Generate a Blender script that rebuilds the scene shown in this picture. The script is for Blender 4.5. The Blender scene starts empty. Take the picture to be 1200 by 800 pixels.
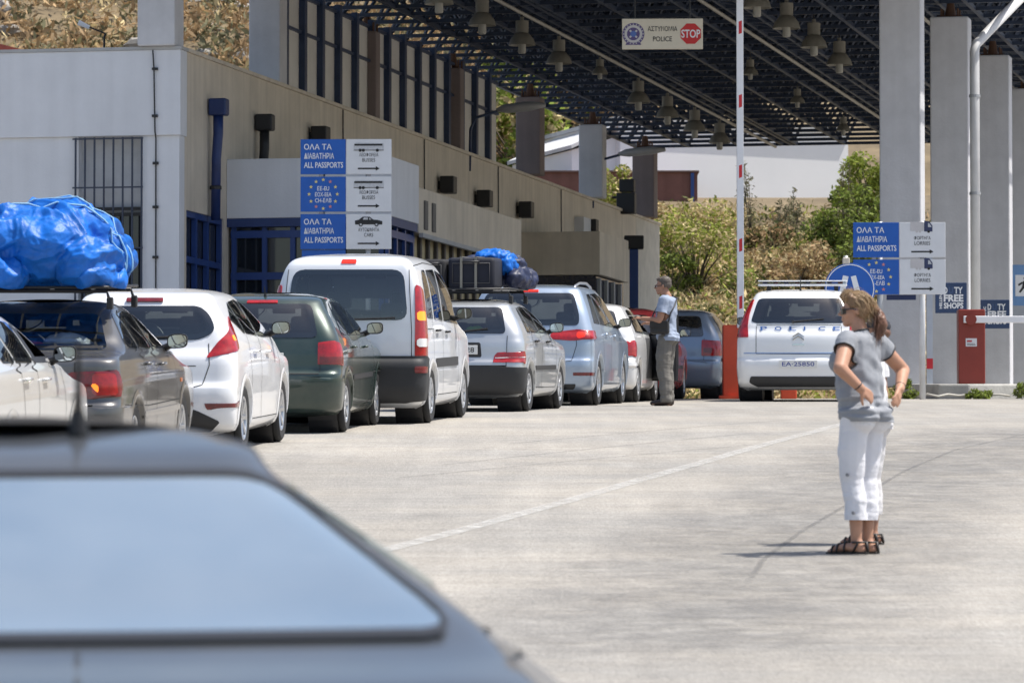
import bpy, bmesh, math, random
import numpy as np
from mathutils import Vector, Matrix, noise

random.seed(7)
RNG = np.random.default_rng(11)
C = bpy.context.scene.collection
SC = bpy.context.scene
R = math.radians

# ------------------------------------------------------------------ camera
F = 5700.0                       # focal length in photograph pixels (1200 wide)
EYE = Vector((0, 0, 1.6))
PITCH = math.atan2(640 - 400, F)
cam_d = bpy.data.cameras.new('camera')
cam = bpy.data.objects.new('camera', cam_d); C.objects.link(cam)
cam.location = EYE
cam.rotation_euler = (math.pi/2 + PITCH, 0, 0)
cam_d.sensor_width = 36.0
cam_d.lens = F/1200*36
cam_d.clip_start = 0.3; cam_d.clip_end = 2500
cam_d.dof.use_dof = True
cam_d.dof.focus_distance = 56
cam_d.dof.aperture_fstop = 8.5
SC.camera = cam

# ------------------------------------------------------------------ world, sun, exposure
SUN_EL, SUN_AZ = R(65), R(91)    # azimuth from +Y (depth) towards +X (right)
wd = bpy.data.worlds.new('World'); SC.world = wd; wd.use_nodes = True
nt = wd.node_tree; nt.nodes.clear()
sky = nt.nodes.new('ShaderNodeTexSky'); sky.sky_type = 'NISHITA'; sky.sun_disc = False
sky.sun_elevation = SUN_EL; sky.sun_rotation = SUN_AZ
sky.air_density = 1.0; sky.dust_density = 2.2; sky.ozone_density = 0.7
bg = nt.nodes.new('ShaderNodeBackground'); bg.inputs[1].default_value = 0.125
wo = nt.nodes.new('ShaderNodeOutputWorld')
nt.links.new(sky.outputs[0], bg.inputs[0]); nt.links.new(bg.outputs[0], wo.inputs[0])
sl = bpy.data.lights.new('sun', 'SUN'); sl.energy = 4.3; sl.angle = R(0.53); sl.color = (1.0, 0.955, 0.88)
sun = bpy.data.objects.new('sun', sl); C.objects.link(sun)
sdir = Vector((math.sin(SUN_AZ)*math.cos(SUN_EL), math.cos(SUN_AZ)*math.cos(SUN_EL), math.sin(SUN_EL)))
sun.rotation_euler = sdir.to_track_quat('Z', 'Y').to_euler()
sun.location = (40, 40, 90)
SC.view_settings.view_transform = 'Standard'
SC.view_settings.look = 'None'
SC.view_settings.exposure = 0.50
SC.view_settings.gamma = 1.0
SC.render.engine = 'CYCLES'
SC.cycles.max_bounces = 8; SC.cycles.transparent_max_bounces = 16
SC.cycles.use_denoising = True
SC.cycles.sample_clamp_indirect = 6.0

# ------------------------------------------------------------------ basic helpers
def pchip(xs, ys):
    xs = np.asarray(xs, float); ys = np.asarray(ys, float)
    h = np.diff(xs); d = np.diff(ys)/h
    m = np.zeros_like(ys)
    m[0], m[-1] = d[0], d[-1]
    for i in range(1, len(xs)-1):
        if d[i-1]*d[i] > 0:
            w1, w2 = 2*h[i]+h[i-1], h[i]+2*h[i-1]
            m[i] = (w1+w2)/(w1/d[i-1]+w2/d[i])
    def f(x):
        x = np.clip(np.asarray(x, float), xs[0], xs[-1])
        i = np.clip(np.searchsorted(xs, x, side='right')-1, 0, len(xs)-2)
        t = (x-xs[i])/h[i]
        return ((1+2*t)*(1-t)**2*ys[i] + t*(1-t)**2*h[i]*m[i] + t*t*(3-2*t)*ys[i+1] + t*t*(t-1)*h[i]*m[i+1])
    return f

_gz = pchip([-120, -20, 0, 9, 20, 30, 44.2, 49.6, 52.8, 59.4, 65.5, 71, 77, 90, 110, 140, 300],
            [-4.6, -0.95, 0, .45, 1.03, 1.58, 2.46, 2.765, 2.94, 3.25, 3.50, 3.71, 3.93, 4.33, 4.88, 5.5, 7])
def gz(y): return float(_gz(y))
def gslope(y): return (gz(y+.5)-gz(y-.5))

def W(px, py, d):
    """world point seen at photograph pixel (px, py) at depth Y = d"""
    cp, sp = math.cos(PITCH), math.sin(PITCH)
    x, u = px-600, 400-py
    dy, dz = F*cp-u*sp, F*sp+u*cp
    k = d/dy
    return Vector((x*k, d, EYE.z+dz*k))
def gp(px, d):
    v = W(px, 470, d)
    return Vector((v.x, d, gz(d)))

def mesh_obj(name, verts, faces, mat, parent=None, smooth=False):
    me = bpy.data.meshes.new(name)
    me.from_pydata([tuple(v) for v in verts], [], [tuple(int(i) for i in f) for f in faces])
    me.update()
    if smooth:
        me.shade_smooth()
    if mat: me.materials.append(mat)
    o = bpy.data.objects.new(name, me); C.objects.link(o)
    if parent is not None: o.parent = parent
    return o

def tag(o, label=None, cat=None, group=None, kind=None):
    if label: o['label'] = label
    if cat: o['category'] = cat
    if group: o['group'] = group
    if kind: o['kind'] = kind
    return o

def empty(name, label, cat, loc=(0, 0, 0), rz=0, group=None, mat=None):
    o = bpy.data.objects.new(name, None); C.objects.link(o)
    o.empty_display_size = .3
    if mat is not None: o.matrix_world = mat
    else:
        o.location = loc; o.rotation_euler = (0, 0, rz)
    return tag(o, label, cat, group)

def copy_tree(o, parent=None):
    c = o.copy(); C.objects.link(c)
    if parent is not None: c.parent = parent
    for ch in list(o.children): copy_tree(ch, c)
    return c

class MB:
    """collects simple shapes into one mesh"""
    def __init__(s): s.v = []; s.f = []
    def add(s, vs, fs):
        n = len(s.v); s.v += [tuple(v) for v in vs]; s.f += [tuple(i+n for i in f) for f in fs]; return s
    def box(s, x0, x1, y0, y1, z0, z1):
        vs = [(x, y, z) for z in (z0, z1) for y in (y0, y1) for x in (x0, x1)]
        return s.add(vs, [(0, 2, 3, 1), (4, 5, 7, 6), (0, 1, 5, 4), (2, 6, 7, 3), (0, 4, 6, 2), (1, 3, 7, 5)])
    def bar(s, p, q, w, h=None):
        h = h or w; p, q = Vector(p), Vector(q); d = (q-p)
        if d.length < 1e-6: return s
        d.normalize()
        a = d.cross(Vector((0, 0, 1)))
        if a.length < 1e-3: a = Vector((1, 0, 0))
        a.normalize(); b = a.cross(d)
        vs = [e+a*(i*w/2)+b*(j*h/2) for e in (p, q) for i, j in ((-1, -1), (1, -1), (1, 1), (-1, 1))]
        return s.add(vs, [(0, 1, 2, 3), (7, 6, 5, 4), (0, 4, 5, 1), (1, 5, 6, 2), (2, 6, 7, 3), (3, 7, 4, 0)])
    def tube(s, pts, r, n=8, cap=True):
        pts = [Vector(p) for p in pts]; rs = r if hasattr(r, '__len__') else [r]*len(pts)
        base = len(s.v); prev = None
        for i, p in enumerate(pts):
            d = (pts[min(i+1, len(pts)-1)]-pts[max(i-1, 0)]).normalized()
            if prev is None:
                a = d.cross(Vector((0, 0, 1)))
                if a.length < 1e-3: a = Vector((1, 0, 0))
            else:
                a = prev-d*prev.dot(d)
            a.normalize(); prev = a; b = d.cross(a)
            for k in range(n):
                t = 2*math.pi*k/n
                s.v.append(tuple(p+(a*math.cos(t)+b*math.sin(t))*rs[i]))
        for i in range(len(pts)-1):
            for k in range(n):
                k2 = (k+1) % n
                s.f.append((base+i*n+k, base+i*n+k2, base+(i+1)*n+k2, base+(i+1)*n+k))
        if cap:
            s.f.append(tuple(base+k for k in range(n))[::-1]); e = base+(len(pts)-1)*n
            s.f.append(tuple(e+k for k in range(n)))
        return s
    def lathe(s, prof, n=24, M=None):
        """profile [(r, z)] round z; M maps to place"""
        base = len(s.v); M = M or Matrix()
        for r, z in prof:
            for k in range(n):
                t = 2*math.pi*k/n
                s.v.append(tuple(M @ Vector((r*math.cos(t), r*math.sin(t), z))))
        for i in range(len(prof)-1):
            for k in range(n):
                k2 = (k+1) % n
                s.f.append((base+i*n+k, base+i*n+k2, base+(i+1)*n+k2, base+(i+1)*n+k))
        return s
    def prism(s, poly, d, y0=0.0):
        """polygon [(x,z)] extruded along y from y0 to y0+d"""
        n = len(poly); b = len(s.v)
        s.v += [(x, y0, z) for x, z in poly]+[(x, y0+d, z) for x, z in poly]
        s.f.append(tuple(b+i for i in range(n))); s.f.append(tuple(b+n+i for i in range(n))[::-1])
        for i in range(n):
            j = (i+1) % n; s.f.append((b+i, b+n+i, b+n+j, b+j))
        return s
    def xf(s, M):
        s.v = [tuple(M @ Vector(v)) for v in s.v]; return s
    def build(s, name, mat, parent=None, smooth=False, bevel=0, seg=2):
        o = mesh_obj(name, s.v, s.f, mat, parent, smooth)
        if bevel:
            m = o.modifiers.new('bevel', 'BEVEL'); m.width = bevel; m.segments = seg; m.limit_method = 'ANGLE'; m.angle_limit = R(35)
        return o

def autosmooth(o, ang=35):
    o.data.shade_smooth()
    try: o.data.set_sharp_from_angle(angle=R(ang))
    except Exception: pass
    return o

# ------------------------------------------------------------------ materials
def M_(name, col, rough=.6, metal=0., var=.12, scale=3., bump=0., bscale=40., coat=0., spec=.5, island=0., streak=0.):
    m = bpy.data.materials.new(name); m.use_nodes = True
    nt = m.node_tree; b = nt.nodes['Principled BSDF']
    b.inputs['Roughness'].default_value = rough; b.inputs['Metallic'].default_value = metal
    b.inputs['Coat Weight'].default_value = coat; b.inputs['Coat Roughness'].default_value = .03
    b.inputs['Specular IOR Level'].default_value = spec
    tc = nt.nodes.new('ShaderNodeTexCoord')
    c4 = (*col, 1)
    last = None
    if var:
        n = nt.nodes.new('ShaderNodeTexNoise'); n.inputs['Scale'].default_value = scale; n.inputs['Detail'].default_value = 6; n.inputs['Roughness'].default_value = .65
        nt.links.new(tc.outputs['Object'], n.inputs['Vector'])
        mr = nt.nodes.new('ShaderNodeMapRange'); mr.inputs['From Min'].default_value = .3; mr.inputs['From Max'].default_value = .7
        mr.inputs['To Min'].default_value = 1-var; mr.inputs['To Max'].default_value = 1+var
        nt.links.new(n.outputs['Fac'], mr.inputs['Value'])
        last = mr.outputs[0]
    if streak:
        mp = nt.nodes.new('ShaderNodeMapping'); mp.inputs['Scale'].default_value = (3.5, 3.5, .16)
        nt.links.new(tc.outputs['Object'], mp.inputs['Vector'])
        n2 = nt.nodes.new('ShaderNodeTexNoise'); n2.inputs['Scale'].default_value = 1.4; n2.inputs['Detail'].default_value = 5
        nt.links.new(mp.outputs[0], n2.inputs['Vector'])
        mr2 = nt.nodes.new('ShaderNodeMapRange'); mr2.inputs['From Min'].default_value = .35; mr2.inputs['From Max'].default_value = .68
        mr2.inputs['To Min'].default_value = 1.0; mr2.inputs['To Max'].default_value = 1-streak
        nt.links.new(n2.outputs['Fac'], mr2.inputs['Value'])
        last = _mul(nt, last, mr2.outputs[0])
    if island:
        g = nt.nodes.new('ShaderNodeNewGeometry')
        mr3 = nt.nodes.new('ShaderNodeMapRange'); mr3.inputs['To Min'].default_value = 1-island; mr3.inputs['To Max'].default_value = 1+island
        nt.links.new(g.outputs['Random Per Island'], mr3.inputs['Value'])
        last = _mul(nt, last, mr3.outputs[0])
    if last is not None:
        mx = nt.nodes.new('ShaderNodeVectorMath'); mx.operation = 'SCALE'
        mx.inputs[0].default_value = col
        nt.links.new(last, mx.inputs['Scale'])
        nt.links.new(mx.outputs[0], b.inputs['Base Color'])
    else:
        b.inputs['Base Color'].default_value = c4
    if bump:
        nb = nt.nodes.new('ShaderNodeTexNoise'); nb.inputs['Scale'].default_value = bscale; nb.inputs['Detail'].default_value = 4
        nt.links.new(tc.outputs['Object'], nb.inputs['Vector'])
        bp = nt.nodes.new('ShaderNodeBump'); bp.inputs['Strength'].default_value = bump; bp.inputs['Distance'].default_value = .02
        nt.links.new(nb.outputs['Fac'], bp.inputs['Height']); nt.links.new(bp.outputs[0], b.inputs['Normal'])
    return m
def _mul(nt, a, b):
    if a is None: return b
    m = nt.nodes.new('ShaderNodeMath'); m.operation = 'MULTIPLY'
    nt.links.new(a, m.inputs[0]); nt.links.new(b, m.inputs[1]); return m.outputs[0]

def paint(name, col, metal=.0, rough=.35, dust=.12, coat=.9):
    """car paint: clear-coated outside, dull dark trim on the inner side of the sheet, a film of road dust"""
    m = bpy.data.materials.new(name); m.use_nodes = True
    nt = m.node_tree; b = nt.nodes['Principled BSDF']; out = nt.nodes['Material Output']
    b.inputs['Metallic'].default_value = metal; b.inputs['Roughness'].default_value = rough
    b.inputs['Coat Weight'].default_value = coat; b.inputs['Coat Roughness'].default_value = .04
    tc = nt.nodes.new('ShaderNodeTexCoord'); n = nt.nodes.new('ShaderNodeTexNoise'); n.inputs['Scale'].default_value = 2.2; n.inputs['Detail'].default_value = 7
    nt.links.new(tc.outputs['Object'], n.inputs['Vector'])
    mr = nt.nodes.new('ShaderNodeMapRange'); mr.inputs['From Min'].default_value = .4; mr.inputs['From Max'].default_value = .75
    mr.inputs['To Max'].default_value = dust
    nt.links.new(n.outputs['Fac'], mr.inputs['Value'])
    mx = nt.nodes.new('ShaderNodeMix'); mx.data_type = 'RGBA'
    mx.inputs[6].default_value = (*col, 1); mx.inputs[7].default_value = (.36, .33, .28, 1)
    nt.links.new(mr.outputs[0], mx.inputs[0]); nt.links.new(mx.outputs[2], b.inputs['Base Color'])
    g = nt.nodes.new('ShaderNodeNewGeometry'); d = nt.nodes.new('ShaderNodeBsdfDiffuse'); d.inputs[0].default_value = (.05, .05, .052, 1)
    ms = nt.nodes.new('ShaderNodeMixShader')
    nt.links.new(g.outputs['Backfacing'], ms.inputs[0]); nt.links.new(b.outputs[0], ms.inputs[1]); nt.links.new(d.outputs[0], ms.inputs[2])
    nt.links.new(ms.outputs[0], out.inputs[0])
    return m

def glass(name, tint=(.45, .5, .5), refl=.06, ior=1.5, rough=.01, gcol=(1, 1, 1)):
    m = bpy.data.materials.new(name); m.use_nodes = True
    nt = m.node_tree; nt.nodes.clear()
    out = nt.nodes.new('ShaderNodeOutputMaterial'); t = nt.nodes.new('ShaderNodeBsdfTransparent'); t.inputs[0].default_value = (*tint, 1)
    gl = nt.nodes.new('ShaderNodeBsdfGlossy'); gl.inputs['Roughness'].default_value = rough; gl.inputs[0].default_value = (*gcol, 1)
    fr = nt.nodes.new('ShaderNodeFresnel'); fr.inputs[0].default_value = ior
    ad = nt.nodes.new('ShaderNodeMath'); ad.operation = 'ADD'; ad.use_clamp = True; ad.inputs[1].default_value = refl
    ms = nt.nodes.new('ShaderNodeMixShader')
    nt.links.new(fr.outputs[0], ad.inputs[0]); nt.links.new(ad.outputs[0], ms.inputs[0])
    nt.links.new(t.outputs[0], ms.inputs[1]); nt.links.new(gl.outputs[0], ms.inputs[2]); nt.links.new(ms.outputs[0], out.inputs[0])
    return m

def dusty(m, amount, scale):
    """lays a film of pale road dust over a glass material"""
    nt = m.node_tree; out = [n for n in nt.nodes if n.type == 'OUTPUT_MATERIAL'][0]; src = out.inputs[0].links[0].from_socket
    d = nt.nodes.new('ShaderNodeBsdfDiffuse'); d.inputs[0].default_value = (.62, .66, .68, 1); ms = nt.nodes.new('ShaderNodeMixShader')
    tc = nt.nodes.new('ShaderNodeTexCoord'); n = nt.nodes.new('ShaderNodeTexNoise'); n.inputs['Scale'].default_value = scale; n.inputs['Detail'].default_value = 5
    mp = nt.nodes.new('ShaderNodeMapping'); mp.inputs['Scale'].default_value = (1.0, .5, 2.2); nt.links.new(tc.outputs['Object'], mp.inputs['Vector']); nt.links.new(mp.outputs[0], n.inputs['Vector'])
    r = nt.nodes.new('ShaderNodeMapRange'); r.inputs['From Min'].default_value = .3; r.inputs['From Max'].default_value = .75; r.inputs['To Min'].default_value = amount*.35; r.inputs['To Max'].default_value = amount
    nt.links.new(n.outputs['Fac'], r.inputs['Value']); nt.links.new(r.outputs[0], ms.inputs[0]); nt.links.new(src, ms.inputs[1]); nt.links.new(d.outputs[0], ms.inputs[2]); nt.links.new(ms.outputs[0], out.inputs[0])
    return m

def glow(name, col, strength):
    m = bpy.data.materials.new(name); m.use_nodes = True
    b = m.node_tree.nodes['Principled BSDF']
    b.inputs['Base Color'].default_value = (*col, 1); b.inputs['Roughness'].default_value = .15
    b.inputs['Emission Color'].default_value = (*col, 1); b.inputs['Emission Strength'].default_value = strength
    return m

WHITE_P = M_('white_metal_paint', (.78, .79, .8), .4, var=.04)
BLACK = M_('black_plastic', (.016, .016, .018), .5, var=.1)
TRIM = M_('bumper_plastic', (.028, .029, .031), .6, var=.15)
RUBBER = M_('tyre_rubber', (.02, .02, .021), .8, var=.3, scale=8)
ALLOY = M_('wheel_alloy', (.52, .53, .55), .32, metal=.8, var=.1)
STEELC = M_('wheel_cover', (.42, .43, .45), .38, metal=.55, var=.12)
DARKIN = M_('dark_cabin_trim', (.05, .051, .054), .8, var=.2)
SEATM = M_('seat_cloth', (.085, .087, .093), .9, var=.2)
RED_L = M_('red_lens', (.34, .008, .010), .15, var=.35, scale=16, coat=.8)
RED_D = M_('dark_red_lens', (.15, .006, .010), .15, var=.35, scale=16, coat=.8)
RED_LIT = glow('lit_red_lamp', (.75, .03, .015), .30)
AMB_LIT = glow('lit_amber_lamp', (1.0, .26, .02), .75)
AMBER = M_('amber_lens', (.75, .2, .02), .15, var=0, coat=.7)
CLEARL = M_('clear_lens', (.75, .75, .75), .1, var=0, coat=.8)
GLASS = glass('tinted_car_glass', (.72, .78, .78), .08)
MIRROR = M_('mirror_glass', (.75, .78, .8), .03, metal=1, var=0)
PLATE = M_('plate_white', (.72, .72, .70), .4, var=.05)
INK = M_('black_ink', (.012, .012, .013), .5, var=0)
BLUEINK = M_('plate_blue_ink', (.05, .07, .3), .5, var=0)
CHROME = M_('chrome', (.7, .7, .7), .1, metal=1, var=0)
GAP = M_('panel_gap_rubber', (.02, .02, .02), .8, var=0)  # near-black strips laid along the panel joints

def text_mesh(s, width=None, height=None, xs=0, zs=0, y=-.004, align='l', bold=0.0, extr=.0015):
    """lettering as geometry in the x/z plane facing -y; returns (verts, faces)"""
    cu = bpy.data.curves.new('lettering', 'FONT'); cu.body = s; cu.size = 1; cu.offset = bold; cu.resolution_u = 3
    o = bpy.data.objects.new('lettering', cu); C.objects.link(o)
    bpy.context.view_layer.update()
    me = bpy.data.meshes.new_from_object(o.evaluated_get(bpy.context.evaluated_depsgraph_get()))
    vs = np.array([v.co[:] for v in me.vertices]); fs = [tuple(p.vertices) for p in me.polygons]
    bpy.data.objects.remove(o); bpy.data.curves.remove(cu); bpy.data.meshes.remove(me)
    if len(vs) == 0: return [], []
    lo, hi = vs.min(0), vs.max(0)
    sx = sz = None
    if height: sz = height/max(hi[1]-lo[1], 1e-6)
    if width: sx = width/max(hi[0]-lo[0], 1e-6)
    sx = sx or sz; sz = sz or sx
    x = (vs[:, 0]-lo[0])*sx; z = (vs[:, 1]-lo[1])*sz
    w = (hi[0]-lo[0])*sx
    if align == 'c': x -= w/2
    elif align == 'r': x -= w
    out = np.stack([x+xs, np.full(len(x), y), z+zs], 1)
    return [tuple(v) for v in out], fs
def star(cx, cz, r, y=-.004, n=5):
    vs = [(cx, y, cz)]
    for i in range(2*n):
        a = math.pi/2+i*math.pi/n; q = r if i % 2 == 0 else r*.42
        vs.append((cx+q*math.cos(a), y, cz+q*math.sin(a)))
    return vs, [(0, 1+(i+1) % (2*n), 1+i) for i in range(2*n)]
def disc(cx, cz, r, y=-.004, n=28, r0=0):
    if r0:
        vs = [(cx+q*math.cos(2*math.pi*i/n), y, cz+q*math.sin(2*math.pi*i/n)) for q in (r0, r) for i in range(n)]
        return vs, [(i, n+i, n+(i+1) % n, (i+1) % n) for i in range(n)]
    vs = [(cx+r*math.cos(2*math.pi*i/n), y, cz+r*math.sin(2*math.pi*i/n)) for i in range(n)]
    return vs, [tuple(range(n))]
# ------------------------------------------------------------------ ground
def road_material():
    m = bpy.data.materials.new('worn_concrete_asphalt'); m.use_nodes = True
    nt = m.node_tree; b = nt.nodes['Principled BSDF']; b.inputs['Roughness'].default_value = .85; b.inputs['Specular IOR Level'].default_value = .3
    L = nt.links.new
    tc = nt.nodes.new('ShaderNodeTexCoord')
    def noise_(scale, detail=5, rough=.6, mapping=None):
        n = nt.nodes.new('ShaderNodeTexNoise'); n.inputs['Scale'].default_value = scale; n.inputs['Detail'].default_value = detail; n.inputs['Roughness'].default_value = rough
        if mapping:
            mp = nt.nodes.new('ShaderNodeMapping'); mp.inputs['Scale'].default_value = mapping[0]; mp.inputs['Rotation'].default_value = mapping[1]
            L(tc.outputs['Object'], mp.inputs['Vector']); L(mp.outputs[0], n.inputs['Vector'])
        else: L(tc.outputs['Object'], n.inputs['Vector'])
        return n.outputs['Fac']
    def rng(v, a, b_, c, d):
        r = nt.nodes.new('ShaderNodeMapRange'); r.inputs['From Min'].default_value = a; r.inputs['From Max'].default_value = b_; r.inputs['To Min'].default_value = c; r.inputs['To Max'].default_value = d
        L(v, r.inputs['Value']); return r.outputs[0]
    big = rng(noise_(.22, 4, .55), .35, .65, .93, 1.06)
    mid = rng(noise_(1.7, 7, .7), .3, .7, .90, 1.08)
    fine = rng(noise_(1.0, 4, .85, ((46, 6.5, 1), (0, 0, 0))), .32, .68, .80, 1.17)
    vor = nt.nodes.new('ShaderNodeTexVoronoi'); vor.inputs['Scale'].default_value = 1.0
    vm = nt.nodes.new('ShaderNodeMapping'); vm.inputs['Scale'].default_value = (26, 4.2, 1); L(tc.outputs['Object'], vm.inputs['Vector']); L(vm.outputs[0], vor.inputs['Vector'])
    spk = rng(vor.outputs['Distance'], .0, .20, .70, 1.0)
    tr = rng(noise_(1.0, 5, .6, ((3.2, .16, 1), (0, 0, R(-9)))), .36, .60, 1.03, .92)     # long worn wheel tracks
    rip = rng(noise_(1.0, 4, .6, ((.35, 5.0, 1), (0, 0, R(8)))), .42, .62, 1.03, .94)     # cross grooves of the concrete
    v = big
    for q in (mid, fine, spk, tr, rip): v = _mul(nt, v, q)
    hue = nt.nodes.new('ShaderNodeMix'); hue.data_type = 'RGBA'; hue.inputs[6].default_value = (.345, .320, .282, 1); hue.inputs[7].default_value = (.305, .290, .265, 1)
    L(rng(noise_(.5, 4), .4, .6, 0, 1), hue.inputs[0])
    mx = nt.nodes.new('ShaderNodeVectorMath'); mx.operation = 'SCALE'; L(hue.outputs[2], mx.inputs[0]); L(v, mx.inputs['Scale']); L(mx.outputs[0], b.inputs['Base Color'])
    bp = nt.nodes.new('ShaderNodeBump'); bp.inputs['Strength'].default_value = .5; bp.inputs['Distance'].default_value = .012; L(fine, bp.inputs['Height']); L(bp.outputs[0], b.inputs['Normal'])
    return m
ROADM = road_material()

def hill_h(x, y):
    """height of the hillside behind the post"""
    b = 4.95 if y < 124 else 0
    t = max(0, y-123)
    h = gz(123)-.25 + .205*min(t, 42) + .05*max(0, min(t-42, 12)) + .34*max(0, t-54)
    w = max(0, -x-2)
    h += min(t, 90)/90*min(w*.16, 6)
    n = noise.noise(Vector((x*.07, y*.07, 1.3)))*1.3+noise.noise(Vector((x*.22, y*.22, 4.1)))*.5
    fade = min(1, t/12)*(0.15 if 36 < t < 56 and x > 0 else 1)
    return h+n*fade

def grid_sheet(name, xs, ys, fz, mat):
    V = [(x, y, fz(x, y)) for y in ys for x in xs]; nx = len(xs)
    Fc = [(j*nx+i, j*nx+i+1, (j+1)*nx+i+1, (j+1)*nx+i) for j in range(len(ys)-1) for i in range(nx-1)]
    return mesh_obj(name, V, Fc, mat, None, True)
road = grid_sheet('road', list(np.linspace(-70, 70, 29)), list(np.concatenate([np.linspace(-110, -8, 20), np.linspace(-6, 126, 133)])), lambda x, y: gz(y), ROADM)
tag(road, kind='structure', label='pale worn concrete and asphalt forecourt')
HILLM = M_('dry_hillside_earth', (.165, .125, .072), .95, var=.4, scale=.6, bump=.6, bscale=6)
hillo = grid_sheet('hillside', list(np.linspace(-110, 110, 111)), list(np.concatenate([np.linspace(123, 220, 80), np.linspace(224, 420, 40)])), hill_h, HILLM)
tag(hillo, kind='structure', label='dry scrub hillside')

def road_sheet(name, pts, w, mat, lift=.004, label=None, soft=False):
    """thin ribbon on the road along [(x, y)]"""
    P = []
    for a, b in zip(pts[:-1], pts[1:]):
        k = max(1, int(math.dist(a, b)/.5)); P += [(a[0]+(b[0]-a[0])*i/k, a[1]+(b[1]-a[1])*i/k) for i in range(k)]
    P.append(pts[-1]); V, Fc, A = [], [], []
    cols = (-1, -.7, -.35, 0, .35, .7, 1) if soft else (-1, 1); nc = len(cols)
    for i, p in enumerate(P):
        q0, q1 = P[max(i-1, 0)], P[min(i+1, len(P)-1)]; d = (q1[0]-q0[0], q1[1]-q0[1]); l = math.hypot(*d) or 1
        ww = w[0]+(w[1]-w[0])*i/(len(P)-1) if hasattr(w, '__len__') else w
        for s in cols:
            x, y = p[0]-d[1]/l*ww/2*s, p[1]+d[0]/l*ww/2*s; V.append((x, y, gz(y)+lift)); A.append((1-s*s)*min(1, i/4, (len(P)-1-i)/4))
    for i in range(len(P)-1):
        for j in range(nc-1): Fc.append((nc*i+j, nc*i+nc+j, nc*i+nc+j+1, nc*i+j+1))
    o = mesh_obj(name, V, Fc, mat)
    if soft:
        at = o.data.attributes.new('wear', 'FLOAT', 'POINT'); at.data.foreach_set('value', A)
    tag(o, kind='structure', label=label); return o
def on_road(px, py):
    """road point seen at photograph pixel"""
    lo, hi = 4, 120
    for _ in range(60):
        m = (lo+hi)/2; v = W(px, py, m)
        if v.z > gz(m): lo = m
        else: hi = m
    v = W(px, py, hi); return (v.x, v.y)

def worn_paint(name, col, cover=.5, scale=9, soft=False):
    m = bpy.data.materials.new(name); m.use_nodes = True
    nt = m.node_tree; b = nt.nodes['Principled BSDF']; b.inputs['Base Color'].default_value = (*col, 1); b.inputs['Roughness'].default_value = .8
    out = nt.nodes['Material Output']; t = nt.nodes.new('ShaderNodeBsdfTransparent'); ms = nt.nodes.new('ShaderNodeMixShader')
    tc = nt.nodes.new('ShaderNodeTexCoord'); n = nt.nodes.new('ShaderNodeTexNoise'); n.inputs['Scale'].default_value = scale; n.inputs['Detail'].default_value = 8; n.inputs['Roughness'].default_value = .75
    nt.links.new(tc.outputs['Object'], n.inputs['Vector'])
    r = nt.nodes.new('ShaderNodeMapRange'); r.inputs['From Min'].default_value = .5-.16; r.inputs['From Max'].default_value = .5+.16; r.inputs['To Max'].default_value = cover*1.6
    r.clamp = True
    nt.links.new(n.outputs['Fac'], r.inputs['Value'])
    fac = r.outputs[0]
    if soft:
        at = nt.nodes.new('ShaderNodeAttribute'); at.attribute_name = 'wear'; fac = _mul(nt, fac, at.outputs['Fac'])
    nt.links.new(fac, ms.inputs[0]); nt.links.new(t.outputs[0], ms.inputs[1]); nt.links.new(b.outputs[0], ms.inputs[2]); nt.links.new(ms.outputs[0], out.inputs[0])
    return m
LINEM = worn_paint('worn_line_paint', (.56, .55, .52), .5)
road_sheet('lane_line', [on_road(430, 650), on_road(690, 580), on_road(830, 540), on_road(965, 503), on_road(1010, 492)], .14, LINEM, label='faded white lane line')
SEAMM = worn_paint('broken_tar_seam', (.11, .11, .11), .32, 5.0, True)
TARM = worn_paint('old_tar', (.10, .10, .10), .25, 14)
road_sheet('tar_seam', [on_road(1215, 506), on_road(1120, 527), on_road(1060, 552), on_road(985, 596), on_road(940, 622), on_road(895, 655), on_road(872, 690)], .05, SEAMM, .005, 'dark broken seam in the road', True)
STAINM = worn_paint('tyre_darkened_asphalt', (.17, .165, .16), .30, 3.5, True)
road_sheet('road_stain', [on_road(1230, 500), on_road(1100, 532), on_road(960, 610), on_road(850, 690), on_road(800, 760), on_road(790, 798)], (3.2, 2.6), STAINM, .0065, 'darker tyre-worn band of road', True)
for (a, b_) in (((470, 560), (900, 520)), ((520, 545), (880, 508)), ((600, 520), (930, 492))):
    road_sheet('concrete_joint', [on_road(*a), on_road((a[0]+b_[0])/2, (a[1]+b_[1])/2-1), on_road(*b_)], .05, TARM, .0055, 'thin joint in the concrete')

rg = random.Random(4)
OILM = worn_paint('oil_drip_stain', (.05, .048, .045), .45, 7.0, True)
for k in range(16):
    px_, py_ = rg.uniform(420, 1180), rg.uniform(500, 780); x_, y_ = on_road(px_, py_); w_ = rg.uniform(.10, .32); l_ = rg.uniform(.5, 1.6)
    road_sheet('oil_stain', [(x_, y_), (x_+.1*l_, y_+l_*.5), (x_+.16*l_, y_+l_)], w_, OILM, .0095+.0006*k, 'small dark oil stain on the road', True)

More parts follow.
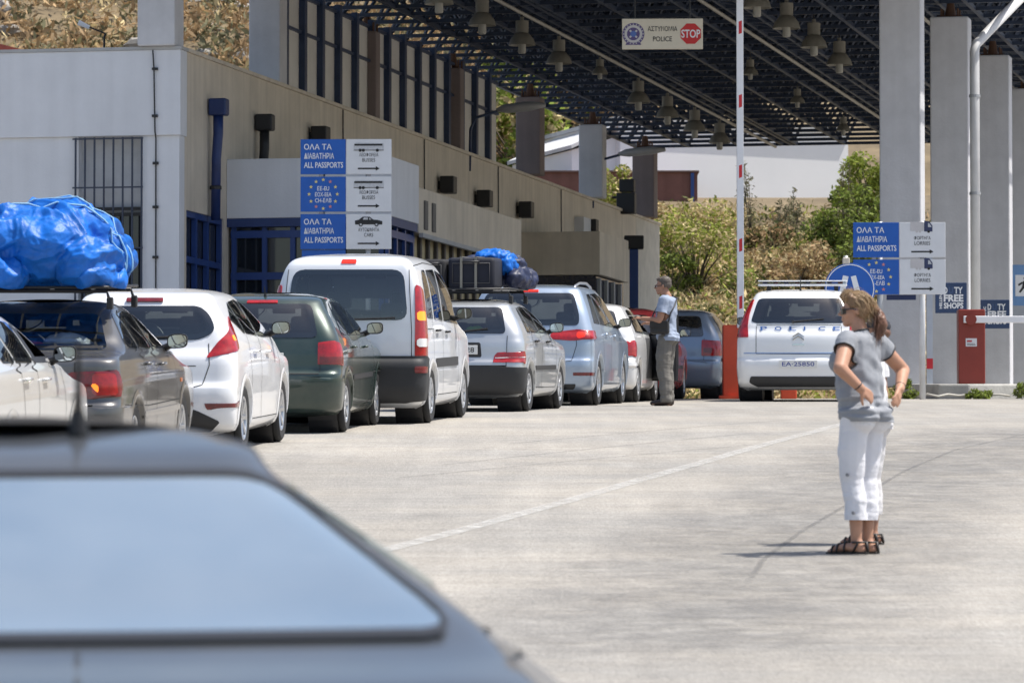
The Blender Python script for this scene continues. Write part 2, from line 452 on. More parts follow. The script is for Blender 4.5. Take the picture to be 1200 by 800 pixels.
# ------------------------------------------------------------------ the customs building; local x = to the right (b), local y = along the facade (a)
TH = math.atan(.21)
BM = Matrix.Translation((-5.3, 77.3, 0)) @ Matrix.Rotation(-TH, 4, 'Z')
def Bp(b, a, z): return BM @ Vector((b, a, z))
RENDER_W = M_('painted_render_pale', (.69, .70, .73), .85, var=.05, scale=1.0, bump=.15, bscale=30, streak=.06)
RENDER_B = M_('painted_render_beige', (.66, .585, .48), .85, var=.10, scale=1.2, bump=.15, bscale=30, streak=.15)
RENDER_G = M_('painted_render_grey', (.42, .42, .42), .85, var=.08, scale=1.4, bump=.15, bscale=30, streak=.07)
CONC = M_('weathered_concrete_paint', (.57, .57, .59), .85, var=.10, scale=1.6, bump=.25, bscale=24, streak=.07)
CONC_B = M_('brownish_concrete', (.24, .195, .185), .85, var=.10, scale=1.6, bump=.25, bscale=24, streak=.15)
NAVY = M_('navy_steel_paint', (.022, .042, .10), .45, var=.2)
BLUEF = M_('blue_frame_paint', (.015, .05, .20), .4, var=.1)
DKGLASS = M_('dark_building_glass', (.018, .022, .028), .05, var=.3, scale=.8, spec=.9)
ROOFT = 9.51
bld = empty('customs_building', 'long pale customs building with beige flank and clerestory under the canopy', 'building', mat=BM)
G0 = 3.4
fw = MB()
fw.box(-9, -1.669, 0, .3, G0, 8.14).box(-.635, 0, 0, .3, G0, 8.14).box(-1.669, -.635, 0, .3, G0, 4.9)
fw.build('front_wall', RENDER_W, bld)
MB().box(-9, .03, -.05, .34, 8.142, ROOFT).build('front_fascia', RENDER_W, bld, bevel=.01)
MB().box(-9, .05, -.07, .36, ROOFT, ROOFT+.05).build('parapet_cap', RENDER_G, bld)
# barred window
wn = MB().box(-1.669, -.635, .20, .24, 4.9, 8.14).build('window', M_('white_window_blind', (.50, .51, .53), .8, streak=.08), bld)
MB().box(-1.66, -.645, .14, .18, 4.9, 6.93).build('dark_pane', DKGLASS, wn)
fr = MB()
for z in (6.90, 6.99): fr.bar((-1.665, .12, z), (-.64, .12, z), .05)
fr.build('window_frame', BLACK, wn)
gr = MB()
for i in range(8): gr.bar((-1.70+i*.157, -.07, 4.8), (-1.70+i*.157, -.07, 8.12), .026)
for z in (5.4, 6.35, 7.32, 8.10): gr.bar((-1.75, -.07, z), (-.58, -.07, z), .024)
gr.build('window_grille', M_('dark_blue_iron', (.03, .04, .07), .5), wn)
# facade: opening near the corner, then the long flank
fa = MB()
fa.box(-.3, 0, .302, .42, G0, 8.0).box(-.3, 0, .42, 2.70, 6.98, 8.0).box(-.3, 0, 2.70, 40.3, G0, 8.0)
fa.box(-.3, 0, .302, 40.3, 8.0, ROOFT)
fa.build('flank_wall', RENDER_B, bld)
MB().box(-.30, .003, 40.3, 43.5, G0, ROOFT).build('end_wall', M_('warm_white_render', (.62, .58, .50), .85, streak=.1), bld)
MB().box(-.34, .05, .36, 43.55, ROOFT, ROOFT+.06).build('parapet_cap', RENDER_B, bld)
MB().box(-9, -.3, .36, 43.5, 9.2, 9.4).build('roof', RENDER_G, bld)
MB().box(-9, -.31, 43.1, 43.5, G0, 9.2).build('rear_wall', RENDER_G, bld)
MB().box(-2.6, -2.5, .3, 3, G0, 7.2).build('lobby_wall', M_('lobby_dark_wall', (.10, .10, .09), .9), bld)
dg = MB().box(-.16, -.12, .42, 2.70, G0, 6.98).build('lobby_glazing', DKGLASS, bld)
ff = MB()
for a in (.45, 1.15, 1.85, 2.66): ff.box(-.11, -.03, a-.04, a+.04, G0, 6.98)
for z in (6.2, 6.93): ff.box(-.115, -.035, .42, 2.70, z-.05, z+.05)
ff.build('glazing_frame', BLUEF, dg)
# first projecting box with glazed front and side
A1, A2, BW = 2.86, 4.86, 2.80
MB().box(.002, BW, A1, A2, 7.0, 7.98).build('projecting_fascia', RENDER_W, bld, bevel=.012)
MB().box(.002, BW-.02, A1+.02, A2-.02, 6.86, 7.0).build('fascia_soffit', M_('blue_soffit', (.02, .045, .15), .5), bld)
gz1 = MB().box(.05, BW-.14, A1+.16, A1+.20, G0, 6.86).box(BW-.18, BW-.14, A1+.20, A2, G0, 6.86)
g1 = gz1.build('entrance_glazing', DKGLASS, bld)
ff = MB()
for b in (.10, .62, 1.10, 1.95, 2.60): ff.box(b-.04, b+.04, A1+.10, A1+.158, G0, 6.86)
for z in (6.74, 6.05): ff.box(.05, BW-.10, A1+.095, A1+.163, z-.06, z+.06)
for a in (A1+.15, A1+.75, A1+1.35, A2-.05): ff.box(BW-.137, BW-.08, a-.04, a+.04, G0, 6.86)
for z in (6.74, 6.05): ff.box(BW-.139, BW-.075, A1+.16, A2, z-.06, z+.06)
ff.build('glazing_frame', BLUEF, g1)
cu = MB()
for k, b in enumerate((1.28, 1.45, 1.62, 1.79)): cu.box(b-.07, b+.07, A1+.225, A1+.26, G0, 6.7)
cu.build('window_curtain', M_('beige_blind', (.30, .29, .22), .9), g1)
# long projecting band above a strip of office windows
MB().box(.002, BW, A2+.002, 13.3, 6.85, 7.62).build('projecting_band', RENDER_B, bld, bevel=.012)
MB().box(BW, BW+.07, A2+.01, 13.3, 6.78, 6.85).build('band_ledge', RENDER_G, bld)
MB().box(.5, BW-.12, A2+.002, 13.2, G0, 5.7).build('office_wall', RENDER_G, bld)
so = MB().box(BW-.22, BW-.18, A2+.05, 13.2, 5.7, 6.84).build('office_windows', M_('amber_blind', (.42, .35, .20), .6, var=.25, scale=1.2), bld)  # window panes in their own yellowish colour
sm = MB()
for i in range(14): sm.box(BW-.175, BW-.12, A2+.02+i*.62, A2+.14+i*.62, 5.7, 6.84)
sm.build('window_mullions', M_('brown_frame', (.06, .05, .045), .6), so)
for a in (A2+.35, A2+.95): MB().box(BW+.002, BW+.03, a, a+.22, 6.93, 7.42).build('vent_slot', M_('grey_vent', (.14, .13, .12), .7), bld)
# second projecting box
C1, C2, CW = 26.67, 30.0, 1.72
MB().box(.002, CW, C1, C2, 7.36, 8.28).build('projecting_fascia', RENDER_B, bld, bevel=.012)
MB().box(.3, CW-.12, C1+.2, C2, 4.2, 7.36).build('kiosk_glazing', M_('blue_black_glass', (.012, .016, .04), .1, spec=.8), bld)
kf = MB()
for a in (C1+.3, C1+1.1, C1+1.9, C1+2.7): kf.box(CW-.118, CW-.05, a, a+.14, 4.2, 7.3)
kf.build('kiosk_mullions', RENDER_G, bld)
MB().box(.003, .22, 32.6, 34.0, 7.0, 9.0).build('white_pilaster', RENDER_W, bld)
# clerestory
def clerestory():
    a0, a1, z0, z1, b = 7.45, 25.4, ROOFT+.06, 11.36, -.26
    MB().box(b-.08, b, a0, a1, z0, z1).build('clerestory_panels', M_('frosted_panel', (.70, .675, .63), .5, var=.1, scale=.8, streak=.07), bld)
    n = int((a1-a0)/1.30)
    for i in range(n+1): MB().box(b, b+.11, a0+i*1.30-.09, a0+i*1.30+.09, z0, z1+.1).build('clerestory_post', NAVY, bld)
    r_ = MB()
    for z in (z0+.04, z0+1.12, z1-.03): r_.box(b+.002, b+.06, a0, a1, z-.025, z+.025)
    r_.build('clerestory_rails', NAVY, bld)
clerestory()
# lightning cable on the front wall
MB().tube([Bp(-.42, -.085, 9.5), Bp(-.40, -.085, 9.2), Bp(-.38, -.085, 8.2), Bp(-.38, -.03, 8.1), Bp(-.37, -.03, G0+.4)], .012, 6).xf(BM.inverted()).build('down_cable', BLACK, bld)
for z in (9.2, 8.45, 7.7, 7.0, 6.2): MB().box(-.43, -.34, -.10 if z > 8.14 else -.045, -.04 if z > 8.14 else 0, z-.02, z+.02).build('cable_clip', BLACK, bld)
for a in (10.8, 17.4, 24.3, 31.0):
    MB().tube([(.02, a, 9.5), (.02, a+.02, 8.6), (.02, a, 7.9)], .012, 6).build('wall_cable', BLACK, bld)
# ducts and lamps on the flank: each is a thing of its own
DUCT = M_('blue_duct_paint', (.012, .03, .12), .45, var=.2)
def duct(px_top, a, label, zlo, big):
    r_ = empty('wall_duct', label, 'duct', mat=BM @ Matrix.Translation((0, a, 0)), group='blue ducts on the flank wall')
    h = MB().box(.02, .32, -.12, .12, 8.60, 8.88); h.build('cowl', DUCT if big else BLACK, r_, bevel=.03)
    MB().tube([(.16, 0, 8.6), (.16, 0, 8.3), (.13, .0, 7.9), (.12, 0, zlo)], [.085, .085, .08, .08], 10).build('pipe', DUCT if big else BLACK, r_, True)
    MB().lathe([(.10, 0), (.10, .05), (.085, .06)], 12, Matrix.Translation((.12, 0, 7.4))).build('pipe_collar', BLACK, r_)
duct(265, 1.75, 'tall blue duct with square cowl nearest the building corner', 6.9, True)
duct(323, 4.7, 'short dark duct with square cowl above the glazed entrance box', 7.9, False)
def wall_box(px, py, label, cable=True, w=.34, h=.34):
    # find where the flank is seen at that pixel
    lo, hi = 78, 119
    for _ in range(50):
        m = (lo+hi)/2; v = BM.inverted() @ W(px, py, m)
        if v.x < 0: hi = m
        else: lo = m
    # the ray crosses the facade from the right as depth grows
    v = BM.inverted() @ W(px, py, lo)
    r_ = empty('wall_speaker', label, 'speaker', mat=BM @ Matrix.Translation((0, v.y, v.z)), group='black boxes along the flank wall')
    MB().box(.06, .34, -w/2, w/2, -h/2, h/2).build('casing', BLACK, r_, bevel=.02)
    MB().box(.0, .06, -.06, .06, -.08, .08).build('wall_bracket', BLACK, r_)
wall_box(363, 160, 'black box high on the flank above the bus signs')
wall_box(514, 217, 'black box on beige flank, first right of the bus signs')
wall_box(557, 233, 'black box in the middle of the beige flank row')
wall_box(606, 246, 'black box on beige flank just before the brown column')
wall_box(683, 266, 'black box at the white pilaster over the grey projecting kiosk')

# ------------------------------------------------------------------ columns
def column(b, a, z0, z1, w, d, mat, label, group, lit=None, pins=True):
    r_ = empty('concrete_column', label, 'column', mat=BM @ Matrix.Translation((b, a, z0)), group=group)
    MB().box(-w/2, w/2, -d/2, d/2, 0, z1-z0).build('shaft', mat, r_, bevel=.025)
    if pins:
        p = MB().box(-w*.32, w*.32, -d*.32, d*.32, z1-z0, z1-z0+.03)
        for x in (-.15, .15):
            for y in (-.15, .15): p.tube([(x, y, z1-z0), (x, y, z1-z0+.16)], .02, 6)
        p.tube([(0, 0, z1-z0+.02), (0, 0, 11.55-z0)], [.11, .06], 10)
        p.build('bearing', M_('rusty_bearing', (.10, .05, .03), .8), r_)
gl_ = 'stub columns standing on the flat roof carrying the canopy'
lab = ['grey stub column on the roof corner over the barred window', 'grey stub column at the near end of the clerestory', 'brown pier between first and second clerestory bays', 'brown pier between second and third clerestory bays',
       'brownish stub column just past the clerestory end', 'grey stub column above the white pilaster', 'brownish stub column on the sunlit far end of the building']
for i, a in enumerate((.12, 6.75, 14.0, 21.2, 27.8, 34.8, 41.4)):
    mt = (CONC, CONC, CONC_B, CONC_B, CONC_B, CONC, CONC_B)[i]
    column((-.35, -.32, -.30, -.26, -.02, .0, .02)[i], a, ROOFT+.062 if i else ROOFT+.055, 11.25, (.62, .56, .42, .40, .54, .56, .54)[i], (.55, .5, .34, .34, .5, .5, .5)[i], mt, lab[i], gl_)
gr_ = 'tall white columns on the right kerb island'
labs = ['broad pale column directly behind the lorries signs', 'pale column with DUTY FREE panel and a downpipe on its right', 'pale column behind the raised arm of the red barrier', 'last pale column at the picture edge with running figure sign']
ISL = .24
for i, a in enumerate((6.85, 13.9, 21.0, 28.1)):
    p = Bp(10.7, a, 0)
    column(10.7, a, gz(p.y)+(ISL-.05), 11.25, .70, .55, CONC, labs[i], gr_)

# ------------------------------------------------------------------ canopy: space frame under a sheet roof
canopy = empty('canopy', 'huge space-frame canopy of navy bars under a grey sheet roof', 'canopy', mat=BM)
Ca0, Ca1, Cb0, Cb1, ZB, ZT = -1.5, 44.5, -.75, 12.3, 11.55, 12.62
FRM = M_('navy_space_frame', (.018, .030, .060), .5, var=.25)
sf = MB(); na, nb_ = 36, 10
da, db = (Ca1-Ca0)/na, (Cb1-Cb0)/nb_
bot = lambda i, j: Vector((Cb0+j*db, Ca0+i*da, ZB)); top = lambda i, j: Vector((Cb0+(j+.5)*db, Ca0+(i+.5)*da, ZT))
for i in range(na+1):
    for j in range(nb_+1):
        if j < nb_: sf.bar(bot(i, j), bot(i, j+1), .07)
        if i < na: sf.bar(bot(i, j), bot(i+1, j), .075)
        if i < na and j < nb_:
            t = top(i, j)
            for q in (bot(i, j), bot(i+1, j), bot(i, j+1), bot(i+1, j+1)): sf.bar(t, q, .05)
            if j < nb_-1: sf.bar(t, top(i, j+1), .07)
            if i < na-1: sf.bar(t, top(i+1, j), .07)
sf.build('space_frame', FRM, canopy)
# purlins across and deep girders along
pu = MB()
for i in range(na+1): pu.bar((Cb0-.2, Ca0+i*da, ZT+.10), (Cb1+.2, Ca0+i*da, ZT+.10), .09, .12)
pu.build('purlins', FRM, canopy)
gd = MB()
for b in (3.1, 6.7, 10.3):
    for s in (-.18, .18): gd.bar((b+s, Ca0, ZB+.02), (b+s, Ca1, ZB+.02), .06, .10)
    gd.bar((b, Ca0, ZB+.50), (b, Ca1, ZB+.50), .10, .14)
    for i in range(na*2):
        a = Ca0+i*da/2
        for s in (-.18, .18): gd.bar((b+s, a, ZB), (b, a+da/2, ZB+.5), .04); gd.bar((b+s, a+da/2, ZB), (b, a, ZB+.5), .04)
        gd.bar((b-.18, a, ZB+.02), (b+.18, a+da/2, ZB+.02), .035)
gd.build('girders', FRM, canopy)
MB().box(Cb0-.3, Cb1+.3, Ca0-.3, Ca1+.3, ZT+.17, ZT+.22).build('roof_sheet', M_('grey_roof_sheet', (.44, .43, .40), .8, var=.18, scale=.5), canopy)
ed = MB()
for a in (Ca0-.33, Ca1+.30): ed.box(Cb0-.3, Cb1+.3, a, a+.03, ZT+.05, ZT+.45)
for b in (Cb0-.33, Cb1+.30): ed.box(b, b+.03, Ca0-.3, Ca1+.3, ZT+.05, ZT+.45)
ed.build('fascia_gutter', NAVY, canopy)
cd = MB()
for b in (2.75, 6.35, 9.95):
    cd.tube([(b, Ca0, ZB-.06), (b, Ca1, ZB-.06)], .035, 6)
cd.build('lamp_conduit', M_('galvanised_conduit', (.34, .32, .28), .6), canopy)

# high-bay lamps hung below the frame
LAMPM = M_('aged_lamp_enamel', (.22, .205, .17), .5, var=.2)
LAMPW = M_('lamp_diffuser', (.34, .33, .29), .4)
def make_lamp(kind):
    r_ = empty('bay_lamp', None, 'lamp')
    s = (.80, .52)[kind]
    body = MB().lathe([(0, -.04), (.045, -.04), (.045, -.12), (.15, -.13), (.15, -.40), (.12, -.42), (0, -.42)], 18); body.v = [(x*s, y*s, z*s) for x, y, z in body.v]
    autosmooth(body.build('housing', LAMPM, r_))
    sh_ = MB().lathe([(.11, -.40), (.17, -.43), (.27, -.56), (.31, -.68), (.315, -.70), (.30, -.70), (.25, -.57), (.15, -.45)], 28); sh_.v = [(x*s, y*s, z*s) for x, y, z in sh_.v]
    autosmooth(sh_.build('reflector', LAMPM, r_))
    df = MB().lathe([(0, -.50), (.085, -.50), (.09, -.86), (.075, -.89), (0, -.89)], 16); df.v = [(x*s, y*s, z*s) for x, y, z in df.v]
    autosmooth(df.build('diffuser', LAMPW, r_))
    MB().tube([(0, 0, .06), (0, 0, -.05*s)], .012, 6).build('hook', BLACK, r_)
    return r_
lamps = [make_lamp(0), make_lamp(1)]; used = [False, False]
LP = [(0, 2.75, 6.6, 'bell lamp at the near left, cut by the picture top'), (0, 2.75, 10.1, 'second bell lamp of the left row, above the clerestory'), (0, 2.75, 13.6, 'third bell lamp of the left row'), (0, 2.75, 17.1, 'fourth bell lamp of the left row'),
      (0, 2.75, 25.6, 'first of four bell lamps seen against the white house'), (0, 2.75, 29.1, 'second of four bell lamps seen against the white house'), (0, 2.75, 32.6, 'third of four bell lamps seen against the white house'), (0, 2.75, 36.0, 'farthest bell lamp, lowest beside the barrier arm'),
      (0, 8.0, 4.9, 'nearest bell lamp right of the barrier arm'), (0, 8.0, 8.3, 'second bell lamp right of the barrier arm'), (0, 8.0, 11.7, 'third bell lamp right of the barrier arm'), (0, 8.0, 15.1, 'fourth bell lamp right of the barrier arm'), (0, 8.0, 18.5, 'fifth bell lamp, partly behind the broad column'),
      (1, 5.7, 22.0, 'small hanging lamp between the two bell rows, nearest'), (1, 5.7, 28.4, 'small hanging lamp between the two bell rows, middle'), (1, 5.7, 35.5, 'small hanging lamp at the canopy back edge'), (1, 2.75, 21.3, 'small narrow lamp in the gap of the left row')]
for k, b, a, lb_ in LP:
    o = lamps[k] if not used[k] else copy_tree(lamps[k]); used[k] = True
    o.location = Bp(b, a, ZB-.10); o['label'] = lb_; o['group'] = 'lamps hanging under the canopy'

# street lanterns fixed to the building columns, long flat heads
def lantern(b, a, z, ln, label):
    r_ = empty('arm_lantern', label, 'street lamp', mat=BM @ Matrix.Translation((b, a, z)), group='long grey lanterns on wall arms')
    MB().tube([(0, 0, -1.1), (.02, 0, -.25), (.12, 0, -.02), (ln*.5, 0, .12)], .03, 8).build('arm', NAVY, r_, True)
    h = MB().tube([(ln*.45, 0, .10), (ln*.6, 0, .14), (ln*1.0, 0, .22), (ln*1.25, 0, .24)], [.06, .15, .16, .07], 10); h.v = [(x, y, .17+(zz-.17)*.62) for x, y, zz in h.v]
    h.build('lantern_head', M_('lantern_grey', (.36, .36, .36), .5), r_, True)
lantern(.0, 21.6, 10.30, 1.25, 'long grey lantern on an arm at the clerestory pier')
lantern(.0, 34.8, 10.45, 1.35, 'long grey lantern on an arm between the two far stub columns')
fl_ = empty('floodlight', 'pair of black floodlights between the far stub columns', 'floodlight', mat=BM @ Matrix.Translation((.12, 38.4, 9.75)))
MB().box(-.16, .2, -.12, .12, .22, .52).build('upper_head', BLACK, fl_, bevel=.02); MB().box(-.22, .22, -.14, .14, -.30, .20).build('lower_head', BLACK, fl_, bevel=.02)
MB().tube([(-.35, 0, .1), (0, 0, .1)], .03, 8).build('arm', BLACK, fl_)

# lamp post by the end of the building
v = gp(743, 110)
lp = empty('lamp_post', 'slim dark blue post with square head by the building end', 'lamp post', loc=v)
topz = W(743, 292, 110).z-v.z
MB().box(-.10, .10, -.10, .10, 0, topz).build('post', BLUEF, lp, bevel=.015); MB().box(-.22, .22, -.22, .22, topz+.002, topz+.30).build('lamp_head', BLACK, lp, bevel=.02)

# ------------------------------------------------------------------ kerb island on the right with weeds
CURB = M_('kerb_concrete', (.40, .39, .36), .9, var=.18, scale=3, bump=.4, bscale=20)
ki = MB()
ip = [gp(1052, 80.5), gp(1072, 78.5), gp(1100, 77.6), gp(1135, 77.4), gp(1240, 78.5), Vector((16, 120, 0)), Vector((13.6, 120, 0))]
n = len(ip)
tops = [(p.x, p.y, gz(p.y)+ISL) for p in ip]; bots = [(p.x, p.y, gz(p.y)-.1) for p in ip]
ki.add(tops+bots, [tuple(range(n))]+[(i, n+i, n+(i+1) % n, (i+1) % n) for i in range(n)])
kio = ki.build('kerb_island', CURB, None, bevel=.03); tag(kio, 'pale concrete kerb island under the right columns', 'kerb', kind='structure')

# ------------------------------------------------------------------ houses on the slope
WALLW = M_('white_house_render', (.84, .84, .84), .85, var=.03, scale=.5)
wh = empty('white_house', 'big plain white house on the slope behind the canopy', 'house', loc=W(820, 240, 168))
q = lambda px, py, d=168: W(px, py, d)-W(820, 240, 168)
xl, xm, xr = q(668, 240).x, q(722, 240).x, q(1006, 240).x
zt, zt2, zl = q(722, 143).z, q(1006, 186).z, q(640, 178).z
mb = MB()
mb.prism([(xm, -3), (xr, -3), (xr, q(0, 150).z), (xm, q(0, 143).z)], 9); mb.build('main_block', WALLW, wh)
mb = MB().prism([(xl, -3), (xm-.003, -3), (xm-.003, q(0, 162).z), (xl, zl)], 7, .5); mb.build('side_wing', WALLW, wh)
MB().prism([(xl-.1, zl+.02), (xm-.004, q(0, 150).z), (xm-.004, q(0, 146).z), (xl-.1, zl+.15)], 7.6, .2).build('wing_roof', M_('pale_roof', (.62, .62, .62), .8), wh)
MB().prism([(xm-.1, q(0, 143).z+.002), (xr+.1, q(0, 150).z+.002), (xr+.1, q(0, 150).z+.14), (xm-.1, q(0, 143).z+.14)], 9.3, -.15).build('roof_edge', M_('roof_edge_grey', (.5, .5, .5), .8), wh)
w_ = MB().box(q(684, 0).x, q(692, 0).x, .44, .498, q(0, 181).z, q(0, 176).z).build('vent_window', M_('dull_vent', (.3, .28, .25), .8), wh)
wh.rotation_euler = (0, 0, R(17))
MB().box(q(948, 0).x, q(1002, 0).x, -.03, 0, q(0, 238).z, q(0, 234).z).build('base_ledge', WALLW, wh)
br = empty('outbuilding', 'brick-red outbuilding with a blue downpipe in front of white house', 'building', loc=W(720, 245, 164))
q2 = lambda px, py: W(px, py, 164)-W(720, 245, 164)
MB().box(q2(600, 0).x, q2(817, 0).x, 0, 3.6, -3, q2(0, 202).z).build('walls', M_('brick_red_render', (.185, .085, .068), .9, var=.12, streak=.15), br)
MB().box(q2(598, 0).x, q2(819, 0).x, -.08, 3.66, q2(0, 202).z+.002, q2(0, 200).z).build('roof_slab', M_('slab_brown', (.16, .10, .09), .9), br)
MB().box(q2(809, 0).x, q2(813, 0).x, -.10, -.002, -2.5, q2(0, 203).z).build('downpipe', BLUEF, br)
# red roof peeping over the parapet far left
rr_ = empty('tiled_house', 'red tiled roof just showing over the left parapet', 'house', loc=W(8, 62, 140))
MB().box(-4.0, .55, 0, 5, -5, -.02).build('walls', WALLW, rr_); MB().prism([(-4.2, .5), (-1.2, .50), (.75, 0), (.75, -.12), (-4.2, -.12)], 5.4, -.2).build('roof', M_('red_tiles', (.33, .08, .06), .8, var=.2, scale=6), rr_)
sl2 = empty('roof_lamp', 'small pale street lamp on the roof edge before the hill', 'street lamp', loc=BM @ Vector((-1.55, 1.0, 9.4)))
MB().tube([(0, 0, 0), (0, 0, .45), (.02, 0, .5)], .018, 8).tube([(.02, 0, .5), (-.28, 0, .62)], .014, 6).build('post', BLACK, sl2); MB().tube([(-.24, 0, .60), (-.42, 0, .68)], [.03, .045], 8).build('lamp_head', WHITE_P, sl2)
# ------------------------------------------------------------------ cars
NR, NC, NS, NF, NFF = 16, 11, 52, 8, 8     # points of half an outline: rear, corner, side, front corner, front

class Shell:
    """a car body as a stack of horizontal half outlines; p is the arc length from the rear centre line"""
    def __init__(s, keys, crn):
        k = np.array(keys, float); s.zmin, s.zmax = k[0, 0], k[-1, 0]
        fs = [pchip(k[:, 0], k[:, i]) for i in (1, 2, 3)]
        zs = set(np.round(np.arange(s.zmin, s.zmax, .026), 4)) | set(np.round(k[:, 0], 4))
        for a, b in zip(k[:-1], k[1:]):
            jump = max(abs(a[1]-b[1]), abs(a[2]-b[2]))
            n = int(min(14, jump/.07))
            for i in range(1, n): zs.add(round(a[0]+(b[0]-a[0])*i/n, 4))
        zs = sorted(zs); keep = [zs[0]]
        for z in zs[1:]:
            if z-keep[-1] > .0035: keep.append(z)
        s.Z = np.array(keep); s.PP = []; s.S = []
        for z in s.Z:
            yr, yf, w = (float(f(z)) for f in fs)
            L = yf-yr
            rx = min(crn[0], w*.8); ry = min(crn[1], L*.25); fx = min(crn[2], w*.8); fy = min(crn[3], L*.25); bow = crn[4]*min(1, w/.8)
            t = np.linspace(0, 1, NR, endpoint=False); x = t*(w-rx); y = yr+bow*t*t
            pts = [np.stack([x, y], 1)]
            a = np.linspace(0, math.pi/2, NC, endpoint=False); e = .86
            ca, sa = np.cos(a)**e, np.sin(a)**e
            pts.append(np.stack([w-rx+rx*sa, yr+bow+ry*(1-ca)], 1))
            y0, y1 = yr+bow+ry, yf-bow-fy
            t = np.linspace(0, 1, NS, endpoint=False)
            pts.append(np.stack([w+.018*(1-(2*t-1)**2)*min(1, w/.7), y0+(y1-y0)*t], 1))
            a = np.linspace(0, math.pi/2, NF, endpoint=False)
            pts.append(np.stack([w-fx+fx*np.cos(a), y1+fy*np.sin(a)], 1))
            t = np.linspace(1, 0, NFF); pts.append(np.stack([t*(w-fx), yf-bow*1.6*t*t], 1))
            P = np.concatenate(pts); s.PP.append(P)
            s.S.append(np.concatenate([[0], np.cumsum(np.hypot(*np.diff(P, axis=0).T))]))
        s.PP = np.array(s.PP); s.S = np.array(s.S)
    def _br(s, z):
        z = min(max(z, s.Z[0]), s.Z[-1]); i = int(np.clip(np.searchsorted(s.Z, z)-1, 0, len(s.Z)-2))
        return i, (z-s.Z[i])/(s.Z[i+1]-s.Z[i]), z
    def smax(s, z):
        i, t, z = s._br(z); return (1-t)*s.S[i, -1]+t*s.S[i+1, -1]
    def at(s, p, z, front=False):
        sg = -1 if p < 0 else 1
        i, t, z = s._br(z); r = []
        for j in (i, i+1):
            q = s.S[j, -1]-abs(p) if front else abs(p)
            r.append((np.interp(q, s.S[j], s.PP[j, :, 0]), np.interp(q, s.S[j], s.PP[j, :, 1])))
        return Vector((sg*((1-t)*r[0][0]+t*r[1][0]), (1-t)*r[0][1]+t*r[1][1], z))
    def nrm(s, p, z, front=False):
        e = .012
        a = s.at(p+e, z, front)-s.at(p-e, z, front); b = s.at(p, min(z+e, s.zmax), front)-s.at(p, max(z-e, s.zmin), front)
        n = a.cross(b)
        if front: n = -n
        return n.normalized() if n.length > 1e-9 else Vector((0, 0, 1))
    def off(s, p, z, d, front=False): return s.at(p, z, front)+s.nrm(p, z, front)*d
    def P(s, kind, v, z, front=False):
        if kind == 'p': return v
        i, t, z = s._br(z); o = []
        for j in (i, i+1):
            if kind == 'y': o.append(np.interp(v, s.PP[j, :, 1], s.S[j]))
            elif front:
                x = s.PP[j, ::-1, 0]; q = s.S[j, -1]-s.S[j, ::-1]; n = int(np.argmax(x))+1
                o.append(np.interp(abs(v), x[:n], q[:n]))
            else:
                n = int(np.argmax(s.PP[j, :, 0]))+1
                o.append(np.interp(abs(v), s.PP[j, :n, 0], s.S[j, :n]))
        return ((1-t)*o[0]+t*o[1])*(-1 if (v < 0 and kind == 'x') else 1)
    def poly(s, pts, front=False): return [(s.P(k, v, z, front), z) for k, v, z in pts]

def mirror_poly(pl): return [(-p, z) for p, z in reversed(pl)]
def round_poly(pl, r):
    out = []; n = len(pl)
    for i in range(n):
        a, b, c = (np.array(pl[(i+k) % n], float) for k in (-1, 0, 1))
        la, lc = np.linalg.norm(a-b), np.linalg.norm(c-b)
        if la < 1e-5 or lc < 1e-5: continue
        q = min(r, la*.45, lc*.45)
        A, Cc = b+(a-b)/la*q, b+(c-b)/lc*q
        for t in (0, .25, .5, .75, 1): out.append(tuple((1-t)**2*A+2*t*(1-t)*b+t*t*Cc))
    return out
def resample(pl, step):
    out = []; n = len(pl)
    for i in range(n):
        a, b = np.array(pl[i]), np.array(pl[(i+1) % n]); k = max(1, int(np.linalg.norm(b-a)/step))
        for j in range(k): out.append(tuple(a+(b-a)*j/k))
    return out
def inset(pl, d):
    pl = [np.array(p) for p in pl]; n = len(pl)
    area = sum(pl[i][0]*pl[(i+1) % n][1]-pl[(i+1) % n][0]*pl[i][1] for i in range(n)); sg = 1 if area > 0 else -1
    out = []
    for i in range(n):
        t = pl[(i+1) % n]-pl[i-1]; L = np.linalg.norm(t)
        nn = np.array([-t[1], t[0]])/max(L, 1e-9)*sg
        out.append(tuple(pl[i]+nn*d))
    return out
def inside(pl, x, y):
    x = np.asarray(x); y = np.asarray(y); r = np.zeros(x.shape, bool); n = len(pl)
    for i in range(n):
        (x0, y0), (x1, y1) = pl[i], pl[(i+1) % n]
        if y0 == y1: continue
        c = ((y0 > y) != (y1 > y)) & (x < (x1-x0)*(y-y0)/(y1-y0)+x0)
        r ^= c
    return r
def clip_y(pl, lo, hi):
    def half(pl, f, lim):
        out = []
        for i in range(len(pl)):
            a, b = pl[i], pl[(i+1) % len(pl)]; fa, fb = f(a[0]), f(b[0])
            if fa >= 0: out.append(a)
            if fa*fb < 0:
                t = fa/(fa-fb); out.append((a[0]+(b[0]-a[0])*t, a[1]+(b[1]-a[1])*t))
        return out
    return half(half(pl, lambda v: v-lo, lo), lambda v: hi-v, hi)

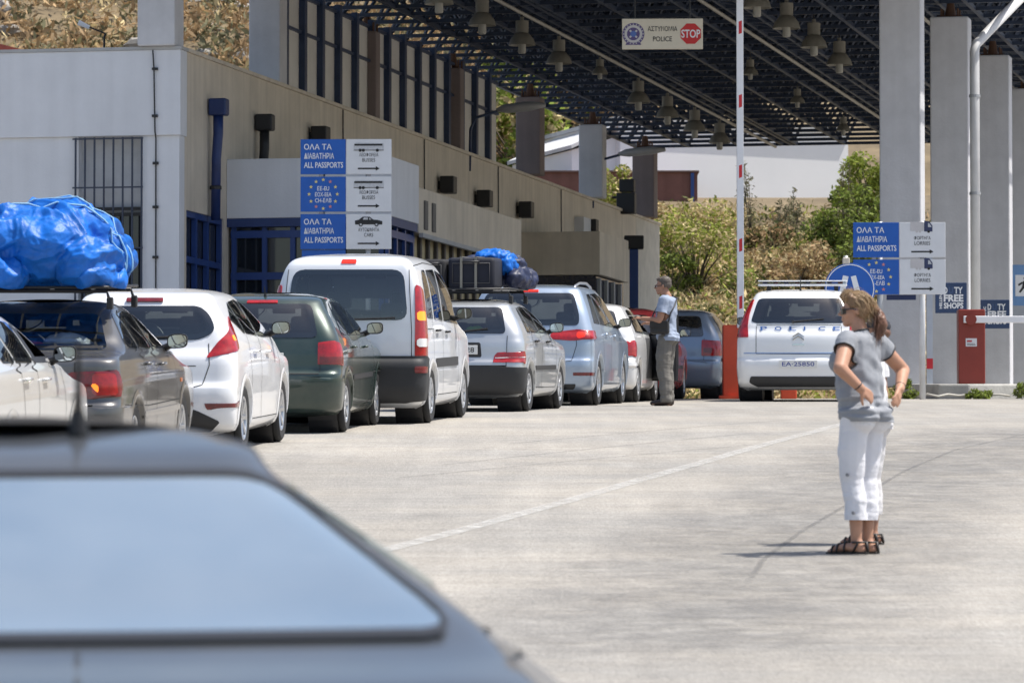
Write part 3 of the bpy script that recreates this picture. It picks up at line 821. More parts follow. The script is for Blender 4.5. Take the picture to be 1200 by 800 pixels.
def patch(sh, name, pl, mat, parent, off=.005, front=False, step=.016, dp=.035, rim=.014, smooth=True):
    """a skin-tight sheet over a polygon (p, z) of the shell, with its edge turned in to the body"""
    zs = [z for _, z in pl]; z0, z1 = min(zs), max(zs)
    n = max(3, int((z1-z0)/step)+1)
    Z = list(np.linspace(z0+.0008, z1-.0008, n))
    rows = []
    for z in Z:
        xs = []
        for i in range(len(pl)):
            (a, za), (b, zb) = pl[i], pl[(i+1) % len(pl)]
            if (za > z) != (zb > z): xs.append(a+(b-a)*(z-za)/(zb-za))
        if len(xs) >= 2: rows.append((z, min(xs), max(xs)))
    if len(rows) < 2: return None
    m = max(3, int(max(b-a for _, a, b in rows)/dp)+1)
    V, Fc = [], []
    for z, a, b in rows:
        for j in range(m):
            p = a+(b-a)*j/(m-1); V.append(sh.off(p, z, off, front))
    for i in range(len(rows)-1):
        for j in range(m-1):
            q = (i*m+j, i*m+j+1, (i+1)*m+j+1, (i+1)*m+j); Fc.append(q[::-1] if front else q)
    nb = len(V); R_ = len(rows)
    loop = [(0, j) for j in range(m)]+[(i, m-1) for i in range(1, R_)]+[(R_-1, j) for j in range(m-2, -1, -1)]+[(i, 0) for i in range(R_-2, 0, -1)]
    if rim:
        for i, j in loop:
            z, a, b = rows[i]; V.append(sh.off(a+(b-a)*j/(m-1), z, off-rim, front))
        for k in range(len(loop)):
            k2 = (k+1) % len(loop); a, b = loop[k], loop[k2]
            q = (a[0]*m+a[1], nb+k, nb+k2, b[0]*m+b[1]); Fc.append(q[::-1] if front else q)
    o = mesh_obj(name, V, Fc, mat, parent, smooth)
    if smooth:
        try: o.data.set_sharp_from_angle(angle=R(50))
        except Exception: pass
    return o

def ring(sh, mb, pl, width, off=.003, front=False):
    A = resample(pl, .04); B = inset(A, width); n = len(A); b = len(mb.v)
    mb.v += [tuple(sh.off(p, z, off, front)) for p, z in A]+[tuple(sh.off(p, z, off, front)) for p, z in B]
    area = sum(A[i][0]*A[(i+1) % n][1]-A[(i+1) % n][0]*A[i][1] for i in range(n))
    for i in range(n):
        j = (i+1) % n; q = (b+i, b+j, b+n+j, b+n+i); mb.f.append(q if (area > 0) != front else q[::-1])

def strip(sh, mb, pts, w=.008, off=.0035, front=False):
    """a thin line along (p, z) points lying on the shell"""
    P = []
    for a, b in zip(pts[:-1], pts[1:]):
        k = max(1, int(math.dist(a, b)/.03))
        P += [(a[0]+(b[0]-a[0])*i/k, a[1]+(b[1]-a[1])*i/k) for i in range(k)]
    P.append(pts[-1]); b0 = len(mb.v)
    for i, (p, z) in enumerate(P):
        q0, q1 = P[max(i-1, 0)], P[min(i+1, len(P)-1)]; dx, dz = q1[0]-q0[0], q1[1]-q0[1]; L = math.hypot(dx, dz) or 1
        nx, nz = -dz/L*w/2, dx/L*w/2
        mb.v.append(tuple(sh.off(p+nx, z+nz, off, front))); mb.v.append(tuple(sh.off(p-nx, z-nz, off, front)))
    for i in range(len(P)-1):
        mb.f.append((b0+2*i, b0+2*i+1, b0+2*i+3, b0+2*i+2))

def rounded_box(mb, c, size, r=.04, rot=None):
    bm = bmesh.new(); bmesh.ops.create_cube(bm, size=1)
    for v in bm.verts: v.co = Vector((v.co.x*size[0], v.co.y*size[1], v.co.z*size[2]))
    bmesh.ops.bevel(bm, geom=bm.edges[:], offset=r, segments=3, profile=.5, affect='EDGES')
    Mx = Matrix.Translation(c) @ (rot.to_4x4() if rot else Matrix())
    bm.verts.index_update()
    mb.add([Mx @ v.co for v in bm.verts], [[v.index for v in f.verts] for f in bm.faces]); bm.free(); return mb

_wheel = {}
def make_wheel(root, r, x, y, side, spokes, cover, width=.19):
    """a wheel: tyre with tread grooves, rim with spokes"""
    w = empty('wheel', None, None); w.parent = root; w.location = (x, y, r); w.rotation_euler = (0, 0, 0 if side > 0 else math.pi)
    key = (round(r, 3), spokes, cover, width)
    if key not in _wheel:
        rot = Matrix.Rotation(math.pi/2, 4, 'Y'); rr = r*.66
        hw = width/2
        prof = [(rr-.01, -hw+.01), (rr+.015, -hw), (r*.90, -hw-.006), (r-.012, -hw+.008), (r, -hw+.025)]
        for g in (-.55, 0, .55):
            c = g*hw*.75
            prof += [(r, c-.006), (r-.009, c-.004), (r-.009, c+.004), (r, c+.006)]
        prof += [(r, hw-.025), (r-.012, hw-.008), (r*.90, hw+.006), (rr+.015, hw), (rr-.01, hw-.01), (rr-.02, 0), (rr-.01, -hw+.01)]
        t = MB().lathe(prof, 44, rot); t.f = [f[::-1] for f in t.f]
        a = t.build('tyre', RUBBER, w, True); autosmooth(a, 40)
        b = MB()
        b.lathe([(rr+.004, hw-.012), (rr-.004, hw-.004), (rr-.02, hw-.012), (rr-.035, hw-.06)], 40, rot)
        b.lathe([(.0, hw-.018), (.035, hw-.018), (.06, hw-.03), (.062, hw-.06)], 20, rot)
        n = spokes
        for i in range(n):
            an = 2*math.pi*i/n
            for dz in ((-.012, .012) if n <= 6 else (0,)):
                p0 = Vector((hw-.035, .045*math.cos(an)-dz*math.sin(an)*1.4, .045*math.sin(an)+dz*math.cos(an)*1.4))
                p1 = Vector((hw-.022, (rr-.015)*math.cos(an)-dz*math.sin(an)*3, (rr-.015)*math.sin(an)+dz*math.cos(an)*3))
                b.bar(p0, p1, .022 if n <= 6 else .034, .03)
        if cover:
            b.lathe([(.05, hw-.026), (rr*.62, hw-.020), (rr*.64, hw-.034)], 40, rot)
        c = b.build('rim', STEELC if cover else ALLOY, w, True); autosmooth(c, 35)
        d = MB().lathe([(0.0, hw-.075), (rr-.02, hw-.075)], 24, rot).lathe([(0, hw-.06), (.12, hw-.06), (.12, hw-.075)], 24, rot)
        e = d.build('brake_disc', M_('brake_iron', (.06, .055, .05), .6, metal=.3), w)
        _wheel[key] = [a.data, c.data, e.data]
    else:
        for nm, me in zip(('tyre', 'rim', 'brake_disc'), _wheel[key]):
            o = bpy.data.objects.new(nm, me); C.objects.link(o); o.parent = w
    return w

def car_matrix(px, d, heading, local):
    """stand a car on the road so that its local point LOCAL meets the road at photograph column px, depth d"""
    h = R(heading); sl = gslope(d)
    f = Vector((math.sin(h), math.cos(h), sl*math.cos(h))).normalized()
    r = Vector((math.cos(h), -math.sin(h), -sl*math.sin(h))); r = (r-f*r.dot(f)).normalized(); u = r.cross(f)
    M3 = Matrix((r, f, u)).transposed()
    pos = Vector(((px-600)/F*d, d, gz(d)))
    # centre of the wheelbase decides the height so that both axles touch the curved road
    o = pos-M3 @ Vector(local)
    m = M3.to_4x4(); m.translation = o
    return m

def build_car(sp):
    L, Wd, H, hb = sp['L'], sp['W'], sp['H'], sp['hb']; w2 = Wd/2; zr = sp.get('zr', H-.11)
    ya, yf, r = sp['ya'], sp['yfa'], sp['r']
    root = empty(sp['name'], sp['label'], 'car', group=sp.get('group'), mat=car_matrix(sp['px'], sp['d'], sp['h'], (w2-.10, ya, 0)))
    # keep both axles on the curved road: pitch from the two axle heights
    sh = Shell(sp['keys'], sp.get('crn', (.22, .16, .35, .30, .045)))
    P = paint(sp['name']+'_paint', sp['col'], sp.get('metal', 0), sp.get('prough', .35), sp.get('dust', .12), sp.get('coat', .9))
    Zs = sh.Z; nz = len(Zs); n = NR+NC+NS+NF+NFF
    # windows ------------------------------------------------------------
    holes = []; glass_mb = []; frames = MB()
    def window(pl, nm, wd=.05, front=False, rnd=.05, mirrored=False, frame=True, mat=None):
        pls = [pl, mirror_poly(pl)] if mirrored else [pl]
        for q in pls:
            q = round_poly(q, rnd)
            if frame: ring(sh, frames, q, wd, .003, front)
            holes.append((inset(resample(q, .04), wd*.62), front))
            patch(sh, nm, q, mat or sp.get('glass', GLASS), root, .006, front, rim=.008)
            if sp.get('seal') and nm == 'rear_window':
                sl__ = MB(); ring(sh, sl__, inset(resample(q, .03), -.006), .011, .009, front); sl__.build('window_seal', BLACK, root, True)
    rw = sp['rear_win']                                    # right half: [(x, z)] from lower outer to upper outer
    window(sh.poly([('x', -rw[0][0], rw[0][1])]+[('x', x, z) for x, z in rw]+[('x', -x, z) for x, z in rw[::-1]][:-1]), 'rear_window', rnd=sp.get('rw_r', .07))
    dlo = sp['dlo']; cuts = sp['cuts']
    for k, (y0, y1) in enumerate(cuts):
        q = clip_y(dlo, y0, y1)
        if len(q) < 3: continue
        q = [(sh.P('y', y, z), z) for y, z in q]
        for side in (1, -1):
            qq = q if side > 0 else mirror_poly(q)
            if (side, k) in sp.get('open', ()):
                qr = round_poly(qq, .03); ring(sh, frames, qr, .04, .003); holes.append((inset(resample(qr, .04), .025), False)); continue
            window(qq, 'side_window', wd=.036, rnd=.03)
    ws = sp['wind']
    window(sh.poly([('x', -ws[0][0], ws[0][1])]+[('x', x, z) for x, z in ws]+[('x', -x, z) for x, z in ws[::-1]][:-1], True), 'windscreen', front=True)
    frames.build('window_surround', BLACK, root, True)
    # body skin ----------------------------------------------------------
    ra = r+sp.get('arch', .055)
    V, Fc = [], []
    for sgn in (1, -1):
        b = len(V)
        for i in range(nz):
            for j in range(n): V.append((sgn*sh.P0(i, j)[0], sh.P0(i, j)[1], Zs[i]))
        cp = .25*(sh.S[:-1, :-1]+sh.S[1:, :-1]+sh.S[:-1, 1:]+sh.S[1:, 1:])
        cz = np.repeat(((Zs[:-1]+Zs[1:])/2)[:, None], n-1, 1)
        smx = (sh.S[:-1, -1:]+sh.S[1:, -1:])/2
        cut = np.zeros(cp.shape, bool)
        for pl, fr in holes: cut |= inside(pl, sgn*(smx-cp) if fr else sgn*cp, cz)
        cy = .25*(sh.PP[:-1, :-1, 1]+sh.PP[1:, :-1, 1]+sh.PP[:-1, 1:, 1]+sh.PP[1:, 1:, 1]); cx = .25*(sh.PP[:-1, :-1, 0]+sh.PP[1:, :-1, 0]+sh.PP[:-1, 1:, 0]+sh.PP[1:, 1:, 0])
        for a in (ya, yf): cut |= (np.hypot(cy-a, cz-r) < ra+.012) & (cx > w2*.6)
        for i in range(nz-1):
            for j in range(n-1):
                if cut[i, j]: continue
                q = (b+i*n+j, b+i*n+j+1, b+(i+1)*n+j+1, b+(i+1)*n+j); Fc.append(q if sgn > 0 else q[::-1])
        t = b+(nz-1)*n; Fc_top = [t+j for j in range(n)]
        if sgn > 0: topR = Fc_top
        else: topL = Fc_top
    for j in range(n-1): Fc.append((topR[j], topR[j+1], topL[j+1], topL[j]))
    bd = mesh_obj('body', V, Fc, P, root, True)
    bm = bmesh.new(); bm.from_mesh(bd.data); bmesh.ops.remove_doubles(bm, verts=bm.verts[:], dist=.0008); bm.to_mesh(bd.data); bm.free(); bd.data.shade_smooth()
    # arches, wells, wheels ---------------------------------------------
    for a in (ya, yf):
        for sgn in (1, -1):
            lip = MB(); well = MB(); rows = []
            for k in range(33):
                t = math.pi*(-.16+1.32*k/32); row = []
                for q, o, inn in ((ra-.012, .004, .07), (ra-.012, .009, 0), (ra+.02, .011, 0), (ra+.052, .003, 0)):
                    y, z = a+q*math.cos(t), max(r+q*math.sin(t), sh.zmin)
                    p = sh.P('y', y, z); v = sh.off(p, z, o); v.x -= inn; v.x *= sgn; row.append(tuple(v))
                rows.append(row)
            b = len(lip.v)
            for row in rows: lip.v += row
            for k in range(32):
                for m in range(3):
                    q = (b+k*4+m, b+k*4+m+1, b+k*4+m+5, b+k*4+m+4); lip.f.append(q[::-1] if sgn < 0 else q)
            Mx = Matrix.Translation((sgn*(w2-.22), a, r)) @ Matrix.Rotation(math.pi/2, 4, 'Y')
            well.lathe([(ra+.02, .16*sgn), (ra+.02, -.14*sgn), (0, -.14*sgn)], 28, Mx)
            lip.build('wheel_arch', sp.get('arch_mat') or P, root, True)
            well.build('wheel_well', BLACK, root)
    for a in (ya, yf):
        for sgn in (1, -1): make_wheel(root, r, sgn*(w2-.105), a, sgn, sp.get('spokes', 5), sp.get('cover', False))
    ub = MB().box(-w2*.80, w2*.80, .25, L-.3, .19, .27).box(-w2+.06, -w2*.80, ya+ra, yf-ra, .19, .27).box(w2*.80, w2-.06, ya+ra, yf-ra, .19, .27)
    ub.tube([(-w2*.7, ya, r), (w2*.7, ya, r)], .035); ub.build('underbody', BLACK, root)
    # cabin ---------------------------------------------------------------
    cab = MB(); yb0, yb1 = sp['cab']                      # cabin from y to y
    zf = .34
    zsh = hb-.03
    for sgn in (1, -1): cab.box(sgn*(w2-.10)-.02, sgn*(w2-.10)+.02, yb0, yb1, zf, zsh)
    cab.box(-w2+.12, w2-.12, yb0, yb1, zf-.02, zf)
    shelf = sp.get('shelf', .45)
    if shelf: cab.box(-w2+.12, w2-.12, yb0, yb0+shelf, zsh-.03, zsh)
    cab.box(-w2+.12, w2-.12, yb1-.55, yb1-.1, zsh-.22, zsh+.02)
    cab.build('cabin_trim', DARKIN, root)
    hs, sx_ = hb+sp.get('seat_dz', 0), sp.get('seat_x', .36)
    ys = sp['seats']                                      # rear seat back, front seat back
    rot = Matrix.Rotation(R(14), 3, 'X')
    bench = rounded_box(rounded_box(MB(), (0, ys[0], hs-.22), (Wd-.34, .14, .60), .05, rot), (0, ys[0]+.32, zf+.16), (Wd-.34, .5, .2), .05)
    bs = bench.build('rear_seat', SEATM, root, True); autosmooth(bs, 50)
    for x in sp.get('rhead', (-sx_, sx_)):
        hdr = rounded_box(MB(), (x, ys[0]-.10, hs+.16), (.25, .09, .16), .04, rot)
        hdr.tube([(x-.06, ys[0]-.07, hs+.02), (x-.06, ys[0]-.1, hs+.14)], .008, 6).tube([(x+.06, ys[0]-.07, hs+.02), (x+.06, ys[0]-.1, hs+.14)], .008, 6)
        autosmooth(hdr.build('headrest', SEATM, bs, True), 50)
    for x in (-sx_, sx_):
        s = rounded_box(rounded_box(MB(), (x, ys[1], hs-.14), (.48, .14, .62), .05, rot), (x, ys[1]+.3, zf+.16), (.48, .5, .2), .05)
        so = s.build('front_seat', SEATM, root, True); autosmooth(so, 50)
        hdr = rounded_box(MB(), (x, ys[1]-.11, hs+.27), (.27, .10, .19), .04, rot)
        hdr.tube([(x-.06, ys[1]-.08, hs+.12), (x-.06, ys[1]-.11, hs+.22)], .008, 6).tube([(x+.06, ys[1]-.08, hs+.12), (x+.06, ys[1]-.11, hs+.22)], .008, 6)
        autosmooth(hdr.build('headrest', SEATM, so, True), 50)
    st = MB(); n_ = 24
    cm = Matrix.Translation((-.36, yb1-.62, hb-.02)) @ Matrix.Rotation(R(64), 4, 'X')
    st.tube([cm @ Vector((.18*math.cos(2*math.pi*k/n_), .18*math.sin(2*math.pi*k/n_), 0)) for k in range(n_+1)], .014, 6, False)
    st.bar(cm @ Vector((-.18, 0, 0)), cm @ Vector((.18, 0, 0)), .04, .03); st.build('steering_wheel', BLACK, root, True)
    mb = rounded_box(MB(), (0, sp['wind_top']-.12, zr-.10), (.24, .03, .065), .012); mb.build('rear_view_mirror', BLACK, root, True)
    # seams ---------------------------------------------------------------
    gaps = MB()
    for ln in sp.get('seams', []):
        q = sh.poly(ln); strip(sh, gaps, q); strip(sh, gaps, [(-p, z) for p, z in q])
    for ln in sp.get('hseams', []): strip(sh, gaps, sh.poly(ln))
    if gaps.v: gaps.build('panel_seams', GAP, root)
    # bumper, lamps, trim, plate -------------------------------------------
    for nm, pl, mat, off in sp.get('sym', []):             # polygons symmetric about the middle: right half points
        q = sh.poly(pl); full = q+mirror_poly(q)
        patch(sh, nm, round_poly(full, sp.get('sym_r', .02)), mat or P, root, off, dp=.05)
    for nm, pl, mat, off, rnd in sp.get('pair', []):       # the same patch on both sides
        subs = []
        for side in (1, -1):
            q = round_poly(sh.poly(pl), rnd); q = q if side > 0 else mirror_poly(q)
            o = patch(sh, nm, q, mat or P, root, off)
            for nm2, pl2, mat2, off2, rnd2 in sp.get('in_'+nm, []):
                q2 = round_poly(sh.poly(pl2), rnd2); q2 = q2 if side > 0 else mirror_poly(q2)
                patch(sh, nm2, q2, mat2, o, off+off2, rim=.008)
    for nm, pl, mat, off, rnd in sp.get('single', []):
        patch(sh, nm, round_poly(sh.poly(pl), rnd), mat or P, root, off)
    for (y, z) in sp.get('handles', []):
        for sgn in (1, -1):
            p = sh.P('y', y, z); a, b = sh.off(p-.085, z, .03), sh.off(p+.085, z, .03); c0, c1 = sh.off(p-.085, z, -.005), sh.off(p+.085, z, -.005)
            h = MB().tube([c0, a, b, c1], [.012, .013, .013, .012], 8)
            if sgn < 0: h.xf(Matrix.Scale(-1, 4, (1, 0, 0))); h.f = [f[::-1] for f in h.f]
            h.build('door_handle', sp.get('handle_mat') or P, root, True)
    # mirrors
    my, mz = sp['mirror']
    for sgn in sp.get('mirror_sides', (1, -1)):
        p = sh.P('y', my, mz-.02); base = sh.at(p, mz-.02); x = base.x
        cm_ = Vector((x+.125, my-.03, mz+.04)); h = MB(); n1 = 22
        for k, (sy, sc_) in enumerate(((-.045, .93), (-.052, .98), (-.03, 1.0), (.02, .92), (.05, .72), (.068, .42), (.074, .1))):
            for q in range(n1):
                t = 2*math.pi*q/n1; cx_, sz_ = math.cos(t), math.sin(t)
                h.v.append((cm_.x+.088*sc_*math.copysign(abs(cx_)**.62, cx_), cm_.y+sy, cm_.z+.062*sc_*math.copysign(abs(sz_)**.62, sz_)+.006*cx_))
        for k in range(6):
            for q in range(n1): h.f.append((k*n1+q, k*n1+(q+1) % n1, (k+1)*n1+(q+1) % n1, (k+1)*n1+q))
        h.f.append(tuple(range(n1))[::-1]); h.f.append(tuple(6*n1+q for q in range(n1)))
        h.tube([(x-.01, my+.02, mz-.025), (x+.07, my, mz+.01)], [.032, .028], 8)
        g = MB(); g.v = [(cm_.x+.078*math.copysign(abs(math.cos(t))**.62, math.cos(t)), cm_.y-.047, cm_.z+.052*math.copysign(abs(math.sin(t))**.62, math.sin(t))+.006*math.cos(t)) for t in [2*math.pi*q/n1 for q in range(n1)]]; g.f = [tuple(range(n1))]
        if sgn < 0:
            for q in (h, g): q.xf(Matrix.Scale(-1, 4, (1, 0, 0))); q.f = [f[::-1] for f in q.f]
        o = h.build('door_mirror', sp.get('mirror_mat') or P, root, True); autosmooth(o, 50)
        g.build('mirror_pane', MIRROR, o)
    if 'plate' in sp:
        z, pw, txt, yoff = sp['plate']; c = sh.at(0, z); b = MB().box(-pw/2, pw/2, c.y-yoff-.008, c.y-yoff, z-.055, z+.055)
        pl = b.build('number_plate', PLATE, root, bevel=.006)
        if txt:
            vs, fs = text_mesh(txt, pw*.84, .062, 0, z-.031, c.y-yoff-.0095, 'c', .01)
            mesh_obj('lettering', vs, fs, sp.get('plate_ink', INK), pl)
    if 'wiper' in sp:
        z, x0, x1, zz = sp['wiper']; pts = [sh.off(sh.P('x', x, q), q, .02) for x, q in ((x0, z), (x1, zz))]
        w = MB().tube(pts, .011, 6); w.tube([sh.off(sh.P('x', x0, z), z, .0), sh.off(sh.P('x', x0, z), z, .035)], .022, 10); w.build('rear_wiper', BLACK, root)
    if 'aerial' in sp:
        x, y, z, ln, tl = sp['aerial']
        MB().tube([(x, y, z-.01), (x, y-tl*.1, z+.03)], [.02, .012], 10).tube([(x, y-tl*.1, z+.03), (x, y-tl, z+ln)], [.008, .004], 6).build('aerial', BLACK, root)
    ex = sp.get('exhaust')
    if ex: MB().tube([(ex, .35, .25), (ex, .06, .24)], .028, 12, False).build('exhaust_pipe', CHROME, root, True)
    return root, sh, P
Shell.P0 = lambda s, i, j: s.PP[i, j]

def hatch_keys(L, Wd, H, hb, hood, yrb, yrt, ywb, ywt, wr, mid=0., top=.5, roofw=.92, zr=None, belly=1.0, tail=.045):
    w = Wd/2; zr = zr or H-.11
    return [(.17, .30, L-.34, .86*w), (.21, .13, L-.17, .94*w), (.27, .05, L-.08, .975*w), (.40, .012, L-.02, .99*w), (.52, 0, L, w), (.60, .010, L-.01, w), (.635, tail, L-.02, w),
            (hood-.05, tail+.015, L-.08, w), (hood, tail+.02, L-.20, .997*w), (hood+.05, tail+.03, L-.55, .99*w), (hb-.03, yrb-.01, ywb+.12, .968*w), (hb+.02, yrb+.005, ywb, .95*w),
            ((hb+zr)/2, (yrb+yrt)/2-.03+mid, (ywb+ywt)/2+.05, (.95*w+wr)/2+.018), (zr, yrt, ywt, wr), (zr+.035, yrt+.05, ywt-.16, wr*.965), (H-.045, yrt+.16, ywt-.32, wr*.88),
            (H-.018, yrt+top, ywt-.62, wr*.68), (H-.004, yrt+top+.35, ywt-.8, wr*.40), (H, yrt+top+.5, ywt-.9, wr*.2)]
def sedan_keys(L, Wd, H, hb, hood, deck, yg, yrt, ywb, ywt, wr, zr=None, top=.4, gw=.925):
    """notchback: boot deck at height DECK, rear glass from y=yg up to y=yrt"""
    w = Wd/2; zr = zr or H-.09
    return [(.17, .30, L-.34, .86*w), (.21, .13, L-.17, .94*w), (.27, .05, L-.08, .975*w), (.40, .012, L-.02, .99*w), (.52, 0, L, w), (.60, .012, L-.01, w), (.635, .05, L-.02, w),
            (hood-.05, .055, L-.08, w), (hood, .06, L-.20, .997*w), (hood+.05, .065, L-.6, .99*w), (deck-.06, .07, ywb+.35, .978*w), (deck-.03, .085, ywb+.28, .968*w), (deck-.012, .11, ywb+.2, (.945+gw-.925+.012)*w), (deck, .22, ywb+.12, (gw+.022)*w), (deck+.015, yg-.12, ywb+.05, (gw+.010)*w), (deck+.03, yg, ywb, gw*w),
            ((deck+zr)/2, (yg+yrt)/2-.04, (ywb+ywt)/2+.05, (gw*w+wr)/2+.02), (zr, yrt, ywt, wr), (zr+.03, yrt+.10, ywt-.16, wr*.96), (H-.035, yrt+.24, ywt-.30, wr*.88),
            (H-.015, yrt+top, ywt-.5, wr*.68), (H-.004, yrt+top+.25, ywt-.65, wr*.40), (H, yrt+top+.35, ywt-.72, wr*.2)]
# ------------------------------------------------------------------ the queue
QUEUE = 'cars queueing at the border post'
def Y(*a): return [('y', y, z) for y, z in a]
def X(*a): return [('x', x, z) for x, z in a]
def door_seams(y0, y1, y2, zb, zt, L=4):
    return [Y((y0+.12, .30), (y0+.02, .62), (y0, zb), (y0+.02, zt)), Y((y1, .28), (y1, zb), (y1-.02, zt)), Y((y2, .28), (y2+.03, .6), (y2-.02, zb)), Y((y0+.12, .29), (y2, .28))]

# --- white hatchback with boomerang tail lamps
L, Wd, H = 3.95, 1.72, 1.48
fiesta = dict(name='hatchback_car', label='white hatchback with boomerang red tail lamp beside grey luggage-topped saloon', group=QUEUE, L=L, W=Wd, H=H, hb=.99, zr=1.375,
    keys=hatch_keys(L, Wd, H, .99, .80, .15, .33, 3.02, 2.15, .61, tail=.05), px=275, d=44.2, h=5.2, col=(.80, .81, .83), prough=.3, dust=.06, ya=.70, yfa=3.18, r=.305, spokes=7,
    rear_win=[(.52, 1.02), (.66, 1.10), (.60, 1.24), (.50, 1.325)], rw_r=.10,
    dlo=[(.62, 1.20), (.95, 1.07), (2.0, 1.02), (2.80, 1.01), (2.62, 1.12), (2.12, 1.34), (1.5, 1.372), (1.0, 1.35)], cuts=[(.6, 1.02), (1.06, 1.66), (1.72, 2.85)],
    wind=[(.66, 1.04), (.53, 1.34)], wind_top=2.15, cab=(.35, 3.1), seats=(.95, 1.80), mirror=(2.60, 1.06),
    seams=door_seams(1.02, 1.69, 2.86, .95, 1.06)+[[('x', .60, .99), ('x', .62, .80), ('x', .56, .62), ('x', .48, .60)]], hseams=[X((-.48, .60), (0, .595), (.48, .60)), X((-.5, .79), (0, .785), (.5, .79))],
    sym=[('bumper_insert', X((0, .20))+[('x', .62, .20), ('x', .72, .29), ('x', .5, .40), ('x', 0, .42)], TRIM, .006)],
    pair=[('tail_light', [('x', .585, .86), ('y', .40, .935), ('y', .62, 1.235), ('y', .40, 1.15), ('x', .68, 1.0)], RED_L, .010, .02),
          ('reflector', [('x', .60, .40), ('y', .30, .41), ('y', .34, .475), ('x', .58, .47)], RED_D, .006, .015)],
    in_tail_light=None, single=[('third_brake_light', X((-.17, 1.355), (.17, 1.355), (.165, 1.385), (-.165, 1.385)), RED_D, .022, .006)],
    handles=[(1.28, .90), (2.05, .885)], plate=(.70, .52, None, .004), wiper=(1.035, .02, .36, 1.05), mirror_mat=BLACK, exhaust=.45)
del fiesta['in_tail_light']; fiesta['in_tail_light'] = [('lit_lamp', [('y', .30, 1.01), ('y', .36, 1.01), ('y', .37, 1.06), ('y', .31, 1.06)], AMB_LIT, .004, .015)]

# --- dark green hatchback
L, Wd, H = 3.72, 1.66, 1.42
polo = dict(name='hatchback_car', label='dark green hatchback with square red tail lamp and dull roof', group=QUEUE, L=L, W=Wd, H=H, hb=.94, zr=1.33,
    keys=hatch_keys(L, Wd, H, .94, .80, .10, .34, 2.70, 1.95, .60, tail=.05), px=396, d=49.6, h=5.8, col=(.022, .045, .038), metal=.35, dust=.16, ya=.66, yfa=3.06, r=.285, spokes=8, cover=True,
    rear_win=[(.60, .965), (.50, 1.305)], dlo=[(.55, .99), (2.55, .965), (2.35, 1.06), (1.93, 1.30), (1.0, 1.325), (.78, 1.31)], cuts=[(.5, .86), (.93, 1.52), (1.58, 2.6)],
    wind=[(.66, .97), (.53, 1.30)], wind_top=1.95, cab=(.3, 2.85), seats=(.85, 1.65), mirror=(2.38, 1.0),
    seams=door_seams(.90, 1.55, 2.60, .9, 1.0)+[[('x', .62, .94), ('x', .625, .62)], Y((.30, .58), (2.0, .58), (3.2, .58))], hseams=[X((-.62, .605), (0, .605), (.62, .605))],
    sym=[('bumper', [('x', 0, .23), ('x', .6, .23), ('y', .30, .24), ('y', .325, .40), ('y', .325, .565), ('x', .6, .575), ('x', 0, .575)], None, .020)],
    pair=[('tail_light', [('x', .60, .685), ('y', .30, .68), ('y', .27, .905), ('y', .20, .935), ('x', .60, .93)], RED_L, .010, .025)],
    in_tail_light=[('lamp_band', [('x', .62, .70), ('y', .26, .70), ('y', .27, .775), ('x', .62, .775)], RED_D, .003, .01)],
    single=[('third_brake_light', X((-.16, 1.31), (.16, 1.31), (.155, 1.337), (-.155, 1.337)), RED_L, .012, .006)], handles=[(1.08, .86), (1.92, .85)], plate=(.76, .52, None, .003), aerial=(0, .55, 1.38, .10, .06), mirror_mat=BLACK, exhaust=-.4)
polo['pair'] += [('door_moulding', Y((1.0, .53), (2.5, .53), (2.5, .575), (1.0, .575)), BLACK, .008, .01)]

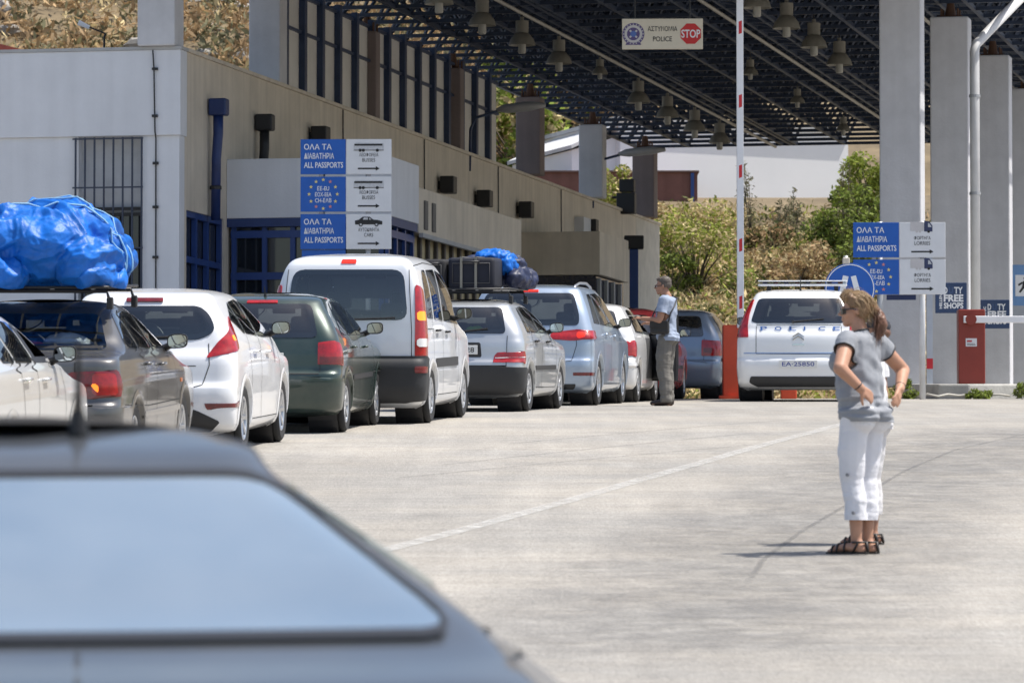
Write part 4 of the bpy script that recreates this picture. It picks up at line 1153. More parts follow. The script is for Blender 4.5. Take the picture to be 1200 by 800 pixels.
# --- white van-like estate (leisure van)
L, Wd, H = 4.0, 1.67, 1.84
kangoo = dict(name='leisure_van', label='tall white leisure van with black bumper and upright red lamps', group=QUEUE, L=L, W=Wd, H=H, hb=1.06, zr=1.70,
    keys=[(.17, .25, L-.34, .70), (.22, .10, L-.17, .79), (.30, .03, L-.08, .815), (.42, .0, L-.02, .83), (.60, .0, L, .835), (.66, .015, L-.01, .835), (.70, .05, L-.03, .835), (.88, .055, L-.1, .835), (.95, .06, L-.3, .832), (1.02, .065, L-.65, .826), (1.10, .07, 3.02, .818),
          (1.40, .11, 2.72, .78), (1.62, .16, 2.38, .725), (1.70, .19, 2.22, .69), (1.755, .24, 2.02, .645), (1.80, .40, 1.8, .55), (1.825, .75, 1.55, .38), (1.836, 1.05, 1.4, .24), (1.84, 1.25, 1.3, .1)],
    crn=(.13, .11, .35, .30, .03), px=496, d=52.8, h=7.2, col=(.74, .76, .79), metal=.1, dust=.08, ya=.72, yfa=3.32, r=.30, spokes=9, cover=True,
    rear_win=[(.66, 1.115), (.60, 1.66)], rw_r=.13, dlo=[(.42, 1.14), (2.78, 1.06), (2.60, 1.25), (2.12, 1.60), (1.5, 1.665), (.62, 1.655), (.50, 1.55)], cuts=[(.40, .80), (.90, 1.48), (1.58, 2.85)],
    wind=[(.66, 1.12), (.58, 1.64)], wind_top=2.22, cab=(.2, 3.1), shelf=0, seats=(1.05, 1.9), mirror=(2.55, 1.14),
    seams=[Y((.84, .35), (.84, 1.62)), Y((1.53, .30), (1.53, 1.64)), Y((2.72, .30), (2.74, .7), (2.66, 1.06)), Y((.84, .30), (2.72, .30)), Y((.30, 1.02), (.84, 1.02)), [('x', .70, .70), ('x', .70, 1.0), ('x', .655, 1.66)], Y((.28, 1.70), (1.0, 1.735), (2.0, 1.71))], hseams=[X((-.70, .70), (0, .695), (.70, .70))],
    sym=[('bumper', [('x', 0, .24), ('x', .62, .24), ('y', .32, .26), ('y', .345, .45), ('y', .345, .70), ('y', .2, .735), ('x', .6, .695), ('x', 0, .69)], TRIM, .022)],
    pair=[('tail_light', [('x', .735, .71), ('y', .30, .715), ('y', .335, 1.10), ('y', .36, 1.44), ('x', .72, 1.50), ('x', .735, 1.10)], RED_L, .012, .03),
          ('door_moulding', Y((.92, .60), (2.6, .60), (2.6, .70), (.92, .70)), TRIM, .012, .015)],
    in_tail_light=[('lit_lamp', [('x', .755, 1.11), ('y', .26, 1.11), ('y', .27, 1.21), ('x', .75, 1.21)], AMB_LIT, .004, .03), ('reversing_lens', [('x', .755, .83), ('y', .26, .83), ('y', .26, .92), ('x', .755, .92)], CLEARL, .003, .03)],
    single=[('third_brake_light', X((-.085, 1.722), (.085, 1.722), (.08, 1.762), (-.08, 1.762)), RED_LIT, .012, .012)], handles=[(1.02, 1.0), (1.72, .98)], handle_mat=BLACK, plate=(.86, .52, None, .004), wiper=(1.12, -.05, .52, 1.14), mirror_mat=BLACK)
kangoo['pair'] += [('bumper_reflector', [('x', .74, .55), ('y', .17, .55), ('y', .17, .62), ('x', .74, .62)], RED_D, .030, .012)]

# --- silver small hatchback with roof luggage
L, Wd, H = 3.72, 1.60, 1.37
saxo = dict(name='hatchback_car', label='silver hatchback with dark bumper carrying strapped suitcases on its roof', group=QUEUE, L=L, W=Wd, H=H, hb=.92, zr=1.28,
    keys=hatch_keys(L, Wd, H, .92, .78, .10, .30, 2.65, 1.90, .585, tail=.04), px=612, d=59.3, h=9.6, col=(.50, .52, .54), metal=.55, dust=.14, ya=.64, yfa=3.03, r=.28, spokes=8, cover=True,
    rear_win=[(.585, .945), (.50, 1.265)], dlo=[(.62, .96), (2.50, .94), (2.30, 1.03), (1.88, 1.25), (1.0, 1.275), (.74, 1.26)], cuts=[(.55, .82), (.88, 1.46), (1.52, 2.55)],
    wind=[(.64, .95), (.52, 1.25)], wind_top=1.90, cab=(.3, 2.8), seats=(.82, 1.6), mirror=(2.32, .98),
    seams=door_seams(.86, 1.49, 2.56, .88, .98)+[[('x', .60, .92), ('x', .60, .56)]], hseams=[X((-.6, .56), (0, .56), (.6, .56))],
    sym=[('bumper', [('x', 0, .22), ('x', .58, .22), ('y', .29, .24), ('y', .315, .40), ('y', .315, .535), ('x', .58, .555), ('x', 0, .555)], TRIM, .022), ('plate_recess', X((0, .66), (.30, .66), (.28, .84), (0, .84)), BLACK, .002)],
    pair=[('tail_light', [('x', .44, .585), ('y', .24, .58), ('y', .27, .65), ('y', .22, .735), ('x', .50, .73), ('x', .45, .68)], RED_L, .010, .02), ('door_moulding', Y((.95, .50), (2.5, .50), (2.5, .555), (.95, .555)), BLACK, .010, .01)],
    in_tail_light=[('lamp_band', [('x', .46, .645), ('y', .22, .65), ('y', .22, .668), ('x', .46, .665)], CLEARL, .003, .005)],
    handles=[(1.04, .85), (1.88, .84)], handle_mat=BLACK, plate=(.75, .50, 'XEA 7028', .006), wiper=(.955, -.06, .36, 1.0), mirror_mat=BLACK)

# --- pale blue people carrier
L, Wd, H = 4.40, 1.77, 1.63
mpv = dict(name='people_carrier', label='pale blue people carrier with roof rails and wide red tail lamps', group=QUEUE, L=L, W=Wd, H=H, hb=1.02, zr=1.53,
    keys=hatch_keys(L, Wd, H, 1.02, .86, .13, .36, 3.55, 2.55, .66, zr=1.53, tail=.04), px=694, d=65.3, h=8.2, col=(.36, .44, .55), metal=.45, dust=.08, ya=.78, yfa=3.48, r=.315, spokes=7,
    rear_win=[(.68, 1.07), (.68, 1.20), (.585, 1.50)], dlo=[(.62, 1.10), (3.30, 1.03), (3.05, 1.15), (2.48, 1.45), (1.8, 1.51), (.85, 1.49)], cuts=[(.55, 1.12), (1.2, 1.98), (2.05, 3.3)],
    wind=[(.70, 1.06), (.57, 1.49)], wind_top=2.55, cab=(.3, 3.6), shelf=0, seats=(1.35, 2.2), mirror=(3.05, 1.08),
    seams=door_seams(1.16, 2.02, 3.2, .98, 1.1)+[[('x', .655, 1.02), ('x', .66, .80), ('x', .60, .60), ('x', .5, .585)]], hseams=[X((-.5, .585), (0, .58), (.5, .585))],
    sym=[('bumper_insert', X((0, .22), (.62, .22), (.66, .29), (0, .30)), TRIM, .008)],
    pair=[('tail_light', [('x', .30, .875), ('x', .62, .865), ('y', .42, .89), ('y', .44, 1.0), ('x', .66, 1.015), ('x', .32, .97)], RED_L, .012, .02), ('reflector', [('x', .62, .40), ('y', .26, .40), ('y', .26, .445), ('x', .62, .445)], RED_D, .006, .01)],
    in_tail_light=[('lit_lamp', [('x', .66, .895), ('x', .77, .9), ('x', .77, .975), ('x', .66, .98)], RED_LIT, .004, .03)],
    single=[('third_brake_light', X((-.12, 1.515), (.12, 1.515), (.115, 1.54), (-.115, 1.54)), RED_LIT, .014, .006)], handles=[(1.42, .95), (2.3, .93)], plate=(.70, .52, None, .004), mirror_mat=BLACK, exhaust=.5)

# --- white hatchback with its front door open
L, Wd, H = 3.85, 1.66, 1.43
whatch = dict(name='hatchback_car', label='white hatchback with its dark-trimmed front door open beside the man', group=QUEUE, L=L, W=Wd, H=H, hb=.95, zr=1.34,
    keys=hatch_keys(L, Wd, H, .95, .80, .12, .36, 2.85, 2.02, .60, tail=.05), px=741, d=70.0, h=7.5, col=(.72, .72, .72), dust=.12, ya=.68, yfa=3.16, r=.29, spokes=8, cover=True,
    rear_win=[(.60, .98), (.50, 1.315)], dlo=[(.60, 1.0), (2.65, .97), (2.45, 1.06), (2.0, 1.30), (1.0, 1.335), (.80, 1.32)], cuts=[(.55, 1.52), (1.58, 2.7)], open=((1, 1),),
    wind=[(.66, .98), (.53, 1.31)], wind_top=2.02, cab=(.3, 3.0), seats=(.85, 1.65), mirror=(2.48, 1.0),
    seams=[Y((1.55, .28), (1.55, 1.3)), Y((2.68, .28), (2.66, .95)), [('x', .62, .95), ('x', .60, .62)]], hseams=[X((-.6, .62), (0, .615), (.6, .62))],
    sym=[('bumper', [('x', 0, .23), ('x', .6, .23), ('y', .32, .24), ('y', .34, .40), ('y', .34, .57), ('x', .6, .585), ('x', 0, .585)], None, .02)],
    pair=[('tail_light', [('x', .60, .655), ('y', .26, .65), ('y', .30, .80), ('y', .26, .89), ('x', .64, .87)], RED_L, .012, .04), ('bumper_strip', [('x', .3, .50), ('y', .30, .50), ('y', .30, .525), ('x', .3, .525)], CHROME, .026, .005),
          ('door_opening', Y((1.60, .34), (2.64, .34), (2.64, .93), (1.60, .93)), DARKIN, .004, .04)],
    handles=[], plate=(.72, .52, None, .004), mirror_mat=BLACK)

# --- red car
L, Wd, H = 3.85, 1.66, 1.42
red = dict(name='hatchback_car', label='red hatchback mostly hidden behind the man and white hatchback', group=QUEUE, L=L, W=Wd, H=H, hb=.95, zr=1.33,
    keys=hatch_keys(L, Wd, H, .95, .80, .12, .40, 2.75, 2.0, .60), px=779, d=74.8, h=7.0, col=(.50, .03, .03), dust=.1, ya=.68, yfa=3.10, r=.29, spokes=8, cover=True,
    rear_win=[(.58, .98), (.50, 1.30)], dlo=[(.60, 1.0), (2.55, .97), (2.35, 1.06), (1.95, 1.30), (1.0, 1.325), (.80, 1.31)], cuts=[(.55, 1.50), (1.56, 2.6)],
    wind=[(.66, .98), (.53, 1.30)], wind_top=2.0, cab=(.3, 2.9), seats=(.85, 1.65), mirror=(2.40, 1.0),
    seams=door_seams(.9, 1.53, 2.6, .9, 1.0), sym=[('bumper', [('x', 0, .23), ('x', .6, .23), ('y', .32, .24), ('y', .34, .56), ('x', .6, .58), ('x', 0, .58)], None, .02)],
    pair=[('tail_light', [('x', .58, .66), ('y', .26, .66), ('y', .24, .88), ('x', .62, .88)], RED_D, .010, .03), ('door_moulding', Y((1.0, .48), (2.5, .48), (2.5, .53), (1.0, .53)), TRIM, .010, .01)], handles=[(1.1, .86)], plate=(.74, .52, None, .003), mirror_mat=BLACK)

# --- blue-grey hatchback at the head
L, Wd, H = 4.15, 1.73, 1.46
golf = dict(name='hatchback_car', label='blue-grey hatchback with red block tail lamp stopped beside orange barrier cabinet', group=QUEUE, L=L, W=Wd, H=H, hb=.98, zr=1.36,
    keys=hatch_keys(L, Wd, H, .98, .82, .11, .33, 3.0, 2.15, .61, tail=.05), px=842, d=79.0, h=9.0, col=(.22, .28, .36), metal=.5, dust=.1, ya=.72, yfa=3.23, r=.305, spokes=6, cover=True,
    rear_win=[(.60, 1.0), (.51, 1.335)], dlo=[(.75, 1.03), (2.78, 1.0), (2.6, 1.08), (2.1, 1.32), (1.2, 1.355), (.95, 1.34)], cuts=[(.7, 1.62), (1.7, 2.8)],
    wind=[(.68, 1.0), (.54, 1.33)], wind_top=2.15, cab=(.3, 3.1), seats=(.9, 1.75), mirror=(2.55, 1.04), seams=door_seams(1.0, 1.66, 2.82, .95, 1.05)+[[('x', .60, .98), ('x', .60, .62)]],
    sym=[('bumper', [('x', 0, .23), ('x', .6, .23), ('y', .34, .24), ('y', .36, .57), ('x', .6, .59), ('x', 0, .59)], None, .02)],
    pair=[('tail_light', [('x', .56, .69), ('y', .28, .69), ('y', .28, .94), ('x', .56, .95)], RED_L, .012, .02)], in_tail_light=[('lamp_band', [('x', .60, .74), ('x', .74, .74), ('x', .74, .82), ('x', .60, .82)], RED_D, .003, .02)],
    handles=[(1.2, .9), (2.0, .9)], plate=(.74, .52, None, .003), mirror_mat=BLACK)

# --- grey saloon under the blue bundle
L, Wd, H = 4.50, 1.71, 1.42
almera = dict(name='saloon_car', label='grey brown saloon with amber-lit tail lamp under the big blue tarpaulin bundle', group=QUEUE, L=L, W=Wd, H=H, hb=.98, zr=1.32,
    keys=sedan_keys(L, Wd, H, .98, .80, .985, .62, 1.22, 3.15, 2.35, .60, zr=1.33), px=146, d=39.4, h=4.6, col=(.10, .10, .102), metal=.5, dust=.12, ya=.98, yfa=3.58, r=.30, spokes=7,
    rear_win=[(.66, 1.025), (.52, 1.31)], rw_r=.06, dlo=[(.95, 1.08), (1.02, 1.03), (2.98, .99), (2.8, 1.08), (2.32, 1.28), (1.7, 1.325), (1.30, 1.315)], cuts=[(.95, 1.36), (1.42, 1.98), (2.05, 3.0)],
    glass=glass('sky_reflecting_car_glass', (.74, .80, .80), .26), wind=[(.66, 1.02), (.54, 1.30)], wind_top=2.35, cab=(.68, 3.35), shelf=.55, seats=(1.30, 2.05), mirror=(2.80, 1.02),
    seams=door_seams(1.40, 2.02, 3.05, .95, 1.05)+[[('x', .50, .97), ('x', .50, .62)], Y((.40, .60), (1.5, .56), (3.2, .56))], hseams=[X((-.5, .62), (0, .62), (.5, .62))],
    sym=[('bumper', [('x', 0, .24), ('x', .6, .24), ('y', .58, .25), ('y', .60, .42), ('y', .60, .585), ('x', .6, .60), ('x', 0, .60)], None, .022)],
    pair=[('tail_light', [('x', .36, .66), ('x', .6, .655), ('y', .20, .66), ('y', .24, .76), ('y', .20, .885), ('x', .5, .88), ('x', .40, .83)], RED_D, .010, .03), ('door_moulding', Y((1.3, .47), (3.2, .47), (3.2, .52), (1.3, .52)), None, .012, .01)],
    in_tail_light=[('lamp_band', [('x', .64, .685), ('y', .17, .685), ('y', .17, .86), ('x', .64, .86)], RED_L, .004, .03), ('amber_lamp', [('x', .69, .71), ('y', .10, .71), ('y', .10, .775), ('x', .69, .775)], AMB_LIT, .007, .03)],
    handles=[(1.52, .90), (2.25, .88)], plate=(.74, .52, None, .004), mirror_mat=BLACK)
almera['pair'] += [('side_repeater', Y((3.30, .70), (3.40, .70), (3.40, .735), (3.30, .735)), AMBER, .006, .01)]

# --- silver saloon behind it, leaving the frame
L, Wd, H = 4.45, 1.72, 1.42
silver = dict(name='saloon_car', label='pale silver saloon cut off by the picture edge with open side window', group=QUEUE, L=L, W=Wd, H=H, hb=.98, zr=1.32,
    keys=sedan_keys(L, Wd, H, .98, .80, .985, .62, 1.22, 3.15, 2.35, .60, zr=1.33), px=-2, d=34.9, h=5.0, col=(.66, .66, .65), metal=.3, dust=.1, ya=.98, yfa=3.58, r=.30, spokes=7,
    rear_win=[(.66, 1.025), (.52, 1.31)], dlo=[(.95, 1.08), (1.02, 1.03), (2.98, .99), (2.8, 1.08), (2.32, 1.28), (1.7, 1.325), (1.30, 1.315)], cuts=[(.95, 1.36), (1.42, 1.98), (2.05, 3.0)], open=((1, 2),),
    wind=[(.66, 1.02), (.54, 1.30)], wind_top=2.35, cab=(.68, 3.35), shelf=.55, seats=(1.30, 2.05), mirror=(2.80, 1.02),
    seams=door_seams(1.40, 2.02, 3.05, .95, 1.05), pair=[('tail_light', [('x', .36, .66), ('y', .36, .66), ('y', .40, .76), ('x', .5, .88)], RED_D, .010, .03)], handles=[(1.52, .90), (2.25, .88)], plate=(.74, .52, None, .004), mirror_mat=BLACK)

# --- blurred dark car close to the camera
L, Wd, H = 4.62, 1.80, 1.378
near = dict(name='saloon_car', label='out-of-focus blue-grey saloon seen close from behind, sky in its rear window', group=QUEUE, L=L, W=Wd, H=H, hb=1.0, zr=1.285,
    keys=sedan_keys(L, Wd, H, 1.0, .82, 1.015, .56, 1.42, 3.20, 2.45, .455, zr=1.300, top=.45, gw=.872), px=570, d=8.35, h=-6, mirror_sides=(-1,), seat_dz=-.22, seat_x=.30, coat=.6, prough=.45, col=(.055, .062, .072), metal=.15, dust=.10, ya=.98, yfa=3.65, r=.315, spokes=7,
    rear_win=[(.738, 1.055), (.445, 1.290)], rw_r=.08, seal=True, glass=dusty(glass('boosted_sky_reflection_glass', (.25, .34, .40), .62, 1.5, .04, (.86, 1.0, 1.0)), .22, 1.6), dlo=[(.95, 1.09), (3.05, 1.05), (2.85, 1.10), (2.42, 1.225), (1.8, 1.262), (1.45, 1.25)], cuts=[(1.5, 1.95), (2.02, 3.1)],  # rear glass reflection is boosted and tinted cyan to brighten the sky in it
    wind=[(.62, 1.08), (.36, 1.235)], wind_top=2.45, cab=(.66, 3.4), shelf=.6, seats=(1.40, 2.15), mirror=(2.85, 1.0), crn=(.13, .12, .35, .3, .05),
    seams=door_seams(1.40, 2.02, 3.05, .95, 1.05)+[[('x', .62, .90), ('x', .60, .70)]], sym=[('bumper', [('x', 0, .24), ('x', .6, .24), ('y', .58, .25), ('y', .60, .585), ('x', .6, .60), ('x', 0, .60)], None, .022)],
    pair=[('tail_light', [('x', .30, .72), ('y', .30, .72), ('y', .34, .80), ('y', .26, .875), ('x', .32, .87)], RED_L, .012, .03)], single=[('boot_trim', X((-.42, .86), (.42, .86), (.42, .895), (-.42, .895)), RED_D, .008, .008)],
    handles=[(1.52, .88), (2.25, .87)], plate=(.66, .52, None, .004), aerial=(.12, 1.75, 1.366, .16, .05))

# --- police car
L, Wd, H = 4.45, 1.82, 1.66
police = dict(name='police_car', label='white police car with POLICE lettering and roof light bar parked facing away', L=L, W=Wd, H=H, hb=1.10, zr=1.55,
    keys=hatch_keys(L, Wd, H, 1.10, .90, .14, .42, 3.65, 2.6, .67, zr=1.55, tail=.035, top=.6), px=1003, d=71.6, h=6.0, col=(.80, .81, .82), dust=.05, ya=.80, yfa=3.52, r=.315, spokes=7, crn=(.26, .20, .35, .3, .06),
    rear_win=[(.62, 1.145), (.70, 1.17), (.60, 1.51)], dlo=[(.75, 1.18), (3.4, 1.1), (3.1, 1.22), (2.5, 1.47), (1.8, 1.53), (1.0, 1.52)], cuts=[(.7, 1.2), (1.28, 2.0), (2.08, 3.4)],
    wind=[(.72, 1.14), (.58, 1.51)], wind_top=2.6, cab=(.3, 3.7), shelf=.5, seats=(1.2, 2.1), mirror=(3.1, 1.16), seams=door_seams(1.24, 2.04, 3.3, 1.05, 1.2)+[[('x', .62, 1.10), ('x', .62, .70)]], hseams=[X((-.62, .70), (0, .695), (.62, .70)), X((-.62, 1.12), (0, 1.125), (.62, 1.12))],
    sym=[('bumper_insert', [('x', 0, .22), ('x', .6, .22), ('x', .72, .28), ('x', .70, .37), ('x', 0, .38)], TRIM, .010), ('plate_recess', X((0, .46), (.42, .46), (.43, .64), (0, .64)), None, .004)],
    pair=[('tail_light', [('x', .73, .93), ('y', .34, .92), ('y', .40, 1.15), ('y', .58, 1.46), ('y', .50, 1.50), ('x', .725, 1.28), ('x', .745, 1.12)], RED_L, .012, .03)],
    single=[('boot_handle', X((-.09, .82), (.09, .82), (.085, .85), (-.085, .85)), CHROME, .006, .006), ('stripe', X((-.80, .70), (.80, .70), (.80, .712), (-.80, .712)), M_('blue_stripe', (.10, .25, .55), .4, var=0), .008, .001)],
    handles=[(1.5, 1.0), (2.35, .98)], plate=(.55, .56, 'EA\u00b725850', .010), plate_ink=BLUEINK, wiper=(1.16, -.08, .36, 1.2), mirror_mat=None, aerial=(-.0, .75, 1.63, .22, .08))

CARS = {}
for nm, sp in (('fiesta', fiesta), ('polo', polo), ('kangoo', kangoo), ('saxo', saxo), ('mpv', mpv), ('whatch', whatch), ('red', red), ('golf', golf), ('almera', almera), ('silver', silver), ('near', near), ('police', police)):
    CARS[nm] = build_car(sp)

# open front door of the white hatchback: white skin outside, dark trim and window frame inside
root, sh, PW = CARS['whatch']
hx, hy = sh.at(sh.P('y', 2.66, .9), .9).x, 2.66
dm = MB()
prof = [(0, .30), (-1.05, .30), (-1.07, .55), (-1.07, .93), (0, .95)]
dm.prism([(y, z) for y, z in prof], .05)
Md = Matrix.Translation((hx-.01, hy, 0)) @ Matrix.Rotation(R(28+90), 4, 'Z')
do = dm.xf(Md @ Matrix.Rotation(R(0), 4, 'Z')).build('door', PW, root, bevel=.012)
tr = MB().prism([(-.03, .33), (-1.03, .33), (-1.05, .55), (-1.05, .955), (-.02, .97)], .035, .05); tr.xf(Md).build('door_trim', DARKIN, do, bevel=.01)
hl = MB()
for z in (.42, .60, .76): hl.bar((-.15, .095, z), (-.92, .095, z+.02), .02, .045)
hl.xf(Md).build('door_pocket', BLACK, do)
gp_ = MB()
fr = [(-.02, .955), (-.30, 1.10), (-.62, 1.30), (-1.05, 1.31), (-1.07, .94)]
for a, b in zip(fr[:-1], fr[1:]): gp_.bar((a[0], .03, a[1]), (b[0], .03, b[1]), .04, .04)
gp_.xf(Md).build('window_frame', BLACK, do)
g2 = MB().add([(x, .03, z) for x, z in fr], [tuple(range(5))]); g2.xf(Md).build('window_glass', GLASS, do)

# roof rails of the people carrier
root, sh, _ = CARS['mpv']
for s in (1, -1):
    pts = [(s*.56, y, z) for y, z in ((.62, 1.545), (.72, 1.60), (1.2, 1.645), (1.9, 1.65), (2.35, 1.60), (2.48, 1.55))]
    MB().tube(pts, .017, 8).build('roof_rail', ALLOY, root, True)

# police car: light bar, lettering, badge
root, sh, _ = CARS['police']
lb = MB()
lb.box(-.66, .66, 1.30, 1.56, 1.705, 1.735); lbo = lb.build('light_bar', M_('light_bar_grey', (.55, .56, .58), .35), root, bevel=.012)
MB().box(-.66, .66, 1.31, 1.55, 1.775, 1.79).build('light_bar_lid', WHITE_P, lbo, bevel=.006)
MB().box(-.645, .645, 1.33, 1.53, 1.735, 1.775).build('clear_cover', glass('light_bar_cover', (.75, .8, .85), .1), lbo)
bl = M_('blue_beacon_lens', (.03, .05, .25), .2, var=0); rl = M_('red_beacon_lens', (.3, .02, .03), .2, var=0)
for k, x in enumerate(np.linspace(-.56, .56, 8)):
    MB().lathe([(0, 1.735), (.035, 1.735), (.035, 1.77), (0, 1.77)], 12, Matrix.Translation((x, 1.43, 0))).build('beacon', (bl, rl)[k % 2], lbo)
for x in (-.5, .5): MB().box(x-.03, x+.03, 1.36, 1.50, 1.60, 1.706).build('mounting_foot', BLACK, lbo)
vp = MB()
for x in (-.45, -.15, .15, .45): vp.box(x-.06, x+.06, .62, .70, 1.585, 1.615)
vp.build('roof_vents', TRIM, root, bevel=.01)
def shell_text(sh, txt, x0, x1, z0, z1, mat, name, parent, off=.009, lift=0, bold=.0):
    vs, fs = text_mesh(txt, x1-x0, z1-z0, x0, z0, bold=bold)
    out = [sh.off(sh.P('x', x, min(z, sh.zmax)), z, off) for x, y, z in vs]
    return mesh_obj(name, out, fs, mat, parent)
PB = M_('police_blue', (.04, .12, .36), .4, var=0)
xs = np.linspace(-.56, .50, 6)
for ch, x in zip('POLICE', xs):
    shell_text(sh, ch, x, x+(.10 if ch != 'I' else .022), 1.035, 1.095, PB, 'letter', root, bold=.02)
ch_ = MB()
for zc in (.955, 1.0):
    for s in (1, -1):
        a = sh.off(sh.P('x', 0.002*s, zc), zc, .012); b = sh.off(sh.P('x', s*.085, zc-.055), zc-.055, .012)
        ch_.bar(a, b, .018, .012)
ch_.build('chevron_badge', CHROME, root)
# van badge and lettering
root, sh, _ = CARS['kangoo']
bd = MB(); zc = .93
for a, b in (((0, .06), (.045, 0)), ((.045, 0), (0, -.06)), ((0, -.06), (-.045, 0)), ((-.045, 0), (0, .06))):
    bd.bar(sh.off(sh.P('x', a[0], zc+a[1]), zc+a[1], .012), sh.off(sh.P('x', b[0], zc+b[1]), zc+b[1], .012), .018, .014)
bd.build('diamond_badge', CHROME, root)
# ------------------------------------------------------------------ signs
SBLUE = M_('sign_blue', (.008, .095, .42), .45, var=.08, scale=4)
SWHITE = M_('sign_white', (.66, .67, .69), .5, var=.05, scale=4)
STXT = M_('sign_letter_white', (.75, .76, .78), .5, var=0)
SGREY = M_('sign_back_grey', (.25, .25, .26), .6)
STEEL = M_('galvanised_steel', (.40, .41, .42), .5, metal=.5, var=.15)
STAR = M_('star_yellow', (.72, .60, .22), .5, var=0)
STARR = M_('star_faded_red', (.60, .22, .20), .5, var=0)
FADED = M_('faded_print', (.50, .51, .53), .6, var=.15, scale=30)
class Art:
    """flat print laid 1.5 mm proud of a sign face"""
    def __init__(s): s.v = []; s.f = []
    def add(s, vf):
        n = len(s.v); s.v += vf[0]; s.f += [tuple(i+n for i in f) for f in vf[1]]; return s
    def text(s, *a, **k): return s.add(text_mesh(*a, **k))
    def rect(s, x0, x1, z0, z1, y=-.004): return s.add(([(x0, y, z0), (x1, y, z0), (x1, y, z1), (x0, y, z1)], [(0, 1, 2, 3)]))
    def poly(s, pts, y=-.004): return s.add(([(x, y, z) for x, z in pts], [tuple(range(len(pts)))]))
    def build(s, nm, mat, par): return mesh_obj(nm, s.v, s.f, mat, par)
def arrow(a, x0, x1, z): a.rect(x0, x1-.05, z-.012, z+.012); a.poly([(x1-.06, z-.035), (x1, z), (x1-.06, z+.035)])
def passport_sign(root, rows, w, h, gap):
    """rows top to bottom: (blue kind, white kind); origin at the sign's lower left front"""
    n = len(rows); hw = w/2
    for k, (kb, kw) in enumerate(rows):
        z0 = (n-1-k)*(h+gap); cz = z0+h/2
        b = MB().box(0, hw-.004, 0, .03, z0, z0+h).build('blue_panel', SBLUE, root, bevel=.004)
        t = Art()
        if kb == 'pass':
            t.text('ΟΛΑ ΤΑ', height=h*.165, xs=.055, zs=cz+h*.20, bold=.012)
            t.text('ΔΙΑΒΑΤΗΡΙΑ', width=hw*.66, height=h*.165, xs=.055, zs=cz-h*.06, bold=.012)
            t.text('ALL PASSPORTS', width=hw*.86, height=h*.165, xs=.055, zs=cz-h*.32, bold=.014)
        else:
            for s_, dz in (('ΕΕ-EU', .10), ('ΕΟΧ-EEA', -.07), ('CH-ΕΛΒ', -.24)):
                t.text(s_, width=hw*(.26 if 'EU' in s_ else .36), height=h*.125, xs=hw/2, zs=cz+h*dz, align='c', bold=.012)
            st = Art(); sr = Art()
            for i in range(12):
                a = 2*math.pi*i/12; (sr if i in (2, 8, 10) else st).add(star(hw/2+math.cos(a)*hw*.31, cz+math.sin(a)*h*.41, .032))
            st.build('stars', STAR, b); sr.build('faded_stars', STARR, b)
        t.build('lettering', STXT, b)
        p = MB().box(hw+.004, w, 0, .03, z0, z0+h).build('white_panel', SWHITE, root, bevel=.004)
        t = Art(); cx = hw*1.5
        if kw == 'bus':
            g = Art(); x0, x1, zb = cx-hw*.33, cx+hw*.33, cz+h*.18
            g.poly([(x0, zb), (x1, zb), (x1, zb+h*.20), (x0+.03, zb+h*.22), (x0, zb+h*.15)]); g.build('bus_print', FADED, p)
            t.rect(x0+.01, x1-.02, zb+h*.13, zb+h*.185, y=-.006)
            for x in (x0+.10, x0+.15, x1-.10): t.add(disc(x, zb, .025, y=-.007, n=14))
            t.rect(x0, x1, zb-.004, zb+.006, y=-.0055)
            for s_, dz, wd in (('ΛΕΩΦΟΡΕΙΑ', .0, .42), ('BUSSES', -.15, .28)): t.text(s_, width=hw*wd, height=h*.105, xs=cx, zs=cz+h*dz, align='c')
        elif kw == 'car':
            x0, x1, zb = cx-hw*.30, cx+hw*.30, cz+h*.20
            t.poly([(x0, zb), (x1, zb), (x1, zb+.05), (x1-.07, zb+.07), (x1-.14, zb+.075), (x1-.20, zb+.12), (x0+.12, zb+.12), (x0+.06, zb+.075), (x0, zb+.06)], y=-.0045)
            g = Art(); g.poly([(x0+.12, zb+.075), (x0+.20, zb+.075), (x0+.20, zb+.108), (x0+.14, zb+.108)], y=-.006); g.poly([(x0+.22, zb+.075), (x1-.17, zb+.075), (x1-.21, zb+.108), (x0+.22, zb+.108)], y=-.006)
            for x in (x0+.09, x1-.09): g.add(disc(x, zb, .016, y=-.008, n=12))
            for x in (x0+.09, x1-.09): t.add(disc(x, zb, .032, y=-.006, n=14))
            g.build('car_print', FADED, p)
            for s_, dz, wd in (('ΑΥΤΟΚΙΝΗΤΑ', .0, .46), ('CARS', -.15, .20)): t.text(s_, width=hw*wd, height=h*.105, xs=cx, zs=cz+h*dz, align='c')
        else:
            x0, x1, zb = cx-hw*.26, cx+hw*.22, cz+h*.20
            g = Art(); g.rect(x0, x1-.14, zb+.03, zb+.17)
            for x in (x0+.10, x0+.15): g.add(disc(x, zb+.02, .02, y=-.0045, n=12))
            g.build('faded_lorry_print', M_('faded_lorry_print', (.52, .50, .50), .6, var=.1), p)
            c_ = Art(); c_.poly([(x1-.13, zb+.02), (x1, zb+.02), (x1, zb+.11), (x1-.05, zb+.18), (x1-.13, zb+.19)]); c_.build('lorry_cab_print', M_('cab_navy_print', (.03, .04, .10), .5), p)
            g2 = Art(); g2.poly([(x1-.07, zb+.09), (x1-.01, zb+.09), (x1-.05, zb+.15), (x1-.07, zb+.15)], y=-.006); g2.build('cab_window_print', FADED, p)
            t.add(disc(x1-.06, zb+.02, .022, y=-.006, n=12))
            for s_, dz, wd in (('ΦΟΡΤΗΓΑ', .0, .36), ('LORRIES', -.15, .34)): t.text(s_, width=hw*wd, height=h*.105, xs=cx, zs=cz+h*dz, align='c')
